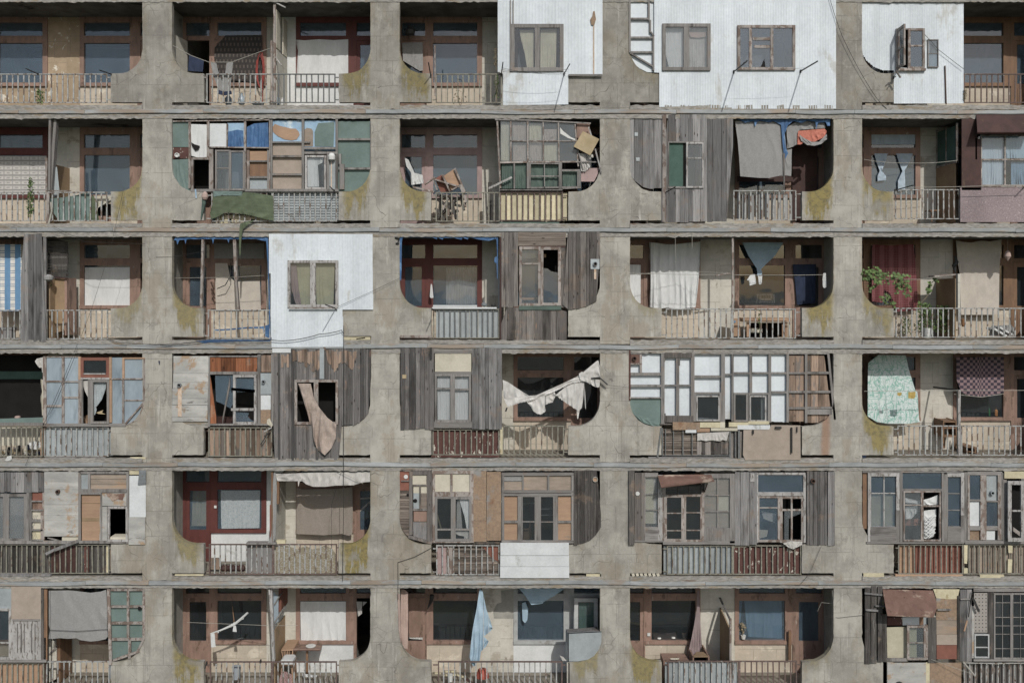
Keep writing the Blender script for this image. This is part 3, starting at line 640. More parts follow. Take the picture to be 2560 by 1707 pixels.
    MB().wbox(-2.9, 4.4, zz(s), 28, 4.5, zz(T[i]) + .2).build('room_wall', 'room', BLD)
# railings
def baluster_mesh(h, w=.031):
    me = bpy.data.meshes.new('baluster'); m = MB(); m.wbox(-w / 2, -.008, 0, w / 2, .008, h)
    me.from_pydata([p for p in m.v], [], m.f); me.update(); a = me.attributes.new('tone', 'FLOAT', 'POINT'); a.data.foreach_set('value', m.t); return me
BMESH = {}
def railing(u0, u1, mt='rail_white', vt=None, vb=None, y=.05, sp=13.6, ends=(0, 0), top=None):
    """u0,u1 view px; rails with separate balusters; ends: px length of side connectors"""
    s = S[ROW + 1]; yt = s - 80 if vt is None else Y(vt); yb = s - 7 if vb is None else Y(vb)
    a, b2 = X(u0), X(u1); m = MB()
    def wb(x0, q0, x1, q1, d0, d1): A = at(x0, q0, y); B = at(x1, q1, y); m.wbox(A.x, d0, B.z, B.x, d1, A.z)
    wb(a, yt, b2, yt + 2.6, y - .02, y + .02); wb(a, yb - 2.2, b2, yb, y - .015, y + .015)
    wb(a, yt + 2.6, a + 3, yb - 2.2, y - .014, y + .014); wb(b2 - 3, yt + 2.6, b2, yb - 2.2, y - .014, y + .014)
    if ends[0]: wb(a - ends[0], yt + 8, a, yt + 10.5, y - .01, y + .01); wb(a - ends[0], yb - 9, a, yb - 6.5, y - .01, y + .01)
    if ends[1]: wb(b2, yt + 8, b2 + ends[1], yt + 10.5, y - .01, y + .01); wb(b2, yb - 9, b2 + ends[1], yb - 6.5, y - .01, y + .01)
    o = m.build('railing', top or mt, BLD); h = (yb - yt - 4.8) / 100
    me = BMESH.setdefault((round(h, 3), mt), None)
    if me is None: me = BMESH[(round(h, 3), mt)] = baluster_mesh(h); me.materials.append(MATS[mt])
    n = max(1, round((b2 - a - 3) / sp))
    for k in range(1, n):
        x = a + 1.5 + (b2 - a - 3) * k / n + rnd(-.4, .4); c_ = bpy.data.objects.new('baluster', me); COL.objects.link(c_)
        p = at(x, yb - 2.2, y); c_.parent = o; c_.location = p - ORG[BLD.name]; c_.rotation_euler = (0, rnd(-.008, .008) if rnd() < .85 else rnd(-.03, .03), 0)
    return o
def divider(xpx, r, h=1.55, mt='tan_board', h0=0., y0=.25, th=.03, name='balcony_divider'):
    x = xpx / 100; z = zz(S[r + 1]); o = MB().wbox(x - th / 2, y0, z + h0, x + th / 2, YB, z + h).build(name, mt, BLD); return o
DX = [111, 683, 1249, 1831, 2403]
# extra storeys above and below plus side bays: plain railings
for r_ in (6,):
    for q in range(5):
        pass
# ground far below and out to the horizon
g = MB().wbox(-1500, -1500, -7.3, 1500, 1500, -7.0).build('ground', 'ground'); g['kind'] = 'structure'
MB().wbox(-2.9, 4.45, -7.0, 28.1, 12, 21).build('building_core', 'concrete', BLD)
MB().wbox(-2.9, .0, -7.0, 28.1, 4.45, -3.5).build('basement_wall', 'concrete', BLD)
# ================================================================ top storey
def laundry_things(): pass
def tdiv(*a, **k): return divider(*a, **k)
# ---- far-left bay
view(0, 0)
railing(-60, 1405, ends=(0, 9), mt='rail_white')
def plant(label, u, v, y, h, nl=60, spread=.12, mt='leaf', leaf=.05, name='weed_plant', lean=0, cat='plant', up=.2):
    base = P(u, v, y); t = bpy.data.objects.new(name, None); COL.objects.link(t); t.location = base; ORG[t.name] = base; tagit(t, label, cat, 'plants growing on the balconies')
    m = MB(); k = 4
    for i in range(k):
        a = rnd(0, 6.28); m.tube([base, base + Vector((math.cos(a) * spread * .4 + lean * .5, math.sin(a) * spread * .3, h * .5)), base + Vector((math.cos(a) * spread * .8 + lean, math.sin(a) * spread * .5, h * rnd(.75, 1)))], [.006, .004, .002], 4)
    m.build('stem', 'dry_stem', t); m = MB()
    for i in range(nl):
        f = rnd(.1, 1) ** .8; a = rnd(0, 6.28); rr = spread * (1.1 - .5 * f) * rnd(.2, 1); c = base + Vector((math.cos(a) * rr + lean * f, math.sin(a) * rr * .6, h * f))
        d = Vector((rnd(-1, 1), rnd(-1, .4), rnd(-.6, .8))).normalized() * leaf * rnd(.6, 1.2); e = d.cross(Vector((rnd(-1, 1), 1, rnd(-1, 1)))).normalized() * leaf * .35
        m.add([c, c + d * .5 + e, c + d, c + d * .5 - e], [(0, 1, 2, 3)], rnd(.1, .9))
    m.build('foliage', mt, t); return t
plant('small green weed rooted at the foot of the white railing', 525, 1400, .0, .42, 90, .13)
rod('rusty clothesline bracket tilting over the left end of the railing', 490, 968, 340, 900, .6)
rod('short clothesline bracket beside the concrete curved pier', 1450, 972, 1300, 920, .5)
# ---- second bay
view(0, 1)
railing(455, 1100, mt='rail_white', ends=(8, 0)); railing(1100, 1720, mt='rail_grey', ends=(0, 8))
t = thing('wooden_screen', 'tall peeling timber screen with cream door panel between two balconies', 'screen', 1110, 1000, .1)
m = MB(); m.box(1110, 40, 1134, 1010, .05, .1); m.box(1082, 400, 1102, 1000, .02, .06); m.build('post', 'frame_peelbrown', t)
m = MB(); m.wbox(DX[1] / 100 + .02, .15, zz(265), DX[1] / 100 + .05, 1.2, zz(265) + 1.45); m.build('panel', 'cream', t)
m = MB(); m.wbox(DX[1] / 100 + .02, .15, zz(265) + 1.5, DX[1] / 100 + .05, .5, zz(265) + 2.45); m.wbox(DX[1] / 100 + .02, .8, zz(265) + 1.5, DX[1] / 100 + .05, 1.2, zz(265) + 2.45); m.build('slat', 'paper', t)
bars(t, 'brace', 'frame_peel', [(1090, 5, 1230, 75, 12), (1130, 560, 1190, 640, 8)], .02, .05)
hang('blanket', 'dark patterned blanket nailed over a window behind the clothesline!', 'blanket', 'blanket', [(640, 350), (1000, 345), (1003, 600), (995, 830), (900, 805), (700, 790), (600, 780), (560, 640), (530, 570), (535, 470)], 1.16, .02, 4)
wire('sagging clothesline with pegs and washing on it', [(120, 445, .05), (300, 545, .1), (480, 612, .1), (700, 612, .1), (1080, 475, .05)], .007, 'rope', name='clothesline', cat='clothesline', group=None)
hang('navy_cloth', 'dark navy cloth drying on the sagging clothesline', 'laundry', 'cloth_navy', [(285, 545), (430, 590), (420, 706), (275, 697)], .1, .015, 3)
hang('trousers', 'pale grey trousers pegged upside down over the railing', 'laundry', 'cloth_grey', [(495, 612), (552, 620), (575, 720), (610, 800), (640, 720), (652, 618), (718, 612), (700, 760), (690, 905), (640, 925), (575, 905), (545, 800), (520, 740)], .1, .02, 4)
hang('navy_rag', 'navy rag bunched below the grey trousers', 'laundry', 'cloth_navy', [(565, 880), (625, 900), (700, 890), (705, 925), (630, 940), (570, 925)], .07, .015, 4)
m = MB()
for q in range(3): m.tube([P(975 + 35 * math.cos(a_ / 10 * 6.28) + q * 7, 690 + (150 + 15 * q) * math.sin(a_ / 10 * 6.28), 1.05) for a_ in range(11)], .012, 6)
m.tube([P(1003, 720, 1.05), P(1008, 860, 1.05), P(1006, 1000, 1.05)], .012, 6); tagit(m.build('garden_hose', 'hose_red'), 'red hose hanging in a loop beside the blanketed window', 'hose')
def bottle(label, u, v, y, h=.28, r=.035, mt='bottle_green'):
    c_ = P(u, v, y); m = MB().lathe(c_, [(r, 0), (r, h * .6), (r * .4, h * .78), (r * .38, h)]); m.smooth = False
    tagit(m.build('bottle', mt), label, 'bottle', 'bottles left on the balconies')
bottle('clear bottle standing by the foot of the screen', 1160, 1030, .15, .27, .04, 'plastic_sheet'); bottle('white bottle next to the clear one behind the railing', 1198, 1035, .2, .2, .04, 'plastic_white')
m = MB(); c_ = P(960, 1035, .2); m.lathe(c_, [(.13, 0), (.16, .07), (.15, .07), (.1, .02)]); tagit(m.build('basin', 'bucket_grey'), 'shallow grey basin on the balcony floor', 'basin')
for u_, v_, h_, lb in ((670, 1030, .32, 'hazy glass demijohn behind the white balusters, left one'), (800, 1028, .3, 'hazy glass demijohn behind the white balusters, right one')):
    m = MB().lathe(P(u_, v_, .5), [(.06, 0), (.09, .05), (.09, .16), (.03, .24), (.03, h_)]); m.smooth = True; tagit(m.build('demijohn', 'plastic_sheet'), lb, 'demijohn', 'demijohns')
hang('window_cover', 'plain white sheet covering the big red-framed window', 'curtain', 'cloth_white', [(1330, 392), (1420, 398), (1560, 388), (1700, 396), (1845, 388), (1845, 835), (1335, 838), (1350, 500)], 1.2, .01, 3)
# ---- middle bay
view(0, 2)
railing(475, 1085, mt='rail_olive', ends=(8, 0))
m = MB().box(462, 420, 474, 880, -.0, .03); tagit(m.build('pole', 'frame_peelbrown'), 'rusted upright pipe standing in front of the brown window', 'pole')
rod('dark rod slanting over the mossy pier bracket', 430, 700, 408, 575, .5)
hang('paper_cover', 'torn grey paper patching the window of the balcony door', 'cover', 'cloth_grey', [(165, 395), (355, 390), (360, 650), (330, 655), (175, 560)], 1.17, .02, 3)
m = MB().lathe(P(240, 325, .9), [(.02, 0), (.12, .02), (.13, .12), (.06, .2)]); tagit(m.build('cloth_bundle', 'dark_metal'), 'dark bundle tied under the ceiling in front of the transom', 'bundle')
plant('dry brown weeds poking through the olive railing', 700, 1000, .0, .75, 40, .22, 'dry_stem', .05)
plant('thin creeper climbing the end of the olive railing', 1035, 940, .05, .7, 110, .08, 'leaf', .04)
plant('withered twigs hanging at the edge of the white cladding', 1030, 660, .1, .6, 40, .07, 'dry_stem', .05)
t = thing('balcony_enclosure', 'white ribbed metal enclosure stained by one long rust streak', 'enclosure', 1380, 970, -.05, 'makeshift balcony enclosures')
m_sheet([[(1045, -60), (2008, -60), (2008, 685), (1695, 695), (1692, 962), (1090, 968), (1087, 680), (1045, 660)]] + [R(1190, 228, 1625, 632)], 30, -.05).build('cladding', 'white_sheet', t)
window(t, 1165, 222, 1650, 655, 34, (1408,), y=-.07, fm='frame_grey', bw=44, gm='glass_clear', th=.07)
hang('curtain', '', '', 'cloth_cream', [(1245, 280), (1375, 275), (1375, 632), (1315, 630), (1290, 480), (1262, 380)], .05, .02, 5, par=t); hang('curtain', '', '', 'cloth_cream', [(1437, 275), (1585, 265), (1580, 632), (1435, 632)], .05, .02, 6, par=t)
bars(t, 'trim', 'frame_grey', [(1157, 0, 1167, 655), (1183, 0, 1192, 225), (1695, 683, 2005, 700)], -.07, .02)
panel(t, 'torn_patch', 'chipboard', [(1922, 105), (1936, 105), (1948, 180), (1932, 235), (1905, 230), (1895, 180), (1915, 150)], -.062, .01)
MB().box(1922, 235, 1932, 680, -.0535, -.052).build('rust_streak', mat('rust_stain', 'b9977a', 'c9b7a2', 12), t)
rod('thin black laundry arm at the railing end beside white cladding', 1078, 685, 1093, 575, .9, y0=.02)
rod('black laundry arm casting a long shadow on the white cladding', 1655, 680, 1707, 590, 1.1, y0=-.05)
for i_ in range(3): wire('thin clothesline %s stretched before the white cladding' % ('wire', 'cord', 'string')[i_], [(1080 + 6 * i_, 625 + 18 * i_, -.55 - .2 * i_), (1672 + 12 * i_, 640 - 22 * i_ + 40, -.45 - .25 * i_)], .004, sag=.06)
# ---- fourth bay
view(0, 3)
t = thing('balcony_enclosure', 'wide white corrugated enclosure spanning the whole bay with two windows', 'enclosure', 1280, 1000, -.05, 'makeshift balcony enclosures')
m_sheet([[(425, -60), (2095, -60), (2095, 1000), (1140, 1002), (1135, 990), (930, 996), (925, 972), (470, 985), (470, 670), (428, 668)], R(520, 238, 925, 630), R(1205, 245, 1705, 628)], 24, -.05).build('cladding', 'white_sheet', t)
panel(t, 'backing_sheet', 'white_sheet', [(205, -60), (428, -60), (428, 670), (360, 665), (290, 630), (230, 580), (190, 520), (185, 480)], .03)
bars(t, 'batten', 'frame_grey', [(193, -60, 209, 485), (368, -60, 384, 190), (382, 185, 396, 300, ), (410, 330, 426, 648), (209, 165, 372, 182), (209, 338, 425, 356), (209, 472, 425, 488), (205, 488, 425, 618, 14), (396, 295, 425, 335, 12)], -.03)
w1 = window(t, 500, 218, 943, 648, 30, (722,), y=-.08, fm='frame_grey', bw=50, gm='glass_dusty', th=.08)
hang('curtain', '', '', 'cloth_white', [(520, 250), (690, 255), (690, 622), (560, 622), (530, 500)], .05, .02, 5, par=t); hang('curtain', '', '', 'cloth_dirty', [(745, 250), (905, 250), (905, 620), (745, 620)], .05, .02, 6, par=t)
panel(t, 'curtain_valance', 'cloth_pink', [(745, 300), (905, 300), (900, 340), (830, 350), (760, 345)], .01, .004)
w2 = window(t, 1190, 232, 1722, 645, 26, (1310, 1506), [(358, 1330, 1490), (430, 1345, 1485)], y=-.08, fm='frame_peelbrown', bw=26, gm='glass_blue', th=.08)
panel(t, 'broken_hole', 'black_void', [(1402, 620), (1436, 545), (1448, 620)], -.064, .004)
rod('left laundry arm on the wide white cladding, with a hook', 1158, 660, 1280, 560, 1.15, .017, y0=-.05); rod('right laundry arm on the wide white cladding, angled out', 1772, 655, 1925, 565, 1.15, .017, y0=-.05)
wire('faint wire strung between two laundry arms', [(1200, 640, -.7), (1830, 625, -.7)], .003, sag=.02)
wire('long black cable running diagonally down the concrete pier', [(2030, -40, -.08), (2150, 330, -.08), (2400, 800, -.06), (2560, 1000, -.04)], .006, sag=.05)
# ---- far-right bay
view(0, 4)
railing(1640, 2450, mt='rail_rust')
t = thing('balcony_enclosure', 'white ribbed enclosure with curved lower edge and open casement window', 'enclosure', 1200, 1220, .04, 'makeshift balcony enclosures')
m_sheet([[(410, -60), (1642, -60), (1642, 1218), (822, 1220), (822, 830), (690, 830), (590, 790), (500, 715), (435, 610), (410, 450)], R(870, 345, 1175, 800), R(1232, 475, 1340, 785)], 28, .02).build('cladding', 'white_sheet', t)
wo = window(t, 990, 335, 1187, 815, 28, (), (540,), y=-.02, fm='frame_peelbrown', bw=18, gm='glass_blue', th=.06)
bars(t, 'window_frame', 'frame_peelbrown', [(855, 335, 990, 350), (855, 335, 872, 815), (855, 805, 1200, 832)], -.03, .06)
# open casement leaf, hinged at the left and swung out
m = MB(); A = P(862, 340, -.03); Z0 = P(862, 815, -.03).z; dx, dy = -.02, -.42
def leafbar(f0, f1, z0, z1): m.add([(A.x + dx * f0, A.y + dy * f0, z0), (A.x + dx * f1, A.y + dy * f1, z0), (A.x + dx * f1, A.y + dy * f1, z1), (A.x + dx * f0, A.y + dy * f0, z1)] + [(A.x + dx * f0 + .04, A.y + dy * f0, z0), (A.x + dx * f1 + .04, A.y + dy * f1, z0), (A.x + dx * f1 + .04, A.y + dy * f1, z1), (A.x + dx * f0 + .04, A.y + dy * f0, z1)], [(0, 1, 2, 3), (4, 7, 6, 5), (0, 4, 5, 1), (3, 2, 6, 7), (1, 5, 6, 2), (0, 3, 7, 4)])
H_ = A.z - Z0
for f0, f1, a_, b_ in ((0, .15, 0, 1), (.85, 1, 0, 1), (.15, .85, 0, .07), (.15, .85, .93, 1), (.15, .85, .46, .52)): leafbar(f0, f1, Z0 + H_ * a_, Z0 + H_ * b_)
lo = m.build('casement', 'frame_peelbrown', t)
m = MB(); m.add([(A.x + dx * .15 + .02, A.y + dy * .15, Z0), (A.x + dx * .85 + .02, A.y + dy * .85, Z0), (A.x + dx * .85 + .02, A.y + dy * .85, A.z), (A.x + dx * .15 + .02, A.y + dy * .15, A.z)], [(0, 1, 2, 3)]); m.build('casement_pane', 'glass_dusty', lo)
window(t, 1222, 465, 1348, 795, 10, (), (632,), y=.0, fm='frame_grey', gm='glass_blue'); panel(t, 'lower_pane', 'plastic_sheet', R(1232, 640, 1338, 785), .03)
MB().box(870, 345, 1175, 800, 1.0, 1.02).build('backing', 'black_void', t)  # black sheet paints the unlit space behind the open casement
m = MB().bar(850, 835, 905, 915, 14, -.3, -.26).bar(880, 830, 820, 870, 8, -.3, -.26); tagit(m.build('wooden_bracket', 'plank_brown'), 'small wooden bracket under the open casement window', 'bracket')
m = MB().bar(1426, 775, 1440, 1228, 10, .0, .03); tagit(m.build('pole', 'rusty'), 'thin rusty pole leaning on the white cladding', 'pole')
wire('cable drooping from the casement across white cladding', [(1185, 410, -.02), (1350, 590, -.02), (1530, 730, -.02), (1642, 815, -.02)], .006); rod('thin rod slanting down under the open casement', 820, 915, 840, 905, .3)
plant('tiny weed on the ledge at the end of the rusty railing', 1655, 1190, .0, .3, 40, .06, 'dry_stem', .04)
# ================================================================ second storey down
view(1, 0)
railing(-60, 590, ends=(0, 0)); railing(610, 1405, ends=(0, 9)); divider(DX[0], 1)
hang('crochet_curtain', 'white crochet-patterned curtain hanging over a red-framed window', 'curtain', 'crochet', [(-60, 575), (300, 580), (610, 575), (605, 1085), (300, 1080), (-60, 1085)], 1.18, .01, 4)
t = thing('timber_posts', 'pair of leaning grey timber posts propping the balcony ceiling', 'posts', 650, 1400, .05)
bars(t, 'post', 'frame_grey', [(652, 15, 640, 1030, 28)], .02, .08); bars(t, 'post', 'frame_grey', [(722, 95, 655, 1030, 36)], .08, .14); bars(t, 'board', 'frame_peelbrown', [(605, 600, 605, 1060, 24), (600, 1030, 915, 1030, 10)], .03, .06); bars(t, 'post', 'frame_peelbrown', [(625, 1050, 615, 1540, 34)], .0, .04)
hang('tarpaulin', 'dark green tarpaulin tied behind the white balusters', 'tarpaulin', 'tarp_teal', [(650, 1130), (800, 1120), (1000, 1090), (1100, 1060), (1185, 1065), (1185, 1430), (770, 1430), (700, 1320), (655, 1220)], .12, .03, 8)
hang('tarpaulin', 'small light green cloth beside the dark green tarpaulin', 'tarpaulin', 'tarp_olive', [(1200, 1080), (1230, 1100), (1300, 1430), (1150, 1430)], .11, .02, 3)
hang('printed_cloth', 'black and white printed cloth draped on the tan divider', 'cloth', 'lace', [(725, 725), (745, 715), (775, 1020), (770, 1110), (700, 1110), (700, 900)], .2, .01, 2)
t = thing('broken_cabinet', 'broken white and brown cabinet lying behind the right balusters', 'cabinet', 1350, 1440, .3)
panel(t, 'panel', 'paper', [(1230, 1100), (1450, 1090), (1450, 1180), (1270, 1255)], .25, .02); bars(t, 'board', 'cream', [(1270, 1250, 1440, 1150, 16)], .2, .03); panel(t, 'side_panel', 'frame_brown', R(1280, 1360, 1450, 1430), .25)
MB().box(1275, 1200, 1450, 1400, .4, .42).build('cabinet_inside', 'black_void', t)
plant('tall flowering weed growing up in front of the railing', 400, 1470, -.01, 1.15, 220, .09, 'leaf', .055)
m = MB().tube([P(600, 1560, -.02), P(640, 1450, .0), P(675, 1300, .02), P(665, 1180, .04)], .022, 7); tagit(m.build('drain_pipe', 'rope'), 'frayed pale pipe curving around the railing joint', 'pipe')
view(1, 1)
railing(505, 1105, ends=(12, 0), vt=782, vb=1075); railing(1105, 1735, ends=(0, 8), vt=782, vb=1075)
t = thing('balcony_enclosure', 'patchwork enclosure of blue tarps, white cloth and mismatched windows', 'enclosure', 1080, 780, .05, 'makeshift balcony enclosures')
for nm, mt, pl in (('tarp_panel', 'tarp_teal', R(110, 100, 280, 345)), ('brown_board', 'paint_maroon', R(110, 350, 285, 458)), ('white_panel', 'white_board', R(480, 115, 655, 350)), ('tarp_panel', 'tarp_paleblue', R(660, 110, 825, 350)),
                   ('tan_board', 'plywood_grey', [(1415, 170), (1440, 155), (1490, 165), (1500, 190), (1500, 340), (1415, 340)]), ('tarp_panel', 'tarp_paleblue', R(1100, 85, 1388, 300)), ('tarp_panel', 'tarp_paleblue', R(1412, 85, 1725, 380)),
                   ('tan_fabric', 'fabric_tan', R(1100, 300, 1390, 770)), ('tarp_panel', 'tarp_teal', [(1745, 90), (2085, 90), (2088, 550), (2070, 640), (2025, 705), (1970, 755), (1890, 778), (1745, 778)]), ('pale_board', 'silver_panel', R(1640, 410, 1730, 755)),
                   ('slat_board', 'plywood', R(875, 385, 1050, 475)), ('slat_board', 'frame_oak', R(875, 490, 1050, 640)), ('plastic_panel', 'lace', R(880, 655, 1050, 762))):
    panel(t, nm, mt, pl, .06 + rnd(0, .01))
panel(t, 'tan_board', 'plywood_grey', [(1415, 175), (1440, 158), (1485, 165), (1500, 190), (1500, 338), (1415, 338)], .05, .006)
panel(t, 'tan_board', 'plywood', [(1102, 150), (1125, 118), (1180, 140), (1230, 150), (1280, 165), (1330, 165), (1360, 195), (1368, 225), (1340, 270), (1290, 280), (1220, 270), (1150, 235), (1110, 200)], .05, .006)
panel(t, 'tarp_panel', 'tarp_teal', [(1515, 200), (1550, 110), (1710, 100), (1700, 340), (1515, 338)], .05, .006)
m_cloth([(300, 120), (465, 125), (472, 440), (385, 452), (305, 430)], .04, .02, 3, seed=3).build('white_cloth', 'cloth_white', t); panel(t, 'torn_hole', 'black_void', [(305, 300), (340, 318), (392, 335), (375, 370), (345, 382), (315, 340)], .005, .004)
m_cloth([(665, 195), (760, 175), (815, 185), (822, 350), (665, 350)], .04, .025, 5, seed=5).build('tarp_cover', 'tarp_blue', t); m_cloth([(850, 150), (920, 115), (1060, 105), (1068, 345), (850, 352)], .04, .03, 5, seed=8).build('tarp_cover', 'tarp_blue', t)
m_cloth([(110, 470), (305, 460), (305, 770), (255, 768), (185, 722), (130, 655), (108, 570)], .05, .025, 4, seed=11).build('tarp_cover', 'tarp_teal', t)
vent(t, 172, 426, 22, .05, 'plastic_white'); MB().disc(172, 426, 20, .02, .01).build('vent_cap', 'plastic_white', t)
bars(t, 'batten', 'frame_peelbrown', [(278, 90, 300, 750), (458, 95, 480, 470), (822, 95, 842, 770), (1068, 80, 1080, 770), (650, 115, 662, 350), (125, 92, 1070, 78, 10), (470, 345, 1075, 352, 12), (305, 445, 480, 468), (305, 468, 325, 765), (480, 365, 520, 770), (850, 375, 875, 770)], .01, .05)
bars(t, 'batten', 'frame_grey', [(1050, 375, 1080, 770), (1082, 80, 1100, 772), (1388, 75, 1412, 772), (1720, 70, 1742, 775), (1100, 425, 1388, 445), (1100, 602, 1388, 622), (1412, 345, 1722, 365), (1745, 258, 2062, 278), (1750, 545, 2066, 565), (1415, 390, 1740, 412), (1635, 400, 1655, 760), (875, 475, 1050, 490), (875, 630, 1050, 650), (1100, 290, 1470, 305), (2060, 90, 2068, 560)], .005, .05)
bars(t, 'sill', 'frame_grey', [(300, 755, 1750, 780), (1750, 410, 1775, 510), (1760, 510, 1805, 758)], -.01, .06)
window(t, 540, 372, 690, 770, 16, (), (552,), y=-.02, fm='frame_grey', gm='glass_dusty'); window(t, 680, 378, 830, 770, 18, (), (), y=-.05, fm='frame_grey', gm='glass_blue')
window(t, 1420, 425, 1628, 760, 20, (), (), y=0, fm='frame_peel', gm='glass_clear'); m_cloth([(1445, 455), (1600, 455), (1590, 500), (1550, 520), (1560, 735), (1445, 735)], .07, .02, 5, seed=4).build('curtain', 'cloth_white', t)
MB().box(322, 468, 482, 748, .7, .72).build('dark_opening', 'black_void', t)
MB().box(1675, 485, 1684, 755, .045, .05).build('rust_streak', 'rust_stain', t); m = MB().lathe(P(1683, 480, .0), [(.02, 0), (.08, .03), (.09, .12), (.05, .19)]); m.build('wrapped_vent', 'plastic_white', t)
hang('tarpaulin', 'wrinkled olive tarpaulin draped over the balcony railing', 'tarpaulin', 'tarp_olive', [(520, 800), (600, 825), (790, 820), (820, 785), (930, 795), (1110, 822), (1115, 1065), (1020, 1050), (900, 1015), (780, 995), (640, 985), (560, 1030), (500, 1050), (490, 990), (515, 900)], -.04, .03, 5, rows=20)
hang('tarpaulin', 'teal strip of tarpaulin folded over the railing top', 'tarpaulin', 'tarp_teal', [(520, 775), (810, 778), (800, 822), (610, 818), (525, 832)], -.05, .015, 4)
hang('tarp_scrap', 'olive scrap of tarpaulin dangling below the slab ledge', 'tarpaulin', 'tarp_olive', [(785, 1095), (860, 1072), (930, 1060), (870, 1100), (812, 1150), (795, 1260), (790, 1400), (778, 1410), (774, 1300), (775, 1180)], -.12, .02, 3)
m_ = m_sheet([R(1115, 790, 1762, 1065)], 26, .1, .02, horiz=True); tagit(m_.build('corrugated_panel', 'silver_panel'), 'blue-grey corrugated panel with horizontal ribs behind the railing', 'panel')
t = thing('debris_boards', 'broken cream boards stacked behind the olive tarpaulin', 'boards', 800, 1070, .15)
m_planks([R(540, 990, 1100, 1070)], 55, .15, rag=25).build('board', 'foam', t); MB().box(510, 1000, 1110, 1075, .3, .32).build('backing', 'cloth_green', t)
m = MB().tube([P(440, 790, -.02), P(430, 900, -.05), P(400, 1060, -.02)], [.06, .05, .01], 7); tagit(m.build('rolled_umbrella', 'tarp_green'), 'furled dark umbrella hanging beside the railing', 'umbrella')
m = MB().lathe(P(440, 860, -.08), [(.05, 0), (.08, .06), (.07, .14), (.03, .2)]); tagit(m.build('pink_rag', 'cloth_pink'), 'dirty pink rag on the top of the furled umbrella', 'rag')
hang('foil_strip', 'pale blue strip hanging on the concrete bracket', 'strip', 'tarp_paleblue', [(340, 758), (355, 758), (362, 845), (348, 848)], -.02, .005, 1)
rod('rod bracing across the corrugated railing panel', 1708, 775, 1665, 732, .5)
view(1, 2)
railing(475, 1065, mt='rail_olive', ends=(8, 0), vt=738, vb=1008); railing(1065, 1645, mt='rail_rust', ends=(0, 10), vt=735, vb=1000)
divider(DX[2], 1, mt='grey_plaster', h=1.9)
hang('lace_curtain', 'sheer torn curtain blowing out of the mauve door', 'curtain', 'cloth_white', [(190, 420), (225, 440), (280, 560), (355, 580), (365, 655), (250, 672), (250, 560), (205, 500)], 1.0, .03, 5)
t = thing('junk_pile', 'heap of broken orange-brown cabinet panels and grey timber on the railing', 'junk pile', 600, 1000, .15)
def junk(nm, mt, pl, y, th=.03): return panel(t, nm, mt, pl, y, th)
junk('cabinet_back', 'paint_redbrown', [(465, 615), (535, 575), (610, 720), (600, 735), (520, 735)], .2); junk('cabinet_back', 'plywood', [(548, 590), (640, 525), (705, 660), (690, 690), (620, 720)], .16); junk('cabinet_back', 'paint_redbrown', [(545, 585), (600, 560), (660, 700), (610, 735)], .22)
bars(t, 'plank', 'frame_peelbrown', [(650, 518, 745, 735, 16), (535, 575, 605, 730, 16), (460, 618, 700, 690, 14), (370, 665, 470, 600, 10), (620, 720, 700, 670, 12), (440, 600, 490, 720, 10), (265, 690, 460, 735, 16), (700, 670, 760, 830, 22), (540, 900, 590, 790, 14)], .08, .12)
bars(t, 'plank', 'plank_dark', [(480, 760, 700, 800, 20), (490, 800, 640, 900, 26), (500, 960, 690, 780, 20), (470, 880, 560, 990, 22), (600, 760, 660, 980, 24), (520, 760, 500, 980, 18), (560, 830, 700, 860, 18), (580, 940, 680, 900, 20), (700, 760, 730, 900, 22)], .2, .26)
bars(t, 'plank', 'frame_peelbrown', [(590, 890, 590, 960, 20), (745, 830, 745, 870, 16)], .14, .18)
t = thing('balcony_enclosure', 'leaning glazed timber enclosure with beige curtains and green lower panes', 'enclosure', 1400, 710, .02, 'makeshift balcony enclosures')
bars(t, 'batten', 'frame_peelbrown', [(1040, 75, 1070, 700, 16), (1165, 80, 1165, 455, 16), (1320, 75, 1322, 460, 16), (1462, 82, 1465, 455, 9), (1602, 88, 1608, 455, 12), (1755, 100, 1785, 500, 12), (1150, 268, 1770, 268, 9), (1065, 465, 1325, 460, 16), (1325, 460, 1780, 458, 14)], .0, .04)
bars(t, 'batten', 'frame_grey', [(1020, 70, 1320, 76, 14), (1320, 76, 1900, 105, 12), (1190, 475, 1205, 705), (1312, 470, 1350, 705), (1350, 470, 1605, 480), (1470, 480, 1478, 700), (1605, 460, 1635, 710), (1350, 585, 1605, 596), (1635, 528, 1800, 545), (1775, 540, 1808, 690), (1350, 698, 1810, 690, 16), (1060, 712, 1640, 722), (1640, 705, 1810, 695, 10), (1785, 460, 1950, 460, 12), (1780, 345, 1830, 530, 10)], -.02, .03)
m = MB(); m.add([P(a, b_, .025) for a, b_ in ((1070, 455), (1780, 455), (1755, 100), (1070, 80))], [(0, 1, 2, 3)]); m.build('pane', 'glass_dusty', t)
for i_, (a_, b_, c_, d_) in enumerate(((1075, 90, 1160, 450), (1180, 90, 1310, 262), (1185, 285, 1310, 450), (1335, 110, 1460, 262), (1470, 160, 1590, 262), (1335, 275, 1460, 450), (1472, 285, 1598, 450))): m_cloth(R(a_, b_, c_, d_), .09, .03, 4, seed=i_ * 3.1).build('curtain', 'cloth_beige' if i_ % 3 else 'cloth_cream', t)
for a_ in (R(1080, 480, 1190, 705), R(1205, 475, 1312, 705), R(1350, 478, 1605, 700), R(1640, 545, 1775, 690)): m_cloth(a_, .07, .025, 5, seed=a_[0][0]).build('green_cloth', 'tarp_green', t)
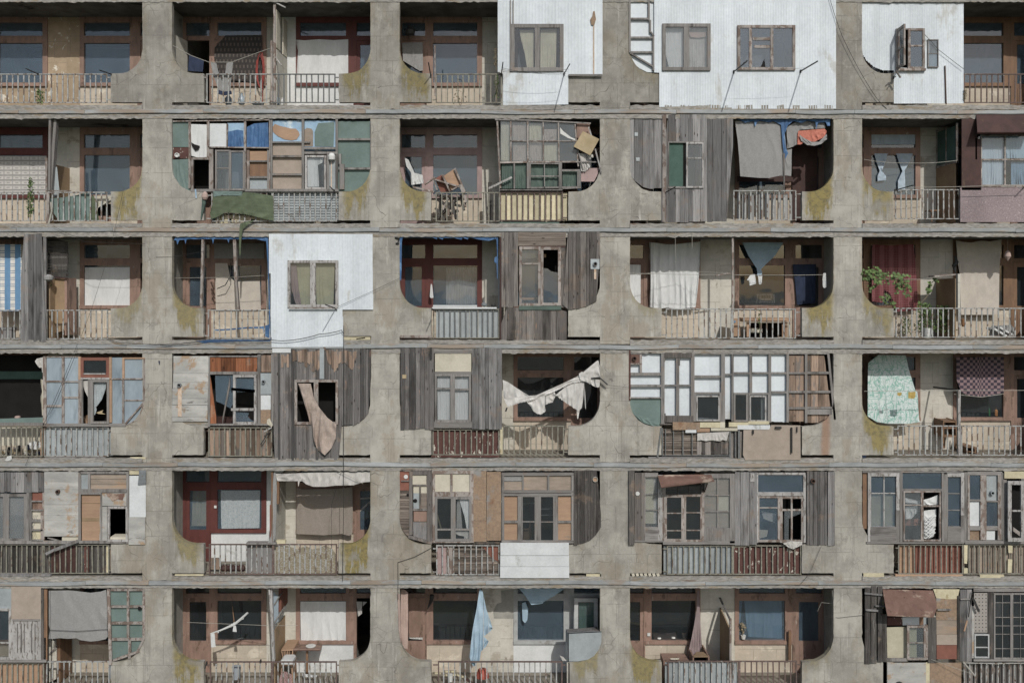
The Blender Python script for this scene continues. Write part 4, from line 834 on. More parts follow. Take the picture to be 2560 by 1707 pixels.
panel(t, 'brown_board', 'frame_brown', R(1770, 105, 1890, 240), .06); panel(t, 'brown_board', 'frame_mauve', [(1810, 520), (1975, 515), (1960, 580), (1930, 640), (1810, 640)], .05); panel(t, 'white_board', 'plastic_white', [(1618, 145), (1650, 180), (1720, 235), (1760, 250), (1755, 262), (1690, 240), (1620, 200)], .015, .004)
m_cloth([(1790, 380), (1920, 390), (1925, 420), (1860, 440), (1900, 500), (1850, 550), (1810, 545), (1800, 460)], .0, .04, 4, seed=2).build('torn_cloth', 'cloth_dirty', t)
bars(t, 'broken_slat', 'frame_peel', [(958, 705, 1175, 600, 18), (1940, 340, 1998, 560, 14), (1880, 140, 1915, 250, 12)], -.04, -.01)
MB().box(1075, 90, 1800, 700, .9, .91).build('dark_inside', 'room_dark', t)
o = panel(None, 'cardboard_sheet', 'cardboard', [(1828, 178), (1978, 250), (1895, 400), (1742, 318)], -.12, .03); tagit(o, 'square yellow foam board hanging askew on the broken enclosure', 'foam board')
t = thing('foam_boards', 'cream insulation boards standing behind the rusty railing', 'boards', 1380, 1000, .1)
m_planks([R(1068, 742, 1685, 1000)], 50, .1, .03, rag=5, vary=.45).build('board', 'foam', t); bars(t, 'strip', 'foam', [(1615, 1005, 1885, 1022)], -.04, .0); bars(t, 'strip', 'tarp_green', [(1062, 1012, 1610, 1030)], .05, .08)
m = MB().box(955, 645, 990, 990, .4, .45); tagit(m.build('plank', 'plank_dark'), 'dark upright plank leaning against the grey divider', 'plank')
view(1, 3)
railing(1150, 1730, ends=(0, 12), vt=720, vb=998, mt='rail_white')
t = thing('balcony_enclosure', 'weathered grey vertical board enclosure with half green window', 'enclosure', 810, 1010, .03, 'makeshift balcony enclosures')
m_planks([[(186, 35), (500, 25), (500, 700), (385, 702), (310, 682), (240, 625), (186, 545)]], 62, .02, rag=6).build('board_wall', 'plank_grey', t)
m_planks([[(535, 25), (1150, 15), (1145, 1005), (490, 1012), (490, 740), (535, 740)], R(570, 290, 865, 680)], 58, -.01, rag=6).build('board_wall', 'plank_grey', t)
bars(t, 'post', 'frame_peelbrown', [(500, 25, 535, 1012)], -.03, .03); bars(t, 'window_frame', 'frame_grey', [(553, 272, 880, 284), (553, 284, 562, 695), (553, 690, 720, 700)], -.03, .03)
window(t, 718, 278, 880, 698, 16, (), (425,), y=-.05, fm='frame_peel', gm='glass_dusty'); panel(t, 'green_cloth', 'cloth_green', R(560, 284, 716, 690), .03); MB().box(690, 290, 716, 690, .025, .03).build('gap', 'black_void', t)
for a_ in ((245, 190, 275, 222), (258, 420, 290, 452)): MB().box(*a_, .0, .015).build('patch', 'silver_panel', t)
rod('twisted laundry arm below the green window', 525, 742, 620, 690, .5)
hang('blanket', 'large plain grey blanket hung from the balcony ceiling', 'blanket', 'cloth_grey', [(1165, 85), (1595, 82), (1625, 200), (1640, 350), (1690, 340), (1685, 590), (1600, 580), (1480, 608), (1380, 606), (1215, 592), (1205, 420), (1190, 250)], .12, .03, 3, rows=18)
hang('tarp_strip', 'torn blue tarp fringe along the ceiling above grey blanket', 'tarpaulin', 'tarp_blue', [(1160, 65), (2045, 65), (2040, 130), (2015, 130), (2000, 95), (1930, 100), (1915, 160), (1905, 90), (1830, 80), (1790, 100), (1750, 95), (1700, 85), (1650, 130), (1625, 200), (1635, 330), (1655, 380), (1625, 440), (1605, 300), (1590, 120), (1520, 85), (1480, 98), (1400, 82), (1370, 95), (1350, 140), (1345, 85), (1260, 100), (1220, 80)], .08, .02, 9, st=3, rows=8)
hang('orange_cloth', 'bright coral quilt bunched in the balcony opening', 'cloth', 'cloth_orange', [(1745, 175), (1990, 155), (2012, 180), (1990, 230), (1900, 275), (1820, 270), (1770, 300), (1740, 300)], .12, .03, 5); hang('grey_cloth', 'grey cloth looped around the coral quilt', 'cloth', 'cloth_grey', [(1755, 205), (1800, 240), (1870, 275), (1940, 275), (2010, 200), (2015, 250), (1960, 295), (1900, 312), (1830, 305), (1775, 265)], .08, .03, 4)
hang('grey_cloth', 'grey drape above the coral quilt', 'cloth', 'cloth_grey', [(1640, 140), (1750, 80), (1990, 100), (2000, 150), (1760, 165), (1730, 300), (1700, 320), (1645, 340)], .16, .03, 5)
t = thing('railing_boards', 'grey boards standing behind the white railing', 'boards', 1460, 990, .12)
m_planks([R(1180, 745, 1700, 990)], 50, .12, .02, rag=8, gap=8).build('board', 'cloth_grey', t); m = MB().box(1612, 380, 1624, 715, .08, .11); m.build('post', 'frame_grey', t)
MB().box(1185, 590, 1700, 640, .9, .93).build('shelf', 'paint_darkbrown', t)
m = MB().box(1695, 300, 1925, 990, 1.15, 1.2); tagit(m.build('dark_curtain', 'paint_darkbrown'), 'dark brown curtain deep in the shaded balcony', 'curtain')
view(1, 4)
railing(835, 1600, ends=(6, 0), vt=910, vb=1262)
divider(DX[4] - 2, 1); t = thing('glazed_screen', 'glazed dark screen standing on the tan balcony divider', 'screen', 1450, 560, .5)
x_ = DX[4] / 100 - .02; z_ = zz(560); m = MB()
for y_, w_ in ((.15, .05), (.7, .03), (1.2, .04)): m.wbox(x_ - .02, y_, z_ + 1.55, x_ + .02, y_ + w_, z_ + 2.55)
m.wbox(x_ - .03, .15, z_ + 1.55, x_ + .03, 1.24, z_ + 1.6); m.build('frame', 'frame_peelbrown', t); MB().wbox(x_ - .003, .2, z_ + 1.6, x_ + .003, 1.2, z_ + 2.5).build('pane', 'cloth_green', t)
def tied(name, lab, mt, top, knot, tail, y, par=None, amp=.02, kw=14):
    """curtain gathered into a knot: top = (u0,u1,v), knot=(u,v), tail=(u0,u1,v)"""
    k, v = knot
    m = m_cloth([(top[0], top[2]), (top[1], top[2]), (top[1] - (top[1] - k) * .35, top[2] + (v - top[2]) * .5), (k + kw, v), (k + kw, v + 8), (tail[1], (v + tail[2]) / 2), (tail[1], tail[2] - 10), (tail[0], tail[2]), (tail[0], (v + tail[2]) / 2), (k - kw, v + 8), (k - kw, v), (top[0] + (k - top[0]) * .35, top[2] + (v - top[2]) * .5)], y, amp, 5, ax=1, st=6, rows=14, seed=k)
    o = m.build(name, mt, par)
    if par is None: tagit(o, lab, 'curtain', 'knotted curtains')
    return o
tied('curtain', 'left tied-up pale blue curtain behind the brown window frame', 'cloth_paleblue', (590, 750, 490), (668, 690), (630, 730, 815), 1.2); tied('curtain', 'right tied-up pale blue curtain reaching down behind the railing', 'cloth_paleblue', (850, 1045, 490), (935, 690), (870, 955, 930), 1.2)
hang('valance', 'pale blue curtain in the transom above the knotted curtains', 'curtain', 'cloth_paleblue', R(548, 240, 1085, 382), 1.24, .01, 12)
t = thing('balcony_enclosure', 'dark maroon board enclosure with awning and blue-white curtained window', 'enclosure', 2000, 1290, .0, 'makeshift balcony enclosures')
panel(t, 'door_board', 'paint_darkbrown', R(1620, -5, 1800, 560), .0, .03); panel(t, 'door_board', 'paint_darkbrown', R(1620, 560, 1848, 920), -.02, .03); panel(t, 'door_board', 'paint_darkbrown', [(1780, 300), (1848, 330), (1848, 560), (1780, 560)], .0, .03)
m = MB(); a0_ = [P(1790, 20, .0), P(2480, 20, .0), P(2480, 235, -.35), P(1805, 240, -.35)]; m.add(a0_ + [p + Vector((0, .02, -.03)) for p in a0_], [(3, 2, 1, 0), (4, 5, 6, 7), (0, 4, 7, 3), (2, 3, 7, 6)]); m.build('awning', 'paint_darkbrown', t)
window(t, 1845, 270, 2480, 870, 14, (2130,), (560,), y=.0, fm='frame_peelbrown', gm='glass_clear', bw=16)
m_cloth(R(1855, 290, 2120, 860), .07, .03, 8, seed=4).build('curtain', 'cloth_paleblue', t); m_cloth(R(2140, 290, 2480, 545), .07, .03, 8, seed=7).build('curtain', 'cloth_skyblue', t); m_cloth(R(2200, 590, 2480, 860), .1, .03, 8, seed=9).build('curtain', 'cloth_blue', t)
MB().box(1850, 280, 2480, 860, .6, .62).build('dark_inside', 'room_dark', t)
panel(t, 'lower_panel', 'speckle', R(1603, 890, 2480, 1295), -.02, .03); bars(t, 'lower_rail', 'frame_peelbrown', [(1850, 865, 2480, 885)], -.03, .03)
wire('pale double clothesline across the far-right balconies', [(470, 560, .1), (1000, 600, .0), (1570, 570, .0)], .006, 'rope', .03); wire('clothesline cord running past the speckled panel', [(960, 890, -.3), (1600, 880, -.3), (2450, 855, -.3)], .007, 'rope', .0)
rod('black laundry arm at the corner of the mossy bracket', 840, 920, 1060, 860, .5); rod('rod leaning across the pink speckled panel', 2340, 900, 2352, 880, .3)
m = MB().box(1250, 1150, 1400, 1165, .7, 1.0).box(1265, 1165, 1275, 1290, .7, .72).box(1375, 1165, 1385, 1290, .7, .72); tagit(m.build('small_table', 'frame_oak'), 'small brown table in the shade behind the railing', 'table')
# ================================================================ third storey down
view(2, 0)
railing(-60, 272, vt=1068, vb=1450); railing(600, 1412, vt=1068, vb=1452, ends=(0, 9)); divider(DX[0], 2)
hang('check_curtain', 'blue and white checked curtain beside grey boards', 'curtain', 'blue_check', [(-60, 215), (275, 215), (290, 600), (290, 1085), (-60, 1090)], .6, .03, 3)
t = thing('board_screen', 'tall grey weathered plank strip standing between two balconies', 'board screen', 430, 1490, -.02)
m_planks([[(275, 78), (575, 70), (600, 1490), (272, 1492)]], 58, -.03, gap=.8, rag=8).build('plank', 'plank_grey', t); MB().box(565, 20, 600, 1480, -.0, .04).build('post', 'plank_grey', t)
t = thing('slatted_screen', 'dark brown slatted screen above the tan balcony divider', 'screen', 730, 640, .3)
m = m_planks([[(585, 140), (885, 145), (885, 640), (660, 640), (640, 590), (590, 585)]], 44, .45, .02, axis=1, rag=6); m.build('slat', 'plank_dark', t); MB().bar(680, 640, 880, 660, 16, .42, .45).build('ledge', 'paint_darkbrown', t)
panel(t, 'tan_board', 'tan_board', [(625, 660), (845, 660), (850, 1340), (660, 1380), (625, 1440)], .5, .02); bars(t, 'post', 'frame_brown', [(858, 655, 862, 1400, 30)], .48, .5)
m = MB().lathe(P(630, 700, .1), [(.02, 0), (.12, .05), (.13, .12), (.05, .18)]); tagit(m.build('rag_bundle', 'cloth_grey'), 'grey bundle of rags stuck at the end of the plank strip', 'bundle')
hang('window_cover', 'white plastic sheet filling the brown window pane', 'cover', 'cloth_white', R(1108, 515, 1705, 1022), 1.255, .004, 2)
m = MB().box(-20, 1325, 150, 1440, .5, .7); m.box(-20, 1300, 160, 1325, .48, .72); tagit(m.build('crate', 'plank_grey'), 'small grey wooden crate behind the left railing', 'crate')
wire('long thin wire slanting across several balconies on the left', [(1620, -530, -.15), (1450, 250, -.1), (1200, 1050, -.08), (1060, 1420, -.05)], .004); wire('thin wire crossing down to the brown window', [(700, -20, -.1), (1100, 180, -.1), (1900, 210, -.05)], .004); wire('dark cable drooping along the slab ledge', [(1380, 1440, -.06), (1560, 1500, -.1), (2250, 1540, -.1)], .006)
plant('leafy vine with a few yellowish leaves on the tan divider', 655, 800, .3, .3, 12, .06, 'leaf', .07)
view(2, 1)
railing(470, 1085, vt=800, vb=1085, ends=(8, 0)); divider(DX[1] - 4, 2, mt='grey_plaster')
hang('window_cover', 'large grey sheet taped across the big window', 'cover', 'cloth_offwhite', [(540, 345), (660, 345), (690, 490), (740, 525), (980, 520), (990, 800), (545, 800)], 1.18, .012, 3)
hang('window_cover', 'grey sheet stretched over the transom window', 'cover', 'cloth_grey', R(530, 150, 1022, 300), 1.19, .008, 3)
hang('tarp_strip', 'ragged blue tarp edging around the balcony opening', 'tarpaulin', 'tarp_blue', [(133, 120), (150, 95), (400, 85), (1060, 88), (1085, 1100), (1070, 1098), (1065, 700), (1055, 360), (1040, 130), (930, 108), (680, 112), (672, 150), (660, 112), (530, 108), (520, 160), (508, 108), (260, 112), (250, 160), (240, 115), (190, 118), (170, 165), (160, 122)], .03, .02, 8, rows=6, st=3)
hang('tarp_strip', 'blue tarp shred trailing behind the railing', 'tarpaulin', 'tarp_blue', [(520, 995), (700, 985), (850, 970), (1000, 965), (1070, 945), (1080, 1080), (1020, 1060), (1010, 985), (850, 985), (700, 1000), (560, 1008)], .1, .02, 5, rows=5)
hang('tarp_strip', 'blue tarp trim lying along the slab ledge', 'tarpaulin', 'tarp_blue', [(350, 1108), (470, 1092), (1080, 1095), (1085, 1108), (850, 1112), (480, 1120), (440, 1130), (400, 1118)], -.04, .01, 9, rows=3)
t = thing('timber_props', 'two pale timber props holding up the blue-edged opening', 'props', 560, 800, .1); bars(t, 'prop', 'frame_peelbrown', [(418, 105, 400, 800, 22), (728, 110, 742, 510, 28), (740, 480, 768, 815, 16)], .05, .1)
m = MB().tube([P(500, 530, 1.0), P(530, 600, 1.05), P(510, 640, 1.05), P(540, 690, 1.05)], .02, 5); tagit(m.build('lock_chain', 'rusty'), 'rusty lock and hasp on the brown door post', 'lock')
m = MB().tube(sway([(695, 340, .95), (690, 470, .9), (640, 560, .9), (560, 595, .95)], 5), .012, 6); tagit(m.build('dark_rag', 'dark_metal'), 'dark rag hanging from the corner of the sheet', 'rag')
t = thing('balcony_enclosure', 'bright white corrugated enclosure with peeling window and yellowish curtains', 'enclosure', 1440, 1165, -.05, 'makeshift balcony enclosures')
m_sheet([[(1068, 58), (2080, 60), (2090, 800), (1790, 800), (1800, 1163), (1092, 1168)], R(1270, 335, 1725, 755)], 27, -.06).build('cladding', 'white_sheet', t)
window(t, 1250, 316, 1745, 776, 26, (1497,), y=-.09, fm='frame_peel', bw=52, gm='glass_clear', th=.08)
m_cloth([(1275, 340), (1335, 345), (1360, 600), (1385, 750), (1330, 745), (1290, 600)], .0, .03, 3, seed=2).build('curtain', 'cloth_mauve', t); m_cloth([(1335, 345), (1470, 345), (1470, 750), (1385, 750), (1355, 560)], .03, .03, 4, seed=6).build('curtain', 'cloth_olive', t); m_cloth([(1522, 345), (1712, 345), (1700, 750), (1535, 750)], .03, .02, 3, seed=9).build('curtain', 'cloth_olive', t)
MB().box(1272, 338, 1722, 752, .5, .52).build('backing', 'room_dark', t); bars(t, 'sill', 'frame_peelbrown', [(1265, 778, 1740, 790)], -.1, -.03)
rod('laundry arm below the peeling window with yellowish curtains', 1722, 788, 1620, 750, .8, y0=-.06)
wire('black cable sagging over the bottom of white cladding', [(0, 1145, -.1), (450, 1100, -.1), (1090, 1095, -.12), (1290, 1098, -.12), (1560, 1040, -.12), (1780, 1000, -.12), (1800, 1030, -.1)], .009, sag=.02); wire('wire running from white cladding across the pier', [(1745, 770, -.1), (2090, 615, -.08), (2352, 490, -.05)], .004); wire('clothes wire across the covered window', [(-40, 285, -.02), (130, 285, .0), (500, 215, .05)], .004); wire('double clothes wire across the balcony with timber props', [(130, 490, .4), (690, 485, .4), (1020, 465, .4)], .005, 'rope')
t = thing('foam_block', 'cream foam block stuffed in the slot under the bracket', 'foam block', 1930, 1100, .02); panel(t, 'foam_face', 'foam', [(1800, 1060), (2070, 1058), (2068, 1095), (1800, 1098)], .0, .05); MB().bar(1925, 1085, 2010, 1075, 10, -.01, .0).build('hole', 'black_void', t)
bars(t, 'timber_edge', 'frame_grey', [(1800, 1100, 2068, 1115)], -.01, .03)
view(2, 2)
railing(450, 1062, vt=742, vb=1014, mt='rail_grey', ends=(0, 0), top='rail_olive'); divider(DX[2] - 2, 2, mt='silver_panel', h=1.9)
hang('tarp_strip', 'blue tarp nailed along the top and sides of red-framed balcony', 'tarpaulin', 'tarp_blue', [(145, 480), (142, 75), (200, 68), (1000, 75), (1048, 88), (1045, 470), (1030, 460), (1034, 330), (1012, 310), (1018, 270), (1036, 260), (1032, 100), (960, 118), (880, 108), (780, 85), (770, 105), (720, 90), (715, 108), (640, 92), (545, 92), (540, 108), (490, 88), (485, 105), (450, 90), (210, 85), (170, 92), (163, 150), (160, 480)], .02, .02, 9, rows=6, st=3)
hang('net_curtain', 'long white net curtain inside the red-framed window', 'curtain', 'cloth_dirty', [(570, 362), (860, 362), (860, 702), (570, 702)], 1.4, .04, 12)
hang('tea_towel', 'white tea towel hanging from the red door post', 'towel', 'cloth_white', [(430, 510), (442, 520), (455, 640), (430, 645), (420, 630)], 1.0, .01, 2)
t = thing('panel_boards', 'pale grey-blue flat panels fixed behind the olive railing', 'panel', 760, 1010, .1); m_planks([R(478, 745, 1060, 1010)], 97, .1, .02, rag=1, vary=.12).build('panel', 'silver_panel', t); bars(t, 'sill', 'white_board', [(450, 708, 855, 726), (440, 728, 1035, 742)], -.0, .06)
m = MB().lathe(P(920, 722, .05), [(.03, 0), (.07, .03), (.07, .07), (.02, .1), (.02, .15)]); tagit(m.build('oil_lamp', 'grey_metal'), 'small metal lamp standing on the railing board', 'lamp'); m = MB().lathe(P(1005, 722, .05), [(.05, 0), (.06, .03), (.04, .06)]); tagit(m.build('dark_bowl', 'dark_metal'), 'dark upturned bowl on the railing board', 'bowl')
t = thing('balcony_enclosure', 'brown-grey plank enclosure around a tall half-broken window', 'enclosure', 1380, 1030, .0, 'makeshift balcony enclosures')
m_planks([R(1078, 38, 1232, 722)], 42, -.03, rag=4).build('board_wall', 'plank_brown', t); m_planks([R(1232, 35, 1670, 165)], 34, -.02, axis=1, rag=2).build('board_wall', 'plank_brownh', t)
m_planks([[(1675, 32), (1985, 30), (1980, 650), (1945, 675), (1870, 710), (1860, 720), (1740, 745), (1660, 745), (1640, 700)]], 42, -.035, rag=6).build('board_wall', 'plank_brown', t)
m_planks([[(1078, 725), (1660, 740), (1680, 770), (1680, 1030), (1075, 1028)]], 76, -.02, rag=4).build('board_wall', 'plank_brown', t)
bars(t, 'post', 'paint_darkbrown', [(1062, 40, 1078, 1030), (1240, 165, 1665, 178)], -.01, .03); bars(t, 'post', 'plank_brown', [(1625, 165, 1668, 730)], .0, .03)
window(t, 1242, 172, 1440, 715, 24, (), (328,), y=-.03, fm='frame_peelbrown', gm='glass_dusty', bw=14); window(t, 1438, 175, 1625, 712, 26, (), (), y=-.03, fm='frame_peelbrown', gm=None)
m = MB(); m.add([P(a, b_, .0) for a, b_ in ((1463, 688), (1598, 688), (1598, 410), (1540, 400), (1500, 372), (1465, 370))], [(0, 1, 2, 3, 4, 5)]); m.build('broken_pane', 'glass_blue', t)
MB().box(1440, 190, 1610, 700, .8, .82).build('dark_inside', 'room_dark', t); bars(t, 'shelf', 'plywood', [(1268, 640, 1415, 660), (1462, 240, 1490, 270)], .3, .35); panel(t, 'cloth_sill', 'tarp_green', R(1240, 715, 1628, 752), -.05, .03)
panel(t, 'vent_plate', 'silver_panel', R(1898, 285, 1980, 378), -.05, .01); vent(t, 1940, 330, 20, -.05); MB().box(1930, 352, 1950, 470, -.042, -.04).build('rust_streak', 'rust_stain', t)
rod('dark rod slanting under the olive railing end', 470, 760, 440, 740, .7)
m = MB().box(150, 985, 440, 1008, -.02, .05); tagit(m.build('timber_strip', 'frame_peelbrown'), 'brown timber strip laid in the slot below the bracket', 'timber')
m = MB().tube([P(105, 90, .0), P(140, 95, -.05), P(130, 140, -.03), P(112, 145, .0)], .03, 6); tagit(m.build('cable_clamp', 'dark_metal'), 'black cable clamp bolted to the top corner of the pier', 'clamp')
view(2, 3)
railing(530, 1140, vt=740, vb=1012, ends=(12, 0)); railing(1140, 1725, vt=740, vb=1015, ends=(0, 12))
hang('sheet', 'large white bedsheet hung over the left window', 'curtain', 'cloth_white', [(378, 130), (450, 138), (530, 150), (620, 150), (720, 138), (850, 125), (845, 300), (835, 450), (820, 600), (805, 730), (700, 738), (640, 742), (540, 732), (450, 745), (385, 725), (392, 400)], 1.0, .05, 8, rows=20)
hang('sheet', 'narrow white sheet over the far left door pane', 'curtain', 'cloth_white', [(186, 335), (305, 340), (302, 420), (308, 690), (180, 690)], 1.1, .03, 4)
tied('curtain', 'pale blue curtain gathered into a knot above white washing', 'cloth_skyblue', (1235, 1615, 132), (1388, 375), (1372, 1415, 440), 1.05, kw=20)
hang('washing', 'small white top drying in front of the dark window', 'laundry', 'cloth_white', [(1310, 428), (1350, 425), (1362, 510), (1320, 525), (1300, 530), (1296, 480), (1275, 480)], .4, .02, 3); hang('washing', 'narrow white sock drying under the blue knot', 'laundry', 'cloth_white', [(1378, 440), (1418, 440), (1415, 500), (1405, 520), (1385, 515)], .4, .02, 2); hang('washing', 'white cloth on the line at the right end, near the curved pier', 'laundry', 'cloth_white', [(1978, 415), (2002, 412), (2010, 540), (1990, 552), (1975, 545), (1970, 480)], .3, .02, 2)
hang('dark_blanket', 'dark navy patterned blanket over the right balcony door', 'blanket', 'cloth_navy', [(1695, 335), (1912, 332), (1905, 690), (1735, 705), (1715, 500)], 1.15, .03, 4)
divider(DX[3] - 1, 2, h=.3, mt='peach'); m = MB().box(1138, 85, 1156, 1000, .05, .1); m.bar(990, 435, 1130, 415, 10, .06, .09); tagit(m.build('post', 'frame_peelbrown'), 'thin dark post with cross arm dividing the open double balcony', 'post')
wire('two pale clotheslines stretched over the open double balcony', [(188, 415, .1), (1140, 430, .1), (1980, 430, .3)], .006, 'rope', .01); wire('second slack clothesline before the white bedsheet', [(188, 430, .3), (700, 395, .6), (1120, 415, .1)], .005, 'rope')
t = thing('table', 'wooden table with thick top standing behind the balusters', 'table', 1460, 1000, .7)
m = MB().box(1240, 828, 1680, 862, .45, .95); m.build('tabletop', 'plywood', t)
for a_ in ((1275, 865, 1300, 1000, .5), (1600, 865, 1650, 1000, .5), (1290, 865, 1310, 1000, .9), (1610, 865, 1630, 1000, .9)): MB().box(*a_[:4], a_[4], a_[4] + .04).build('leg', 'plywood', t)
MB().box(1300, 925, 1420, 960, .5, .9).build('box', 'paper', t); MB().box(1300, 870, 1600, 1000, 1.0, 1.02).build('painted_shade', 'room_dark', t)  # last piece is a dark sheet painting the shade under the tabletop
t = thing('wooden_board', 'light wooden board with a blue sticker leaning by the table', 'board', 1190, 1000, .6); panel(t, 'board', 'plywood', [(1142, 830), (1210, 830), (1215, 990), (1145, 995)], .6, .03); MB().disc(1162, 860, 12, .585).build('sticker', 'cloth_blue', t)
t = thing('chair', 'back of a small white slatted chair seen inside the window', 'chair', 1445, 690, 1.5); bars(t, 'backrest', 'frame_peel', [(1365, 612, 1530, 612, 10), (1395, 655, 1510, 655, 18), (1395, 678, 1510, 678, 8), (1375, 610, 1365, 690, 10), (1525, 610, 1530, 690, 10), (1400, 615, 1395, 690, 8), (1500, 615, 1510, 690, 8)], 1.4, 1.43)
for q_ in ((618, 300, 1.4), (772, 180, .8)): wire('loose %s string dangling from the slab edge' % ('long' if q_[0] < 700 else 'short'), [(q_[0], 30, -.02), (q_[0] + 2, q_[1], -.02)], .005, 'rope', name='string', cat='string')
plant('young spindly plant in front of the wooden table', 1395, 1010, .2, .7, 50, .05, 'leaf', .05)
view(2, 4)
railing(840, 1590, vt=938, vb=1288, ends=(6, 0)); railing(1590, 2450, vt=938, vb=1285)
hang('red_blanket', 'faded red striped blanket hung over the window behind the vine', 'blanket', 'red_stripe', [(570, 195), (780, 205), (1050, 190), (1075, 400), (1090, 600), (1105, 960), (860, 985), (840, 935), (780, 770), (705, 720), (690, 880), (560, 860)], 1.1, .03, 6, rows=16)
t = thing('wire_mesh', 'square wire mesh trellis standing in front of the red blanket', 'mesh', 850, 930, .9); m = MB()
for i_ in range(20): m.bar(565 + i_ * 28.5, 230, 565 + i_ * 28.5, 920, 2.6, .9, .905)
for i_ in range(24): m.bar(560, 240 + i_ * 29.5, 1110, 240 + i_ * 29.5, 2.6, .9, .905)
m.build('grid', 'mesh_red', t)
def vine(label, pts, n, leaf, y, spread):
    base = P(pts[0][0], pts[0][1], y); t = bpy.data.objects.new('vine', None); COL.objects.link(t); t.location = base; ORG[t.name] = base; tagit(t, label, 'vine', 'plants growing on the balconies')
    W = sway([(a, b_, y + rnd(-.06, .06)) for a, b_ in pts], 6); MB().tube(W, .008, 5).build('stem', 'dry_stem', t); m = MB()
    for i in range(n):
        p = W[int(rnd(0, len(W) - 1))] + Vector((rnd(-1, 1), rnd(-1, .6), rnd(-1, 1))) * spread; a = rnd(0, 6.28); s_ = leaf * rnd(.6, 1.2)
        nrm = Vector((rnd(-.7, .7), -1, rnd(-.2, .9))).normalized(); u_ = nrm.cross(Vector((math.cos(a), 0, math.sin(a)))).normalized(); v_ = nrm.cross(u_)
        ps = [p + u_ * s_ * math.cos(q) * (1 if k_ % 2 == 0 else .62) + v_ * s_ * math.sin(q) * (1 if k_ % 2 == 0 else .62) for k_, q in enumerate([j_ * math.pi / 5 for j_ in range(10)])]
        m.add(ps, [tuple(range(10))], rnd(.1, .9))
    m.build('foliage', 'leaf', t)
vine('green grapevine trailing over the clothesline before the red blanket', [(450, 540), (540, 560), (640, 590), (800, 590), (950, 610), (880, 700), (980, 760)], 190, .045, .15, .15); vine('short shoot of vine with broad leaves at the pier', [(480, 620), (560, 490), (660, 520), (600, 640), (520, 750)], 60, .042, .2, .1)
vine('climbing vine rising from the bush behind the divider', [(1130, 900), (1230, 780), (1210, 700), (1300, 610), (1330, 610)], 26, .05, .5, .06); vine('low curled vine branch under the red blanket tear', [(820, 910), (760, 860), (700, 820), (780, 790)], 30, .045, .3, .07)
plant('dense green bush in a pot behind the balusters', 1180, 1285, .4, .85, 520, .3, 'leaf', .06); plant('dark leafy shrub next to the shaded tan divider', 1420, 1285, .6, .8, 480, .28, 'leaf', .06); plant('small yellow-green potted shrub near the bracket', 970, 1285, .4, .5, 130, .16, 'leaf', .05)
m = MB().lathe(P(1215, 1290, .2), [(.08, 0), (.11, .22), (.11, .24), (.09, .24)], 18); tagit(m.build('plant_pot', 'plastic_white'), 'white plant pot beneath the dense green bush', 'plant pot')
divider(DX[4] - 2, 2, mt='tan_board', h=1.55)
t = thing('divider_post', 'pale upright post at the front of the tan divider', 'post', 1585, 930, .1); bars(t, 'post', 'cream', [(1575, 540, 1603, 940)], .05, .1); bars(t, 'rail', 'frame_peelbrown', [(1300, 568, 1590, 545, 14)], .3, .33)
hang('roller_cover', 'plain beige sheet covering the right-hand window', 'curtain', 'cloth_offwhite', [(1550, 145), (1640, 165), (1730, 172), (1850, 150), (1950, 158), (2090, 135), (2070, 400), (2060, 640), (2060, 1020), (1610, 1020), (1600, 560), (1570, 400)], 1.05, .02, 3, rows=18)
m = MB().tube([P(1540, 330, .9), P(1560, 400, .9), P(1530, 440, .9), P(1548, 540, .9)], [.02, .05, .06, .01], 7); tagit(m.build('utensil_bundle', 'dark_metal'), 'dark bundle of utensils hanging beside the beige sheet', 'bundle')
m = MB().lathe(P(2160, 390, .5), [(.0, 0), (.08, .12), (.06, .24), (.01, .27)]); tagit(m.build('hanging_shell', 'cloth_pink'), 'pale shell-shaped ornament hanging from a cord', 'ornament'); wire('cord holding the shell-shaped ornament', [(2160, 110, .5), (2160, 262, .5)], .004, 'rope', name='string', cat='string')
t = thing('laundry_bag', 'grey and white striped bag on the balcony floor', 'bag', 2100, 1270, .5); m = m_cloth([(1950, 1180), (1990, 1155), (2200, 1135), (2240, 1180), (2235, 1270), (1940, 1270)], .5, .1, 2, seed=3); m.build('bag', 'cloth_grey', t); bars(t, 'stripe', 'cloth_white', [(2000, 1180, 2150, 1270, 22), (2060, 1160, 2210, 1250, 18)], .36, .38)
m = MB().lathe(P(1638, 1160, .1), [(.03, 0), (.05, .05), (.05, .18), (.03, .2)]); tagit(m.build('copper_pot', 'bottle_brown'), 'copper coloured jar hanging by the railing post', 'jar')
wire('taut clothesline carrying the grapevine', [(560, 600, .2), (1120, 605, .2), (1560, 545, .2)], .006, 'rope')
# ================================================================ fourth storey down
view(3, 0)
railing(-60, 560, vt=1045, vb=1440, mt='rail_olive'); railing(580, 1425, vt=1055, vb=1440, ends=(0, 10), mt='rail_white')
t = thing('torn_opening', 'ragged strips of torn white cladding at the edge of a dark opening', 'torn cladding', 530, 950, .02)
m_cloth([(455, 200), (480, 165), (560, 145), (560, 350), (545, 340), (545, 280), (520, 285), (500, 270), (480, 240)], .0, .04, 4, seed=2).build('torn_sheet', 'cloth_dirty', t); m_cloth([(530, 430), (565, 440), (565, 900), (545, 910), (530, 860), (540, 760), (528, 680), (545, 600)], .0, .03, 3, seed=5).build('torn_edge', 'paper', t)
MB().box(-60, 120, 560, 940, 1.0, 1.02).build('dark_inside', 'black_void', t); panel(t, 'green_shelf', 'cloth_green', R(-60, 330, 550, 430), .98, .01)
bars(t, 'sill', 'frame_grey', [(-60, 1000, 570, 1040)], -.0, .08); panel(t, 'green_sill', 'tarp_teal', [(-60, 950), (560, 930), (560, 1000), (-60, 1000)], .02)
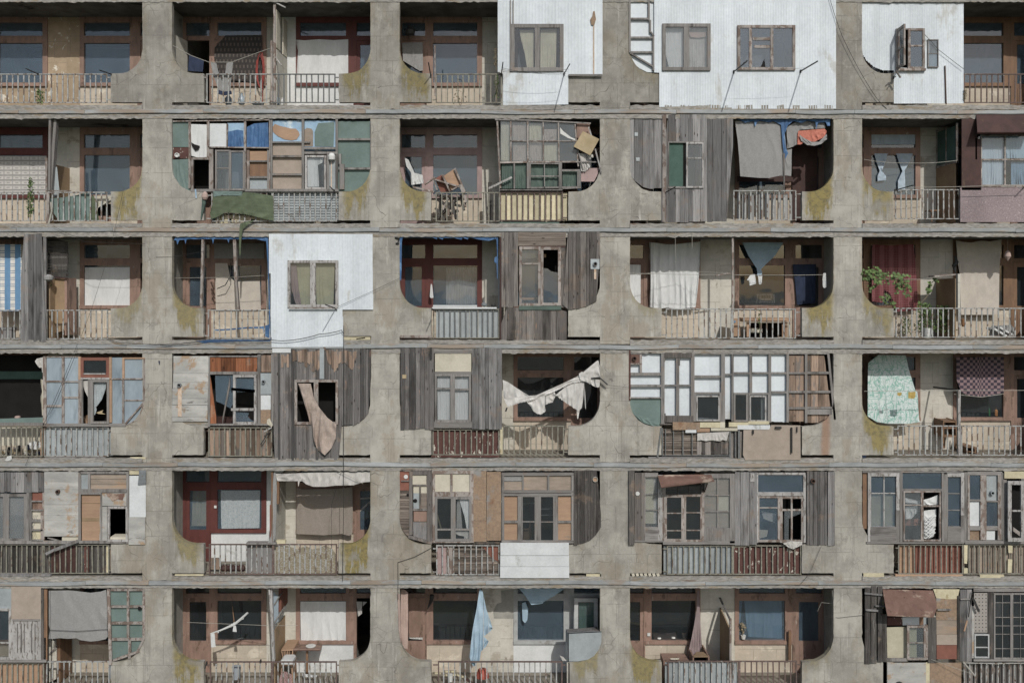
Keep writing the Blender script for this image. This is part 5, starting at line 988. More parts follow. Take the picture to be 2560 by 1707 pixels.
m = MB().lathe(P(230, 945, .1), [(.03, 0), (.07, .02), (.06, .06), (.02, .07)]); tagit(m.build('bowl', 'cloth_pink'), 'small pinkish bowl on the green windowsill', 'bowl')
t = thing('rubbish_heap', 'heap of rags and cardboard behind the olive balusters', 'rubbish', 280, 1440, .2)
panel(t, 'torn_board', 'paper', R(-60, 1065, 530, 1300), .4); bars(t, 'orange_post', 'plywood', [(530, 1060, 570, 1430)], .1, .14)
for i_ in range(26):
    u_ = rnd(0, 540); v_ = 1440 - rnd(0, 150) * (.4 + u_ / 700); w_ = rnd(30, 75); hh = rnd(25, 70)
    m_cloth([(u_, v_ - hh), (u_ + w_ * .6, v_ - hh * 1.2), (u_ + w_, v_ - hh * .3), (u_ + w_ * .8, v_), (u_, v_ - 3)], .18 + i_ * .006, .06, 2, rows=5, seed=i_).build('rag', random.choice(['cloth_navy', 'cardboard', 'paper', 'cloth_brown', 'cloth_dirty', 'dark_metal', 'plank_brown']), t)
hang('white_bag', 'white plastic bag poking out under the olive railing', 'bag', 'plastic_white', [(95, 1440), (150, 1425), (155, 1480), (125, 1500), (65, 1498)], -.05, .02, 3); hang('rag', 'large white rag lying on the rubbish heap', 'rag', 'cloth_white', [(370, 1270), (440, 1240), (550, 1260), (560, 1300), (470, 1350), (400, 1340)], .15, .03, 3)
t = thing('balcony_enclosure', 'glazed enclosure of cloudy blue plastic panes with a red-framed vent window', 'enclosure', 1240, 1050, .0, 'makeshift balcony enclosures')
for a_ in (R(605, 150, 1030, 1015), R(1455, 150, 1605, 1015), R(1620, 165, 1890, 1030)): panel(t, 'plastic_panel', 'plastic_sheet', a_ if a_[0][0] != 1620 else [(1620, 165), (1880, 165), (1888, 715), (1635, 1030), (1620, 1030)], .02, .01)
panel(t, 'plastic_panel', 'plastic_sheet', [(1890, 715), (1800, 960), (1640, 1030)], .04, .01)
bars(t, 'batten', 'frame_peelbrown', [(560, 135, 605, 1035), (805, 150, 840, 1020), (605, 450, 805, 472), (840, 455, 1025, 475), (600, 770, 805, 795), (840, 660, 1022, 685), (1022, 440, 1065, 1020), (1595, 420, 1622, 1030), (1455, 422, 1600, 438), (1622, 420, 1870, 438), (1605, 700, 1890, 718), (1870, 165, 1895, 715), (1890, 720, 1620, 1035, 20), (1885, 730, 1810, 955, 10), (1800, 960, 1640, 1035, 14), (600, 135, 1030, 148)], -.0, .04)
bars(t, 'batten', 'plywood', [(1022, 140, 1055, 440), (1425, 145, 1458, 430), (1597, 150, 1625, 420), (1625, 150, 1890, 168), (1425, 440, 1460, 1000)], -.005, .04); bars(t, 'sill', 'frame_greyh', [(570, 1012, 1640, 1050)], -.02, .05)
window(t, 1052, 150, 1425, 412, 38, (), (), y=-.01, fm='paint_redbrown', gm='glass_dark'); bars(t, 'batten', 'frame_peel', [(1052, 412, 1428, 435), (1085, 355, 1375, 370)], -.02, .02)
window(t, 1185, 440, 1425, 1015, 30, (), (), y=-.04, fm='frame_grey', gm=None); bars(t, 'jamb', 'frame_grey', [(1148, 440, 1185, 1015), (1065, 440, 1080, 1010)], -.02, .04)
m_cloth([(1215, 475), (1388, 475), (1380, 560), (1330, 700), (1262, 790), (1235, 800), (1215, 790)], .05, .03, 5, seed=3).build('curtain', 'lace', t); m_cloth([(1215, 800), (1260, 795), (1262, 840), (1240, 900), (1212, 895)], .04, .02, 2).build('curtain_tail', 'lace', t); m_cloth([(1072, 458), (1148, 450), (1148, 670), (1110, 590)], .03, .01, 2).build('curtain', 'cloth_dirty', t)
MB().box(1060, 440, 1425, 1015, .7, .72).build('dark_inside', 'black_void', t); panel(t, 'paper_scrap', 'cardboard', [(1250, 870), (1350, 835), (1330, 870), (1378, 890), (1290, 885)], .1, .005); bars(t, 'stick', 'plywood', [(1085, 920, 1130, 1010, 30)], .3, .33)
t = thing('panel_boards', 'blue-grey sheets fixed behind the peeling white balusters', 'panel', 1000, 1440, .1); m_planks([R(600, 1068, 1480, 1430)], 130, .1, .015, rag=1, vary=.15).build('panel', 'silver_panel', t); bars(t, 'strip', 'frame_grey', [(590, 1450, 1370, 1480), (1100, 1455, 1380, 1482)], .0, .04); panel(t, 'foam_strip', 'foam', R(1700, 1450, 1900, 1475), -.01, .03)
m = m_cloth([(2070, 190), (2091, 195), (2085, 250), (2072, 230)], -.02, .01, 2); tagit(m.build('blue_scrap', 'cloth_navy'), 'tiny blue scrap stuck to the concrete pier', 'scrap')
wire('pair of wires slanting past the cloudy plastic panes', [(1010, -20, -.1), (800, 500, -.1), (600, 960, -.1), (330, 1560, -.1)], .005); wire('thin wire parallel to the slanting pair', [(980, 130, -.12), (720, 760, -.12), (640, 900, -.1)], .004)
view(3, 1)
railing(475, 1100, vt=793, vb=1080, ends=(4, 0), mt='rail_olive')
t = thing('balcony_enclosure', 'patched enclosure of tin sheets, orange board and smashed window', 'enclosure', 780, 775, .0, 'makeshift balcony enclosures')
m = MB()
for a_, b_, c_, d_ in ((132, 98, 475, 266), (130, 268, 472, 352), (126, 354, 472, 415), (120, 418, 470, 512), (120, 515, 468, 576), (118, 580, 466, 690), (122, 692, 465, 738)): m.box(a_, b_, c_, d_, -.03 + rnd(-.006, .006), -.005, rnd(.3, .7))
m.build('tin_sheet', 'tin', t); panel(t, 'crumbling_render', 'slab_edge', [(118, 735), (470, 735), (470, 800), (350, 800), (300, 790), (118, 770)], .01, .05); vent(t, 193, 382, 19, -.04); MB().box(175, 405, 212, 690, -.042, -.04).build('rust_streak', 'rust_stain', t)
MB().box(360, 735, 460, 770, .1, .12).build('dark_gap', 'black_void', t)
m_planks([R(488, 105, 952, 250)], 120, .0, rag=1).build('orange_board', 'plank_orange', t); m_planks([R(990, 88, 1088, 255)], 90, .0).build('orange_board', 'plank_bare', t); bars(t, 'batten', 'frame_grey', [(480, 250, 980, 278), (955, 82, 985, 775), (1090, 80, 1108, 780), (472, 98, 488, 790), (480, 95, 955, 106), (480, 760, 1100, 778)], -.02, .04)
m_planks([[(488, 280), (540, 300), (552, 760), (488, 765)]], 70, .0).build('orange_board', 'plank_orange', t); m_planks([[(622, 300), (688, 298), (680, 765), (610, 765)]], 80, -.01).build('board', 'plank_brown', t)
panel(t, 'plastic_film', 'glass_blue', [(540, 285), (720, 285), (720, 560), (690, 610), (600, 560), (548, 540)], .03, .004); window(t, 715, 282, 945, 768, 24, (), (), y=-.03, fm='frame_peel', gm=None); bars(t, 'slat', 'frame_peel', [(695, 420, 930, 440, 26), (695, 620, 930, 620, 26)], -.04, .0)
panel(t, 'plastic_film', 'glass_blue', [(742, 305), (920, 305), (920, 440), (760, 455), (742, 440)], .02, .004); panel(t, 'plastic_film', 'glass_blue', [(742, 640), (870, 655), (860, 690), (890, 720), (925, 738), (742, 740)], .02, .004); MB().box(490, 285, 950, 765, .5, .52).build('dark_inside', 'black_void', t); MB().box(560, 690, 880, 760, .42, .44).build('brown_chest', 'paint_darkbrown', t)
panel(t, 'green_plate', 'silver_panel', R(970, 265, 1105, 472), -.02, .015); vent(t, 1017, 348, 17, -.03); panel(t, 'pale_board', 'white_board', R(985, 480, 1085, 625), .0, .015); panel(t, 'dirty_board', 'chipboard', [(978, 625), (1085, 622), (1085, 770), (985, 770)], -.01, .015); hang('torn_paper', '', '', 'paper', [(1050, 720), (1075, 705), (1105, 775), (1095, 795), (1045, 760)], -.03, .02, 2, par=t)
t = thing('board_infill', 'weathered brown boards fixed behind the olive railing, left of grey planks', 'boards', 780, 1080, .1); m_planks([R(485, 800, 1100, 1075)], 52, .1, .02, rag=6, gap=1.5, vary=.5).build('board', 'plank_bare', t); MB().box(480, 795, 1100, 1100, .2, .22).build('backing', 'plank_dark', t)
t = thing('balcony_enclosure', 'dark grey narrow-plank enclosure with orange-brown top and open window', 'enclosure', 1430, 1110, .0, 'makeshift balcony enclosures')
m_planks([[(1100, 70), (1280, 68), (1282, 25), (2070, 25), (2068, 600), (2040, 660), (1990, 720), (1940, 755), (1925, 775), (1755, 775), (1755, 1110), (1105, 1115)], R(1335, 345, 1735, 755)], 26, -.03, .02, rag=5, gap=.35, vary=.45).build('board_wall', 'plank_rust', t)
m_planks([R(1185, 72, 1278, 190), [(1300, 28), (1600, 28), (1600, 170), (1520, 280), (1460, 200), (1400, 165), (1300, 150)], [(1610, 28), (1930, 28), (1930, 120), (1880, 240), (1800, 150), (1700, 230), (1640, 190)]], 26, -.045, .012, rag=30, gap=.5, vary=.4).build('board_facing', 'plank_bare', t)
panel(t, 'pale_board', 'white_board', R(1100, 25, 1280, 65), -.045, .015); panel(t, 'pale_strip', 'silver_panel', R(1565, 25, 1608, 322), -.06, .01)
window(t, 1318, 330, 1745, 768, 24, (1528,), y=-.06, fm='frame_peelbrown', bw=42, gm=None, th=.07); MB().box(1330, 345, 1735, 755, .6, .62).build('dark_inside', 'black_void', t)
hang('curtain', 'beige curtain draping out of the open plank-wall window', 'curtain', 'cloth_beige', [(1350, 365), (1478, 368), (1505, 500), (1560, 600), (1640, 700), (1728, 768), (1725, 900), (1680, 1000), (1615, 1068), (1540, 1010), (1500, 900), (1480, 800), (1440, 640), (1400, 520)], -.12, .12, 4, rows=26, st=2.5)
wire('dark vertical cable hanging down the plank wall', [(1800, -200, -.1), (1798, 600, -.1), (1800, 1500, -.1), (1790, 2300, -.1)], .007)
m = MB().tube([P(985, 965, -.05), P(1060, 850, -.05), P(1095, 800, -.02)], .012, 6); tagit(m.build('rod', 'dark_metal'), 'bent dark rod in front of the weathered board infill', 'rod'); m = MB().bar(1020, 838, 1092, 798, 10, -.1, -.07); tagit(m.build('stick', 'frame_peel'), 'short pale stick under the torn paper', 'stick')
view(3, 2)
railing(445, 1060, vt=762, vb=1000, ends=(0, 0), mt='rail_olive'); railing(1090, 1655, vt=728, vb=1000, ends=(0, 12), mt='rail_olive'); divider(DX[2] - 3, 3, mt='cream', h=2.5)
t = thing('balcony_enclosure', 'vertical dark plank enclosure flanking a narrow curtained window', 'enclosure', 620, 760, -.02, 'makeshift balcony enclosures')
m_planks([R(150, 12, 460, 762)], 47, -.03, rag=8).build('board_wall', 'plank_rust', t); m_planks([R(808, 14, 1085, 762)], 54, -.03, rag=4).build('board_wall', 'plank_grey', t)
panel(t, 'pale_panel', 'paper', R(468, 65, 802, 235), .0); bars(t, 'batten', 'frame_greyh', [(460, 40, 805, 65), (462, 235, 805, 258), (460, 695, 808, 752)], -.02, .03); bars(t, 'pipe', 'dark_metal', [(425, 12, 440, 118)], -.05, -.03)
window(t, 465, 255, 630, 700, 20, (), (390,), y=-.03, fm='frame_grey', bw=14, gm='glass_clear'); window(t, 630, 258, 802, 700, 22, (), (398,), y=-.03, fm='frame_grey', bw=14, gm='glass_clear')
m_cloth(R(490, 270, 610, 690), .06, .02, 6, seed=3).build('curtain', 'cloth_white', t); m_cloth(R(648, 270, 785, 690), .06, .02, 6, seed=5).build('curtain', 'cloth_white', t); MB().box(168, 262, 205, 298, -.04, -.03).build('patch', 'cardboard', t)
t = thing('board_infill', 'flaking maroon board behind the olive balusters', 'boards', 740, 1010, .1); m_planks([R(445, 780, 1055, 1000)], 100, .1, .02, rag=2, gap=.3, vary=.15).build('board', 'paint_maroon', t); MB().box(435, 1005, 1060, 1020, .0, .05).build('skirting', 'paint_maroon', t)
m = MB().box(1068, 745, 1090, 990, -.02, .0); tagit(m.build('foam_strip', 'foam'), 'upright yellow foam strip between the two railings', 'strip')
t = thing('twisted_sheet', 'torn white sheet twisted and stretched across the balcony opening', 'sheet', 1500, 660, -.05)
for pl, y_, nf_ in (([(1090, 310), (1140, 330), (1220, 385), (1330, 455), (1370, 468), (1290, 490), (1200, 500), (1095, 475)], -.02, 3), ([(1100, 480), (1200, 470), (1400, 450), (1560, 380), (1700, 315), (1800, 265), (1950, 140), (1968, 130), (1985, 200), (1990, 290), (1900, 290), (1840, 320), (1730, 340), (1560, 420), (1400, 490), (1250, 520), (1135, 560)], -.08, 4),
                    ([(1305, 505), (1400, 480), (1560, 410), (1580, 450), (1550, 515), (1500, 530), (1480, 545), (1488, 600), (1440, 628), (1400, 618), (1375, 600), (1340, 545)], -.06, 4), ([(1575, 450), (1660, 380), (1780, 320), (1840, 330), (1838, 420), (1820, 560), (1790, 600), (1700, 540), (1640, 500)], -.05, 5), ([(1790, 250), (1820, 235), (1900, 290), (1985, 310), (1980, 380), (1940, 375), (1870, 335), (1800, 310)], -.12, 3), ([(1770, 590), (1800, 560), (1785, 668), (1775, 668)], -.05, 1), ([(1838, 330), (1848, 420), (1856, 585), (1846, 560)], -.05, 1)):
    m_cloth(pl, y_, .05, nf_, rows=10, seed=pl[0][0], rag=9).build('sheet_fold', 'cloth_twist', t)
rod('dark bracket arm tangled in the twisted white sheet', 1905, 295, 1985, 290, .4); m = MB().bar(1980, 290, 2055, 355, 12, -.15, -.12).bar(1905, 297, 1980, 290, 12, -.15, -.12); tagit(m.build('bracket_arm', 'dark_metal'), 'bent dark strut over the twisted white sheet', 'strut')
wire('thin wire leading right from the dark bracket arm', [(2055, 358, -.1), (2250, 380, -.05)], .004)
m = MB().tube([P(1130, 565, -.05), P(1118, 600, -.05)], .02, 5); tagit(m.build('sheet_tie', 'dark_metal'), 'dark tie at the lower left tip of the twisted sheet', 'tie')
view(3, 3)
t = thing('balcony_enclosure', 'white-panelled timber grid enclosure with three small dark windows', 'enclosure', 1130, 720, .0, 'makeshift balcony enclosures')
m_sheet([[(205, 70), (1650, 70), (1650, 700), (530, 640), (490, 480), (205, 480)], R(820, 460, 1010, 680), R(1165, 455, 1270, 690), R(1310, 460, 1442, 685)], 120, .06, .001).build('white_panel', 'white_sheet', t)
bars(t, 'batten', 'frame_grey', [(488, 55, 520, 715), (507, 15, 525, 145), (205, 245, 490, 270), (205, 355, 490, 375), (205, 470, 490, 482), (625, 80, 655, 690), (640, 75, 662, 180), (525, 355, 770, 368), (765, 20, 795, 150), (1040, 25, 1075, 700), (1135, 20, 1155, 690), (1300, 20, 1325, 430), (1475, 20, 1500, 700), (1640, 15, 1662, 700), (1810, 15, 1832, 705), (2020, 15, 2085, 675, 20), (795, 270, 1040, 292), (1075, 255, 1145, 268), (1145, 240, 1300, 258), (1325, 240, 1475, 256), (1500, 240, 1640, 256), (1660, 240, 1810, 256), (1830, 235, 2030, 256), (1500, 415, 1640, 435), (1660, 412, 1812, 430), (1830, 410, 2045, 430), (1660, 560, 1812, 580), (1830, 558, 2058, 576), (1830, 580, 2060, 628), (205, 52, 490, 62), (795, 60, 1040, 78), (1075, 60, 2020, 75), (210, 70, 320, 76)], -.0, .04)
bars(t, 'post', 'paint_maroon', [(193, 18, 208, 500)], -.02, .04); bars(t, 'batten', 'plank_brown', [(762, 80, 795, 690), (520, 60, 770, 108), (520, 640, 785, 700), (480, 712, 780, 722)], -.01, .04); bars(t, 'brace', 'frame_peelbrown', [(292, 78, 312, 245), (208, 158, 312, 170)], -.01, .03)
panel(t, 'vent_plate', 'rust_sheet', R(212, 78, 292, 155), -.005, .012); vent(t, 241, 113, 19, -.01, 'rusty')
panel(t, 'green_cloth', 'tarp_teal', [(190, 482), (485, 482), (485, 755), (420, 755), (310, 722), (220, 645), (182, 545)], .04, .01); m_cloth([(215, 600), (300, 640), (470, 690), (475, 735), (420, 735), (320, 700), (240, 630)], .0, .02, 4, seed=2).build('green_fold', 'tarp_teal', t)
window(t, 795, 425, 1040, 692, 16, (), (), y=-.01, fm='frame_grey', gm=None); window(t, 812, 455, 1025, 688, 12, (), (), y=-.03, fm='frame_peel', gm='glass_dark'); window(t, 1155, 430, 1285, 695, 16, (), (), y=-.02, fm='frame_grey', gm='glass_dark'); window(t, 1290, 430, 1485, 700, 16, (), (), y=-.01, fm='frame_grey', gm=None); window(t, 1302, 455, 1455, 692, 12, (), (), y=-.03, fm='frame_peel', gm='glass_dark')
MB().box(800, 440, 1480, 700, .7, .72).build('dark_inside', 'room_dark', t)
m_planks([R(1662, 80, 1812, 700), [(1830, 80), (2022, 80), (2050, 640), (1930, 710), (1830, 710)]], 60, .05, .015, rag=8, vary=.4).build('bare_plywood', 'plank_bare', t)
t = thing('sill_patches', 'row of scrap boards and foam strips nailed below the timber grid', 'scrap boards', 1040, 780, -.03)
for a_, mt in ((R(595, 698, 715, 770), 'chipboard'), (R(715, 700, 845, 768), 'chipboard'), (R(845, 700, 1030, 748), 'foam'), (R(1030, 698, 1075, 750), 'paper'), (R(1110, 700, 1290, 742), 'foam'), (R(1290, 690, 1482, 718), 'foam'), (R(1190, 725, 1490, 765), 'white_board'), (R(945, 752, 1190, 778), 'paper'), (R(818, 755, 935, 788), 'plywood'), (R(712, 768, 812, 796), 'white_board')): panel(t, 'scrap_board', mt, a_, -.05 + rnd(-.01, .01), .02)
t = thing('board_infill', 'splintered dark boards and louvres closing the balcony front', 'boards', 820, 1010, .02)
m_planks([R(500, 760, 820, 1000)], 10, .05, .015, axis=1, rag=3, vary=.5).build('louvre', 'plank_brownh', t); m_planks([R(815, 870, 1115, 1000), R(1130, 780, 1240, 1050)], 42, .04, .02, rag=8, vary=.5).build('board', 'plank_brown', t)
bars(t, 'bar', 'rail_grey', [(495, 750, 505, 1000), (525, 760, 533, 995), (600, 770, 606, 995), (685, 770, 694, 1000), (770, 790, 778, 1000), (495, 1000, 1115, 1008), (1115, 780, 1130, 1060), (1165, 775, 1178, 1020), (1195, 770, 1212, 1060), (490, 750, 455, 1020, 14)], -.01, .02)
m_planks([R(370, 1015, 1110, 1040)], 16, .0, axis=1, rag=1).build('ledge_board', 'plank_greyh', t)
hang('lace_cloth', 'scalloped pale cloth hanging below the scrap boards', 'cloth', 'cloth_dirty', [(820, 800), (1115, 785), (1090, 868), (1050, 860), (1030, 875), (960, 862), (900, 872), (855, 862), (820, 870)], -.02, .02, 8)
t = thing('beige_board', 'large plain beige board hung over the railing', 'board', 1500, 1045, -.03); panel(t, 'board', 'fabric_tan', [(1245, 770), (1480, 768), (1500, 725), (1768, 728), (1770, 1045), (1262, 1048), (1240, 1000)], -.05, .02); bars(t, 'slot', 'dark_metal', [(1678, 745, 1690, 980), (1535, 738, 1590, 756), (1325, 770, 1338, 805), (1732, 740, 1738, 790)], -.06, -.045)
view(3, 4)
railing(860, 1590, vt=932, vb=1282, ends=(8, 0)); railing(1610, 2450, vt=932, vb=1285)
hang('leaf_curtain', 'white curtain with green palm leaf print hanging in the opening', 'curtain', 'leaf_print', [(518, 200), (640, 105), (960, 108), (1000, 280), (1075, 525), (1100, 540), (1118, 860), (1130, 890), (1000, 912), (750, 912), (620, 890), (512, 825)], .75, .03, 4, rows=20)
hang('quilt', 'pink and dark checkered quilt hung under the ceiling', 'quilt', 'quilt', [(1555, 130), (2120, 130), (2118, 420), (2120, 550), (2050, 560), (1940, 590), (1800, 598), (1700, 580), (1620, 545), (1560, 400)], .8, .03, 6, rows=18)
for q_, lb in ((( (862, 545), (915, 545), (912, 575), (890, 588), (862, 578)), 'tiny yellow cloth pegged beside the larger yellow one'), (((990, 540), (1078, 535), (1075, 600), (1050, 618), (990, 612)), 'yellow cloth pegged on the line before the leafy curtain')): hang('washing', lb, 'laundry', 'cloth_yellow', list(q_), .1, .015, 3)
t = thing('clothes_post', 'peeling white post with a dark cross arm at balcony divide', 'post', 1593, 940, .05); bars(t, 'post', 'frame_peel', [(1576, 515, 1608, 1290)], .03, .07); m = MB().tube([P(1290, 482, 1.1), P(1590, 518, .05)], .022, 6); m.build('cross_arm', 'dark_metal', t)
wire('long clothesline crossing the far-right balconies below the quilt', [(470, 530, .1), (1590, 522, .05), (2450, 520, .1)], .006, 'rope'); wire('slack white cord under the checkered quilt', [(1530, 565, .1), (1850, 600, .1), (2110, 562, .1)], .007, 'rope')
t = thing('chair', 'old brown wooden chair standing behind the railing', 'chair', 1480, 1200, .8)
for n_, l_ in (('backrest', [(1410, 890, 1560, 890, 14), (1415, 965, 1555, 965, 10), (1408, 875, 1405, 1070, 14), (1555, 875, 1560, 1070, 14)]),): bars(t, n_, 'frame_oak', l_, .75, .78)
m = MB().wbox(P(1405, 1070, .75).x, .75, P(1405, 1070, .75).z, P(1570, 1070, .75).x, 1.1, P(1405, 1050, .75).z); m.build('seat', 'frame_oak', t)
for u_, y_ in ((1408, .76), (1560, .76), (1425, 1.08), (1540, 1.08)): MB().bar(u_, 1070, u_ - 4, 1200, 12, y_, y_ + .03).build('leg', 'frame_oak', t)
t = thing('small_stool', 'low broken stool frame on the balcony floor', 'stool', 1730, 1280, .6); bars(t, 'frame', 'frame_oak', [(1655, 1185, 1800, 1195, 10), (1680, 1190, 1690, 1275, 10), (1780, 1190, 1790, 1260, 22), (1700, 1240, 1780, 1250, 8)], .6, .64)
bottle('small green bottle standing inside the shaded window', 1940, 820, 1.3, .3, .035, 'bottle_green'); bottle('amber bottle beside the green one inside the window', 2020, 818, 1.3, .24, .05, 'bottle_brown')
panel(None, 'blue_wrapper', 'cloth_navy', R(450, 1282, 495, 1315), .02, .03); o = bpy.context.scene.objects['blue_wrapper']; tagit(o, 'dark blue wrapper in the slot under the bracket', 'wrapper')
# ================================================================ fifth storey down
view(4, 0)
railing(-60, 565, vt=1045, vb=1428, mt='rail_olive'); railing(570, 1430, vt=1045, vb=1428, mt='rail_olive', ends=(0, 10))
t = thing('balcony_enclosure', 'grey board enclosure with mesh-covered frosted windows and small wooden shelves', 'enclosure', 280, 1040, .0, 'makeshift balcony enclosures')
m_planks([R(-60, 105, 575, 365)], 95, -.03, rag=6).build('board_wall', 'plank_grey', t); window(t, -60, 385, 80, 1005, 40, (), (), y=-.02, fm='frame_grey', gm='glass_dusty'); window(t, 80, 390, 345, 1005, 34, (), (), y=-.02, fm='frame_grey', gm='glass_dusty')
panel(t, 'frosted_lining', 'cloth_grey', R(-60, 430, 340, 980), .06); m = MB()
for i_ in range(26): m.bar(-60 + i_ * 22, 660, -180 + i_ * 22, 980, 2.5, .0, .004); m.bar(-180 + i_ * 22, 660, -60 + i_ * 22, 980, 2.5, .005, .009)
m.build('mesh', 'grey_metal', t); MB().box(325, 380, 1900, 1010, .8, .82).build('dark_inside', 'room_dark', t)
bars(t, 'batten', 'frame_grey', [(345, 370, 375, 1005), (375, 370, 412, 1010), (-60, 1000, 1020, 1042), (410, 478, 560, 492), (410, 595, 560, 610), (410, 722, 560, 756), (410, 852, 560, 872), (410, 985, 560, 1005)], -.02, .04); bars(t, 'batten', 'frame_peelbrown', [(555, 370, 578, 1030), (530, 615, 556, 985)], -.02, .04)
for a_, mt in ((R(412, 370, 556, 478), 'paint_redbrown'), (R(412, 492, 556, 595), 'frame_brown'), (R(412, 610, 532, 722), 'paper'), (R(412, 756, 556, 852), 'paper'), (R(412, 872, 532, 985), 'foam')): panel(t, 'shelf_back', mt, a_, .03)
t = thing('balcony_enclosure', 'pale tin sheet enclosure with tan hardboard door and small dark hatch', 'enclosure', 1200, 1040, .0, 'makeshift balcony enclosures')
m = MB()
for a_, b_ in ((100, 228), (230, 318), (320, 526), (528, 664), (666, 735), (737, 942)): m.box(578, a_, 1022, b_, -.03 + rnd(-.006, .006), -.01, rnd(.3, .7))
m.build('tin_sheet', 'tin', t); vent(t, 762, 356, 26, -.04, 'rusty'); bars(t, 'broken_board', 'frame_grey', [(620, 960, 790, 1010, 12), (610, 1020, 800, 1020, 14)], -.0, .05); panel(t, 'scrap', 'paper', R(810, 950, 1020, 1020), .0)
bars(t, 'batten', 'frame_grey', [(1022, 110, 1055, 1020), (1040, 98, 1680, 128), (1150, 130, 1178, 330), (1055, 328, 1665, 368), (1055, 368, 1325, 395), (1310, 380, 1330, 1000), (1030, 1000, 1675, 1035), (1650, 120, 1682, 1035)], -.03, .03)
panel(t, 'pale_board', 'silver_panel', R(1055, 130, 1152, 330), .0); m_planks([R(1178, 138, 1652, 330)], 60, .0, .015, axis=1, rag=1).build('tan_boards', 'plywood_grey', t); panel(t, 'hardboard', 'plywood', R(1070, 400, 1312, 995), .02); bars(t, 'hardboard_rail', 'tan_board', [(1070, 700, 1310, 745), (1070, 505, 1310, 512)], .012, .02)
panel(t, 'rusted_tin', 'tin', [(1325, 372), (1650, 372), (1650, 545), (1325, 545)], -.01); panel(t, 'rust_patch', 'rust_sheet', [(1385, 378), (1520, 385), (1630, 380), (1605, 470), (1540, 460), (1470, 488), (1430, 440), (1400, 420)], -.016, .005); panel(t, 'tin_strip', 'tin', [(1305, 555), (1400, 555), (1400, 1040), (1298, 1040)], -.01)
window(t, 1405, 555, 1668, 1012, 26, (), (), y=-.04, fm='frame_peel', gm=None); MB().box(1433, 585, 1648, 1000, .8, .82).build('dark_inside', 'black_void', t); bars(t, 'inner_sill', 'paper', [(1435, 952, 1648, 1000)], .0, .3)
panel(t, 'white_tin', 'white_board', R(1690, 150, 1905, 690), -.03); panel(t, 'white_tin', 'tin', R(1680, 692, 1895, 1050), -.035); panel(t, 'bent_sheet', 'grey_metal', [(1820, 80), (1905, 85), (1905, 260), (1870, 262), (1800, 268)], -.07); panel(t, 'foam_strip', 'foam', R(1690, 88, 1815, 135), -.02)
t = thing('board_infill', 'old brown and maroon boards standing behind the olive balusters', 'boards', 700, 1420, .1); m_planks([R(-60, 1050, 1480, 1425)], 75, .1, .02, rag=5, gap=1, vary=.5).build('board', 'plank_dark', t); panel(t, 'maroon_sheet', 'paint_darkbrown', [(670, 1080), (1010, 1060), (1010, 1410), (670, 1410)], .08, .015); panel(t, 'maroon_sheet', 'paint_maroon', R(1100, 1060, 1160, 1410), .08, .015); panel(t, 'peeling_board', 'foam', R(1390, 1060, 1425, 1420), .075); panel(t, 'peeling_board', 'chipboard', [(1440, 1080), (1480, 1080), (1475, 1380), (1445, 1370)], .09)
bars(t, 'brace', 'plank_grey', [(600, 1170, 720, 1110, 34), (720, 1115, 1020, 1000, 40)], -.06, -.02)
m = MB().box(-60, 1435, 660, 1465, -.03, .04); tagit(m.build('timber_beam', 'plank_grey'), 'grey timber beam lying along the slab ledge', 'beam')
view(4, 1)
railing(480, 1110, vt=780, vb=1078, ends=(8, 0), top='rail_rust'); railing(1110, 1735, vt=780, vb=1078, ends=(0, 8), top='rail_rust'); divider(DX[1] - 2, 4, mt='cream', h=2.4)
hang('curtain', 'cream curtain behind the glass of the red balcony door', 'curtain', 'cloth_cream', [(322, 255), (462, 255), (462, 605), (308, 605)], 1.32, .03, 6); hang('lace_curtain', 'patterned lace curtain filling the red-framed window', 'curtain', 'lace', [(595, 255), (982, 255), (975, 625), (790, 628), (600, 632)], 1.22, .01, 8)
m = MB().box(530, 405, 553, 430, 1.18, 1.2); tagit(m.build('switch_box', 'plastic_white'), 'small white switch on the dark red window post', 'switch')
t = thing('porch_post', 'orange-brown post wrapped in stringy grey cloth between open balconies', 'post', 1100, 780, .02); bars(t, 'post', 'frame_oak', [(1090, 75, 1108, 780), (1145, 165, 1165, 390)], .05, .1); bars(t, 'post', 'paint_redbrown', [(1075, 400, 1088, 780)], .06, .09)
m_cloth([(1115, 80), (1138, 90), (1145, 250), (1140, 500), (1135, 700), (1110, 770), (1050, 775), (1090, 700), (1105, 500), (1098, 330)], .0, .03, 4, rows=20, seed=3).build('wrapping', 'cloth_grey', t)
hang('valance', 'long lace-trimmed pale valance torn and drooping from the ceiling', 'curtain', 'cloth_dirty', [(1135, 95), (1500, 82), (2060, 75), (2060, 172), (1980, 178), (1900, 205), (1720, 208), (1620, 220), (1500, 220), (1430, 195), (1395, 165), (1370, 170), (1355, 225), (1352, 165), (1145, 165)], .05, .03, 9, rows=10, st=3)
hang('window_cover', 'brown-grey blanket with shadowed top covering the window', 'curtain', 'cloth_brown', [(1335, 230), (1400, 245), (1750, 240), (1885, 222), (1890, 480), (1885, 690), (1850, 700), (1780, 682), (1600, 695), (1335, 682)], 1.0, .02, 4, rows=18)
m = MB().bar(1935, 340, 2070, 330, 14, 1.25, 1.28).bar(1935, 480, 2075, 355, 16, 1.25, 1.28); tagit(m.build('window_brace', 'frame_peel'), 'pale crossed slats in the far dark door window', 'slats')
t = thing('knitted_cover', 'patterned cream cloth covering the inside of the right railing', 'cloth', 1440, 1075, .1); m_cloth([(1135, 810), (1250, 800), (1340, 830), (1430, 800), (1490, 830), (1560, 820), (1620, 795), (1690, 830), (1725, 880), (1750, 1065), (1140, 1075)], .1, .02, 6, seed=4).build('cloth', 'knit_beige', t)
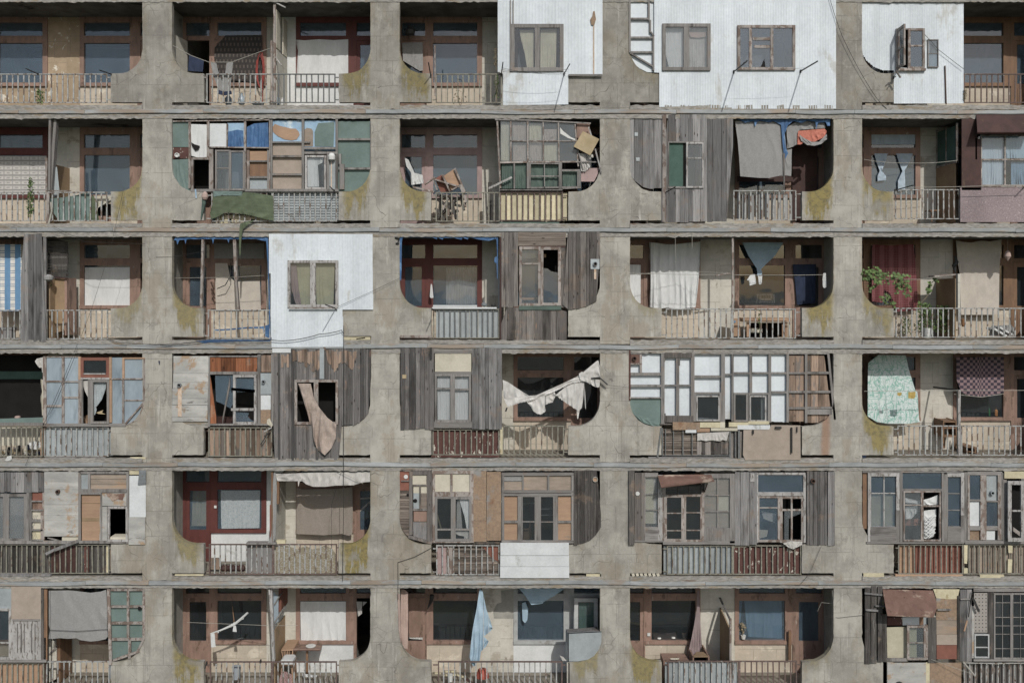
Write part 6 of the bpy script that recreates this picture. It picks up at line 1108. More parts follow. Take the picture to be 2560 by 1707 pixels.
t = thing('grey_boards', 'grey boards and boxes leaning behind the left railing', 'boards', 900, 1070, .2); panel(t, 'board', 'plank_grey', R(845, 785, 1095, 1070), .15); panel(t, 'board', 'plank_bare', R(495, 915, 595, 1030), .3); panel(t, 'shelf', 'frame_grey', R(845, 768, 1140, 785), .0, .15)
m = MB()
for i_ in range(7): m.lathe(P(620 + i_ * 32, 1045, .4), [(.03, 0), (.07, .06), (.05, .13), (.01, .16)], 8)
tagit(m.build('rubble', 'paint_darkbrown'), 'row of dark brown clods on the balcony floor', 'rubble')
o = panel(None, 'foam_block', 'foam', R(1140, 745, 1228, 778), .05, .1); tagit(o, 'yellow foam block resting on the railing corner', 'foam block'); o = panel(None, 'foam_strip', 'foam', R(145, 1078, 425, 1092), .0, .04); tagit(o, 'thin yellow foam strip in the slot beneath bracket', 'foam strip')
wire('two fine wires hanging before the brown blanket', [(1780, 60, -.05), (1680, 400, .3), (1682, 790, .1)], .004); wire('string tied across the torn valance', [(1740, 60, -.05), (1880, 130, -.05), (1990, 190, .0)], .006, 'rope', name='string', cat='string')
view(4, 2)
railing(480, 1062, vt=740, vb=1016, ends=(8, 0), mt='rail_white')
t = thing('balcony_enclosure', 'brown timber enclosure with white transom panels and dark casements, left of chipboard', 'enclosure', 480, 730, .0, 'makeshift balcony enclosures')
m_planks([[(140, 240), (235, 240), (235, 680), (180, 625), (140, 540)]], 26, .03, axis=1, rag=2).build('brown_slats', 'plank_brownh', t)
panel(t, 'brown_board', 'paint_redbrown', R(140, 65, 230, 240), .02); MB().disc(201, 115, 19, .0, .01).build('vent_cap', 'plastic_white', t); MB().disc(218, 282, 12, .015, .01).build('knot_hole', 'black_void', t)
for a_, mt in ((R(262, 100, 390, 190), 'paper'), (R(270, 200, 395, 265), 'paper'), (R(270, 265, 328, 412), 'silver_panel'), (R(340, 265, 397, 412), 'plank_brownh'), (R(272, 430, 400, 530), 'frame_brown'), (R(268, 525, 402, 700), 'plank_grey')): panel(t, 'door_panel', mt, a_, .02)
MB().disc(287, 336, 18, .01, .01).build('vent_opening', 'black_void', t); bars(t, 'batten', 'plank_brown', [(232, 65, 262, 650), (395, 65, 425, 705), (262, 65, 395, 98), (262, 188, 395, 200), (325, 200, 338, 410), (265, 410, 400, 428), (425, 45, 440, 720), (150, 45, 425, 62), (225, 665, 440, 725, 26), (158, 150, 230, 160)], -.01, .04)
panel(t, 'white_panel', 'paper', R(468, 85, 612, 255), .01); panel(t, 'white_panel', 'paper', R(628, 90, 790, 258), .01); bars(t, 'batten', 'frame_peelbrown', [(440, 60, 825, 88), (445, 88, 468, 720), (610, 85, 630, 258), (788, 88, 822, 720), (465, 255, 795, 298), (440, 705, 825, 722)], -.02, .04)
window(t, 468, 295, 636, 710, 22, (), (600,), y=-.03, fm='frame_grey', gm='glass_dark'); window(t, 636, 300, 805, 708, 22, (), (600,), y=-.03, fm='frame_grey', gm='glass_clear')
m_cloth([(690, 320), (785, 320), (785, 595), (760, 600), (740, 480), (715, 400)], .05, .02, 5, seed=2).build('curtain', 'cloth_white', t); m_cloth([(670, 330), (700, 330), (720, 590), (665, 590)], .08, .02, 3).build('curtain', 'cloth_grey', t); m_cloth([(660, 610), (785, 610), (785, 695), (735, 690), (735, 660), (690, 655), (660, 640)], .05, .02, 4).build('curtain', 'cloth_dirty', t)
MB().box(470, 300, 800, 705, .7, .72).build('dark_inside', 'black_void', t); MB().bar(488, 460, 525, 595, 12, .3, .33).build('stick', 'foam', t)
for a_ in (R(822, 62, 940, 325), R(820, 327, 940, 518), R(822, 520, 942, 712), R(944, 70, 1075, 700)): panel(t, 'chipboard', 'chipboard', a_, -.02 + rnd(-.006, .006), .02)
bars(t, 'sill', 'plank_dark', [(835, 712, 1070, 735)], .0, .04)
t = thing('balcony_enclosure', 'grey window bank with orange hardboard panes beside dark vertical planks', 'enclosure', 1500, 725, .0, 'makeshift balcony enclosures')
for a_, mt in ((R(1105, 105, 1270, 160), 'cloth_grey'), (R(1105, 155, 1270, 240), 'plywood_grey'), (R(1285, 105, 1502, 240), 'plywood_grey'), (R(1520, 105, 1730, 240), 'plywood_grey'), (R(1105, 295, 1228, 520), 'plywood'), (R(1105, 540, 1230, 700), 'plywood'), (R(1600, 295, 1722, 520), 'plywood'), (R(1600, 540, 1728, 700), 'plywood')): panel(t, 'hardboard', mt, a_, .02)
bars(t, 'batten', 'frame_grey', [(1080, 80, 1105, 715), (1270, 98, 1285, 240), (1502, 98, 1520, 240), (1722, 98, 1742, 712), (1105, 520, 1230, 540), (1600, 520, 1725, 540), (1228, 282, 1262, 718), (1395, 285, 1432, 718), (1562, 285, 1600, 718)], -.02, .04); bars(t, 'batten', 'frame_greyh', [(1080, 78, 1742, 105), (1085, 240, 1742, 262), (1090, 268, 1740, 290), (1080, 700, 1742, 725)], -.03, .04)
window(t, 1262, 288, 1396, 712, 12, (), (528,), y=-.03, fm='frame_grey', gm='glass_dark'); window(t, 1430, 288, 1566, 712, 12, (), (530,), y=-.03, fm='frame_grey', gm='glass_dark')
for a_, b_, c_ in ((1272, 1390, 362), (1438, 1556, 412), (1438, 1556, 468)): MB().bar(a_, c_, b_, c_ - 4, 9, .3, .31).build('shelf_edge', 'silver_panel', t)
MB().box(1270, 300, 1560, 700, .6, .62).build('dark_inside', 'black_void', t); panel(t, 'carton', 'plywood', [(1280, 590), (1330, 590), (1335, 540), (1350, 540), (1355, 690), (1280, 695)], .4)
m_planks([[(1742, 55), (1990, 55), (1994, 580), (1975, 620), (1900, 695), (1830, 730), (1742, 742)]], 30, -.03, rag=5, gap=.5, vary=.3).build('board_wall', 'plank_dark', t); MB().disc(1940, 138, 20, -.05, .01).build('vent_cap', 'plywood', t); vent(t, 1940, 138, 24, -.045, 'rope') if False else MB().ring(1940, 138, 24, -.045, .03, .2).build('vent_pipe', 'rope', t)
t = thing('board_infill', 'splintered slanting boards behind the white railing', 'boards', 760, 1010, .1); m_planks([[(640, 770), (1060, 745), (1060, 1010), (600, 1000)]], 16, .1, .02, axis=1, rag=6, vary=.5).build('board', 'plank_brownh', t); panel(t, 'pink_board', 'frame_mauve', R(485, 745, 570, 1005), .11); panel(t, 'peeling_board', 'frame_peelbrown', R(572, 745, 640, 1005), .09); panel(t, 'brown_board', 'paint_redbrown', [(900, 750), (1060, 745), (1060, 900), (980, 850)], .09)
t = thing('white_boards', 'three white horizontal boards covering the balcony parapet', 'boards', 1380, 1040, -.05)
for a_, b_ in ((722, 836), (840, 938), (942, 1044)): panel(t, 'board', 'white_board', R(1068 + rnd(-2, 2), a_, 1700 + rnd(-2, 2), b_), -.06 + rnd(-.005, .005), .02)
wire('sagging cable on the concrete bracket', [(128, 900, -.02), (280, 850, -.04), (450, 760, -.02)], .006); wire('cable dropping vertically down the pier', [(128, 900, -.02), (130, 1100, -.08), (130, 1240, -.1)], .006)
panel(None, 'foam_strip', 'foam', R(1858, 1008, 1995, 1030), .0, .04); o = [x for x in bpy.data.objects if x.name.startswith('foam_strip') and x.parent is None and 'label' not in x][0]; tagit(o, 'short yellow foam strip in the slot beneath dark planks', 'foam strip')
view(4, 3)
railing(540, 1145, vt=742, vb=1012, ends=(10, 0), mt='rail_olive'); railing(1145, 1775, vt=742, vb=1012, mt='rail_olive')
t = thing('balcony_enclosure', 'weathered window enclosure with a tilted rusty awning', 'enclosure', 670, 745, .0, 'makeshift balcony enclosures')
m_planks([R(190, 58, 245, 740)], 55, -.07, .04).build('board', 'plank_dark', t); m_planks([R(245, 78, 340, 705)], 48, -.02).build('board_wall', 'plank_brown', t); MB().disc(272, 270, 19, -.04, .01).build('vent_cap', 'plastic_white', t)
bars(t, 'batten', 'frame_peel', [(312, 130, 342, 700), (460, 100, 500, 705)], -.02, .04); bars(t, 'batten', 'frame_greyh', [(340, 80, 460, 118), (342, 580, 460, 700), (505, 705, 1170, 738), (245, 700, 510, 716)], -.02, .04)
window(t, 335, 115, 465, 590, 10, (), (278, 422), y=.0, fm='frame_grey', gm='glass_dusty'); panel(t, 'lining', 'cloth_cream', R(345, 120, 420, 545), .06); panel(t, 'lining', 'cloth_dirty', R(420, 120, 460, 545), .09)
window(t, 515, 280, 700, 712, 26, (), (450, 610), y=-.03, fm='frame_peelbrown', gm='glass_dark', bw=9); window(t, 700, 280, 865, 712, 18, (), (445, 607), y=-.03, fm='frame_peelbrown', gm='glass_dark', bw=9)
bars(t, 'batten', 'frame_peelbrown', [(500, 210, 530, 715), (858, 250, 885, 715)], -.01, .04); bars(t, 'batten', 'frame_grey', [(885, 88, 1160, 128), (885, 590, 1120, 715), (1120, 88, 1165, 725)], -.02, .04)
window(t, 885, 122, 1125, 592, 8, (1008,), (285, 435), y=-.01, fm='frame_grey', gm='glass_dusty', bw=9); panel(t, 'stained_lining', 'plywood_grey', R(890, 125, 1120, 590), .05); panel(t, 'pale_lining', 'paper', R(1015, 295, 1110, 425), .045, .004)
MB().box(520, 285, 860, 710, .7, .72).build('dark_inside', 'black_void', t); window(t, 510, 190, 865, 285, 12, (640, 745), (), y=.01, fm='plank_dark', gm='glass_dark')
m = MB(); q = [P(455, 98, .0), P(945, 92, .0), P(978, 152, -.45), P(488, 212, -.45)]; m.add(q + [p + Vector((0, .01, -.02)) for p in q], [(3, 2, 1, 0), (4, 5, 6, 7), (0, 1, 5, 4), (1, 2, 6, 5), (2, 3, 7, 6), (3, 0, 4, 7)]); m.build('awning', 'rust_sheet', t); MB().tube([P(885, 255, .0), P(915, 175, -.4)], .012, 5).build('awning_strut', 'rusty', t)
m_planks([R(1165, 72, 1370, 742)], 66, -.03, rag=5).build('board_wall', 'plank_grey', t); MB().box(1308, 85, 1345, 160, -.05, -.03).build('split_board', 'frame_peel', t)
t = thing('balcony_enclosure', 'grey-framed window enclosure with broken lower pane and stained brown planks', 'enclosure', 1700, 745, .0, 'makeshift balcony enclosures')
bars(t, 'batten', 'frame_peel', [(1370, 78, 1815, 98), (1368, 98, 1380, 720), (1795, 98, 1818, 720), (1375, 258, 1800, 290)], -.03, .04); MB().add([P(a, b_, .0) for a, b_ in ((1378, 262), (1795, 262), (1795, 95), (1378, 95))], [(0, 1, 2, 3)]).build('transom_pane', 'glass_blue', t)
window(t, 1372, 290, 1580, 715, 20, (), (400,), y=-.02, fm='frame_peelbrown', gm='glass_blue', bw=10); window(t, 1580, 292, 1800, 720, 24, (1688,), (420,), y=-.02, fm='frame_peelbrown', gm=None, bw=16)
m = MB(); m.add([P(a, b_, .0) for a, b_ in ((1620, 700), (1660, 700), (1662, 500), (1700, 480), (1780, 450), (1780, 430), (1620, 430))], [tuple(range(7))]); m.build('broken_pane', 'glass_dusty', t); panel(t, 'paper_box', 'paper', [(1395, 600), (1470, 605), (1460, 665), (1395, 680)], .2, .01); panel(t, 'pale_bag', 'cloth_dirty', [(1410, 430), (1545, 455), (1535, 540), (1430, 500)], .2, .02); MB().box(1378, 100, 1795, 700, .7, .72).build('dark_inside', 'room_dark', t)
m_planks([R(1825, 65, 2015, 742)], 34, -.03, rag=5, vary=.4).build('board_wall', 'plank_rust', t); m_planks([R(2020, 68, 2085, 745)], 32, -.035, rag=5).build('board_wall', 'plank_grey', t); vent(t, 1880, 152, 20, -.035, 'rusty')
hang('rag', 'frayed pale rag draped over the railing below broken pane', 'rag', 'cloth_dirty', [(1605, 725), (1680, 705), (1785, 712), (1785, 740), (1740, 760), (1700, 780), (1660, 765)], -.06, .03, 5)
t = thing('board_infill', 'silvery sheet metal and flaking maroon board behind the railing', 'boards', 1150, 1010, .1); m_planks([R(510, 750, 1150, 1010)], 110, .1, .02, rag=1, gap=.3).build('metal_sheet', 'silver_panel', t); m_planks([R(1150, 765, 1780, 1010)], 120, .09, .02, rag=4, gap=.3, vary=.15).build('maroon_board', 'paint_maroon', t)
wire('thin wires fanning down from the window across the bracket', [(1960, 750, -.05), (1855, 1000, -.06), (1770, 1100, -.1)], .004)
t = thing('rubble_fill', 'cream stone rubble packed in the slot under the bracket', 'rubble', 340, 1030, .03)
for i_ in range(7): u_ = 215 + i_ * 38; panel(t, 'stone', 'paper', [(u_, 1004), (u_ + 26, 1000), (u_ + 33, 1024), (u_ + 10, 1030)], .0, .06)
view(4, 4)
railing(870, 1635, vt=940, vb=1290, ends=(6, 0), mt='rail_olive'); railing(1635, 2450, vt=940, vb=1290, mt='rail_olive')
t = thing('balcony_enclosure', 'row of peeling grey-white casements with draped white cloth inside', 'enclosure', 1080, 930, .0, 'makeshift balcony enclosures')
bars(t, 'batten', 'frame_oak', [(455, 92, 515, 760)], .03, .06); bars(t, 'batten', 'frame_peel', [(518, 98, 550, 915), (850, 100, 890, 540), (1612, 100, 1650, 600)], -.02, .04); bars(t, 'batten', 'frame_grey', [(846, 540, 890, 915), (895, 100, 925, 915), (1385, 105, 1412, 912), (1412, 120, 1455, 915), (1612, 600, 1650, 915), (925, 290, 1385, 315)], -.02, .04)
bars(t, 'batten', 'frame_greyh', [(455, 82, 1640, 100), (500, 912, 1650, 935), (550, 738, 850, 915), (1455, 735, 1612, 912)], -.025, .04); bars(t, 'batten', 'frame_peel', [(555, 100, 850, 142), (1450, 105, 1612, 148)], -.02, .04)
window(t, 545, 138, 855, 742, 9, (706,), (342,), y=-.0, fm='frame_peel', gm='glass_blue', bw=12); panel(t, 'blind', 'cloth_cream', R(556, 350, 690, 735), .1); panel(t, 'blind', 'cloth_cream', R(712, 355, 840, 735), .1)
MB().add([P(a, b_, .0) for a, b_ in ((925, 292), (1385, 292), (1385, 105), (925, 105))], [(0, 1, 2, 3)]).build('transom_pane', 'glass_blue', t)
window(t, 935, 318, 1155, 905, 16, (), (480,), y=-.05, fm='frame_peelbrown', gm='glass_dusty', bw=12); window(t, 1155, 315, 1375, 905, 16, (), (492,), y=-.03, fm='frame_peelbrown', gm=None, bw=18)
for i_, pl in enumerate(([(955, 395), (1110, 430), (1240, 400), (1340, 360), (1340, 470), (1180, 485), (1040, 470), (955, 450)], [(955, 500), (1105, 490), (1100, 560), (1030, 640), (955, 645)], [(1175, 545), (1320, 525), (1315, 720), (1290, 850), (1220, 880), (1175, 870)])): m_cloth(pl, .06 + .02 * i_, .05, 3, rows=14, ax=1 if i_ == 2 else 0, seed=i_ * 4.2, **({'nf': 8} if False else {})).build('draped_cloth', 'cloth_white', t)
for i_ in range(6): MB().tube(sway([(1180, 600 + i_ * 42, .0), (1240, 650 + i_ * 42, -.03), (1308, 590 + i_ * 42, .0)], 5), .014, 6).build('cloth_fold', 'cloth_white', t)
window(t, 1450, 145, 1618, 738, 9, (), (345, 540), y=.0, fm='frame_grey', gm='glass_blue', bw=10); MB().box(550, 140, 1610, 905, .8, .82).build('dark_inside', 'room_dark', t); panel(t, 'brown_board', 'paint_redbrown', R(955, 640, 1140, 720), .3)
t = thing('balcony_enclosure', 'narrow grey casements with vent plate beside an open swung window', 'enclosure', 2000, 900, .0, 'makeshift balcony enclosures')
bars(t, 'batten', 'frame_grey', [(1650, 95, 1690, 920), (2085, 100, 2110, 900), (2110, 185, 2150, 900)], -.02, .04); bars(t, 'batten', 'frame_peelbrown', [(1840, 130, 1912, 890), (2045, 125, 2085, 890), (1690, 130, 1715, 890)], -.025, .04); bars(t, 'batten', 'frame_greyh', [(1690, 88, 2095, 128), (1660, 895, 2480, 938), (1710, 415, 1840, 435), (1912, 430, 2045, 445), (1710, 730, 1840, 775), (1912, 728, 2045, 775)], -.02, .04)
for a_, mt in ((R(1715, 440, 1832, 730), 'white_board'), (R(1912, 130, 2040, 430), 'silver_panel'), (R(1710, 780, 1835, 890), 'chipboard'), (R(1912, 785, 2010, 888), 'white_board')): panel(t, 'panel', mt, a_, .02)
vent(t, 1972, 335, 24, .0, 'silver_panel')
for a_ in ((1715, 130, 1840, 415), (1915, 445, 2042, 728)): MB().add([P(a, b_, .0) for a, b_ in ((a_[0], a_[3]), (a_[2], a_[3]), (a_[2], a_[1]), (a_[0], a_[1]))], [(0, 1, 2, 3)]).build('pane', 'glass_blue', t)
panel(t, 'foam_strip', 'foam', R(2122, 85, 2480, 168), -.01); window(t, 2165, 200, 2360, 910, 42, (), (548,), y=-.15, fm='frame_peel', gm=None, bw=18); bars(t, 'hinge_post', 'frame_grey', [(2320, 200, 2480, 215), (2320, 170, 2480, 200)], -.02, .04); MB().box(1700, 100, 2480, 900, .8, .82).build('dark_inside', 'room_dark', t); MB().bar(2170, 720, 2330, 840, 40, .2, .24).build('inner_plank', 'frame_peelbrown', t)
t = thing('board_infill', 'reddish brown board behind olive balusters', 'boards', 1250, 1290, .1); m_planks([R(875, 950, 1632, 1285)], 180, .12, .02, rag=1, vary=.3).build('board', 'paint_redbrown', t); panel(t, 'orange_board', 'plywood', R(890, 950, 1050, 1280), .11); bars(t, 'skirting', 'plywood', [(840, 1295, 1630, 1318)], .02, .06)
t = thing('board_infill', 'mixed pale boards and yellow foam behind the last railing', 'boards', 1950, 1290, .1); m_planks([R(1690, 950, 2480, 1275)], 90, .12, .02, rag=5, gap=3, vary=.4).build('board', 'plywood_grey', t)
for a_ in ([(1648, 950), (1690, 950), (1682, 1170), (1648, 1165)], R(1645, 1222, 1690, 1282), [(2165, 950), (2218, 960), (2215, 1045), (2170, 1040)], [(2165, 1115), (2215, 1120), (2205, 1275), (2160, 1275)]): panel(t, 'foam_piece', 'foam', a_, .02, .03)
for a_, lb in ((R(465, 1282, 705, 1325), 'yellow foam strip resting in the slot under the curved bracket'), (R(1835, 1300, 2118, 1335), 'yellow foam strip lying on the ledge below last railing')): o = panel(None, 'foam_strip', 'foam', a_, -.03, .05); tagit(o, lb, 'foam strip')
# ================================================================ bottom storey
view(5, 0)
railing(-60, 650, vt=1265, vb=1720, mt='rail_olive'); railing(680, 1610, vt=1242, vb=1720, mt='rail_white', ends=(0, 8))
t = thing('balcony_enclosure', 'grey and beige sheet enclosure with flaking white shutter panel', 'enclosure', 300, 1260, .0, 'makeshift balcony enclosures')
panel(t, 'pale_sheet', 'silver_panel', R(-60, 150, 180, 470), -.0); panel(t, 'beige_sheet', 'fabric_tan', R(165, 145, 600, 645), -.02); window(t, -80, 475, 160, 1220, 34, (), (975,), y=-.03, fm='frame_peel', gm='glass_dark'); panel(t, 'panelled_shutter', 'frame_peel', R(160, 630, 600, 1225), -.03); bars(t, 'rib', 'frame_grey', [(255, 690, 262, 1110), (310, 690, 317, 1110), (355, 690, 362, 1110), (460, 690, 467, 1110), (510, 690, 517, 1110)], -.042, -.03)
bars(t, 'batten', 'frame_greyh', [(-60, 1225, 680, 1262), (180, 632, 580, 655)], -.045, .02); bars(t, 'post', 'plank_brown', [(605, 195, 640, 1240)], -.03, .04); bars(t, 'post', 'frame_oak', [(648, 195, 675, 900), (675, 200, 690, 1235)], -.02, .04)
t = thing('board_infill', 'orange hardboard behind the olive railing', 'boards', 300, 1720, .1); panel(t, 'hardboard', 'plywood', R(-60, 1280, 625, 1720), .1); bars(t, 'strip', 'frame_brown', [(610, 1270, 645, 1720)], .05, .09)
hang('awning_cloth', 'grey canvas blind hanging loose over the balcony opening', 'canvas', 'cloth_grey', [(715, 210), (1000, 205), (1100, 212), (1330, 240), (1480, 222), (1560, 195), (1575, 450), (1580, 780), (1585, 880), (1550, 920), (1440, 945), (1330, 955), (1180, 935), (1120, 905), (1000, 915), (880, 905), (705, 920), (735, 790), (715, 700)], -.02, .03, 3, rows=22)
wire('cord tied across the grey canvas blind', [(715, 785, -.06), (1120, 805, -.07), (1580, 775, -.06)], .006, name='string', cat='string')
t = thing('balcony_enclosure', 'curved-corner timber grid frame backed by teal green sheet', 'enclosure', 1850, 1240, .0, 'makeshift balcony enclosures')
panel(t, 'green_sheet', 'tarp_teal', [(1620, 205), (2105, 205), (2105, 920), (2030, 1100), (1900, 1180), (1650, 1230)], .04); bars(t, 'batten', 'frame_peelbrown', [(1570, 190, 1640, 1300, 45) if False else (1590, 190, 1622, 1300, 42), (2092, 185, 2125, 930), (1625, 185, 2095, 215), (1625, 430, 2090, 462), (1635, 670, 2090, 705), (1640, 905, 2095, 945), (1860, 215, 1895, 905), (1880, 940, 1920, 1210), (2105, 930, 2010, 1110, 30), (2040, 1100, 1660, 1235, 32)], -.02, .04); MB().disc(2048, 470, 28, -.03, .02).build('vent_opening', 'black_void', t)
panel(t, 'metal_angle', 'grey_metal', R(1600, 1310, 1648, 1500), .02, .05)
t = thing('folded_door', 'cream slatted door leaf folded beside a brown post', 'door leaf', 780, 1500, .5); panel(t, 'leaf', 'cream', [(720, 930), (800, 960), (830, 1060), (830, 1500), (720, 1560)], .5, .03); bars(t, 'rail', 'frame_grey', [(720, 1140, 820, 1035, 14), (720, 1150, 820, 1070, 8)], .47, .5); bars(t, 'post', 'frame_oak', [(830, 910, 885, 1560)], .55, .6)
view(5, 1)
railing(490, 1100, vt=832, vb=1135, ends=(10, 0), top='rail_rust'); railing(1100, 1735, vt=832, vb=1135, ends=(0, 8), top='rail_rust'); divider(DX[1] - 3, 5, mt='tan_board', h=1.5)
t = thing('balcony_screen', 'peeling white post and folded screen panels between open balconies', 'screen', 1100, 830, .05); bars(t, 'post', 'frame_peel', [(1085, 140, 1110, 830, 24), (1070, 130, 1090, 400, 14)], .05, .1); bars(t, 'post', 'paint_redbrown', [(1162, 125, 1190, 345)], .6, .64); panel(t, 'pane', 'plastic_sheet', [(1110, 150), (1160, 200), (1160, 440), (1120, 470)], .4, .02); bars(t, 'rail', 'frame_grey', [(1120, 280, 1165, 200, 12), (1110, 470, 1188, 345, 12)], .35, .4)
m = MB()
for i_ in range(12): a_, b_ = 560 + i_ * 22, 548 - i_ * 12; m.add([p + Vector((0, rnd(-.01, .01), 0)) for p in (P(a_, b_ - 4, .1), P(a_ + 14, b_ - 16, .1), P(a_ + 20, b_ - 2, .09), P(a_ + 8, b_ + 8, .1))], [(0, 1, 2, 3), (3, 2, 1, 0)])
m.tube([P(495, 560, .1), P(600, 525, .1), P(730, 470, .1), P(800, 410, .1), P(860, 355, .1)], [.012, .02, .035, .03, .025], 7); tagit(m.build('garland', 'plastic_white'), 'white twisted plastic garland strung diagonally before the window', 'garland')
hang('white_towel', 'narrow white towel hanging at the garland end', 'towel', 'cloth_white', [(495, 560), (535, 555), (545, 690), (500, 695)], .1, .015, 3); hang('white_knot', 'white rag knotted in the middle of the garland', 'rag', 'cloth_white', [(720, 480), (745, 485), (752, 545), (712, 540)], .08, .02, 3)
wire('clothesline passing in front of the two left windows', [(265, 450, .5), (1090, 482, .1), (1350, 480, .5)], .005, 'rope')
hang('curtain', 'white curtain with clothespeg shadows filling the right window', 'curtain', 'cloth_white', [(1375, 245), (1822, 245), (1822, 632), (1378, 632)], 1.24, .02, 5); hang('curtain', 'white curtain corner pulled aside in the dark doorway', 'curtain', 'cloth_dirty', [(1925, 245), (2030, 250), (1980, 300), (1985, 360), (1940, 395)], 1.2, .02, 3)
t = thing('table', 'brown board table with one leg beneath the curtained window', 'table', 1440, 960, .8); m = MB().box(1305, 715, 1575, 722, .55, .6); A, B, C_, D = P(1340, 672, 1.1), P(1590, 672, 1.1), P(1570, 718, .6), P(1305, 718, .6); m.add([A, B, C_, D] + [p - Vector((0, 0, .03)) for p in (A, B, C_, D)], [(3, 2, 1, 0), (4, 5, 6, 7), (0, 1, 5, 4), (1, 2, 6, 5), (2, 3, 7, 6), (3, 0, 4, 7)]); m.build('tabletop', 'frame_brown', t); MB().box(1430, 722, 1450, 960, .75, .8).build('leg', 'frame_oak', t)
m = MB(); cs = P(1478, 690, .85); m.lathe(cs, [(.04, 0), (.12, .01), (.13, .03), (.1, .035)]); tagit(m.build('plate', 'plastic_white'), 'white broken plate lying on the brown table', 'plate')
t = thing('chair', 'wooden spindle-back chair with white cushion and checked cloth', 'chair', 1240, 1040, .4)
bars(t, 'spindle', 'plywood', [(1192, 728, 1206, 815, 9), (1214, 730, 1222, 815, 5), (1232, 730, 1238, 815, 5), (1250, 730, 1252, 815, 5), (1268, 730, 1266, 815, 5), (1300, 722, 1292, 815, 9)], .62, .65); bars(t, 'top_rail', 'plywood', [(1188, 724, 1305, 720, 12)], .61, .65)
m = MB().prism([(1183, 825), (1200, 815), (1285, 815), (1302, 828), (1300, 862), (1190, 862)], .3, .62); m.build('cushion', 'cloth_white', t); bars(t, 'leg', 'plywood', [(1195, 862, 1185, 1040, 12), (1292, 862, 1300, 1040, 12)], .35, .39); bars(t, 'seat_rail', 'plywood', [(1190, 865, 1300, 865, 16)], .32, .4)
m_cloth([(1195, 925), (1240, 935), (1270, 950), (1290, 960), (1300, 1120), (1165, 1120), (1170, 1000)], .25, .04, 4, seed=2).build('checked_cloth', 'red_check', t)
m = MB().lathe(P(750, 1000, .45), [(.09, 0), (.11, .3), (.115, .31), (.1, .31)], 18); tagit(m.build('bucket', 'bucket_grey'), 'blue-grey plastic bucket behind the left railing', 'bucket'); hang('white_cloth', 'white cloth bundle on the floor near table leg', 'cloth', 'cloth_white', [(1390, 950), (1430, 955), (1540, 968), (1530, 990), (1400, 985)], .6, .03, 3)
hang('crumpled_cloth', 'crumpled white cloth on the sill inside the window', 'cloth', 'cloth_white', [(745, 615), (790, 600), (825, 598), (835, 630), (760, 630)], 1.35, .03, 3); m = MB().tube([P(705, 250, 1.3), P(728, 460, 1.2)], .012, 5); tagit(m.build('wooden_pole', 'frame_oak'), 'thin brown pole leaning inside the dark window', 'pole')
rod('thin pole crossing behind the balusters', 985, 830, 975, 832, .1); rod('laundry pole at the mossy bracket corner', 455, 850, 440, 900, .4)
view(5, 2)
railing(495, 1640, vt=778, vb=1060, ends=(12, 8), top='rail_rust')
hang('pink_sheet', 'pale pink sheet hanging at the left edge beside the pier', 'sheet', 'cloth_pink', [(155, 120), (180, 118), (220, 145), (225, 400), (218, 670), (175, 655), (158, 580), (150, 400)], .3, .04, 4); hang('pink_sheet', 'narrow pink strip outside the pier edge', 'sheet', 'cloth_pink', [(122, 150), (145, 165), (148, 350), (155, 560), (158, 640), (135, 480)], -.03, .02, 2)
hang('blue_sheet', 'pale blue printed sheet hanging twisted to a point', 'sheet', 'cloth_skyblue', [(878, 115), (905, 130), (940, 300), (975, 400), (998, 480), (960, 520), (915, 550), (962, 595), (940, 640), (890, 690), (880, 775), (860, 790), (825, 830), (800, 800), (785, 740), (800, 600), (820, 450), (850, 300)], .15, .06, 4, rows=22, st=3)
tied('curtain', 'blue curtain swag gathered high above the white window', 'cloth_skyblue', (1240, 1660, 110), (1400, 240), (1350, 1460, 262), .8, kw=60); hang('blue_curtain', 'pale blue curtain end hanging inside the white window', 'curtain', 'cloth_skyblue', [(1268, 245), (1300, 235), (1325, 300), (1318, 400), (1295, 430), (1270, 400)], 1.1, .02, 3)
t = thing('curved_box', 'pale sheet-metal box with quarter-round corner mounted on the railing', 'box', 1830, 780, -.02)
pl = [(1690, 520), (1998, 505), (1998, 600), (1975, 670), (1930, 730), (1870, 765), (1780, 780), (1690, 780)]
panel(t, 'front', 'silver_panel', pl, -.02, .02); m = MB(); q = [P(1690, 520, -.02), P(1998, 505, -.02), P(1955, 466, .45), P(1670, 485, .45)]; m.add(q + [p - Vector((0, 0, .02)) for p in q], [(0, 1, 2, 3), (7, 6, 5, 4), (0, 4, 5, 1), (1, 5, 6, 2), (2, 6, 7, 3), (3, 7, 4, 0)]); m.build('top', 'plank_grey', t)
q = [P(1690, 520, -.02), P(1690, 780, -.02), P(1665, 745, .45), P(1670, 485, .45)]; MB().add(q + [p + Vector((.02, 0, 0)) for p in q], [(0, 1, 2, 3), (7, 6, 5, 4), (0, 4, 5, 1), (2, 6, 7, 3)]).build('side', 'silver_panel', t)
t = thing('open_casement', 'white balcony door leaf with net curtain standing open', 'door leaf', 1850, 480, .8); window(t, 1748, 200, 1965, 560, 36, (), (), y=.85, fm='frame_white', gm='glass_clear'); hang('net', '', '', 'cloth_green', R(1790, 240, 1935, 540), .92, .02, 6, par=t)
m = MB().lathe(P(905, 922, .35), [(.17, 0), (.16, .06), (.12, .18), (.09, .2)], 20); tagit(m.build('basin', 'plastic_red'), 'upturned orange-red plastic basin on the floor', 'basin'); m = MB().lathe(P(608, 962, .2), [(.06, 0), (.07, .16), (.075, .17), (.06, .17)], 18); tagit(m.build('tub', 'plastic_white'), 'small white plastic tub behind the balusters', 'tub')
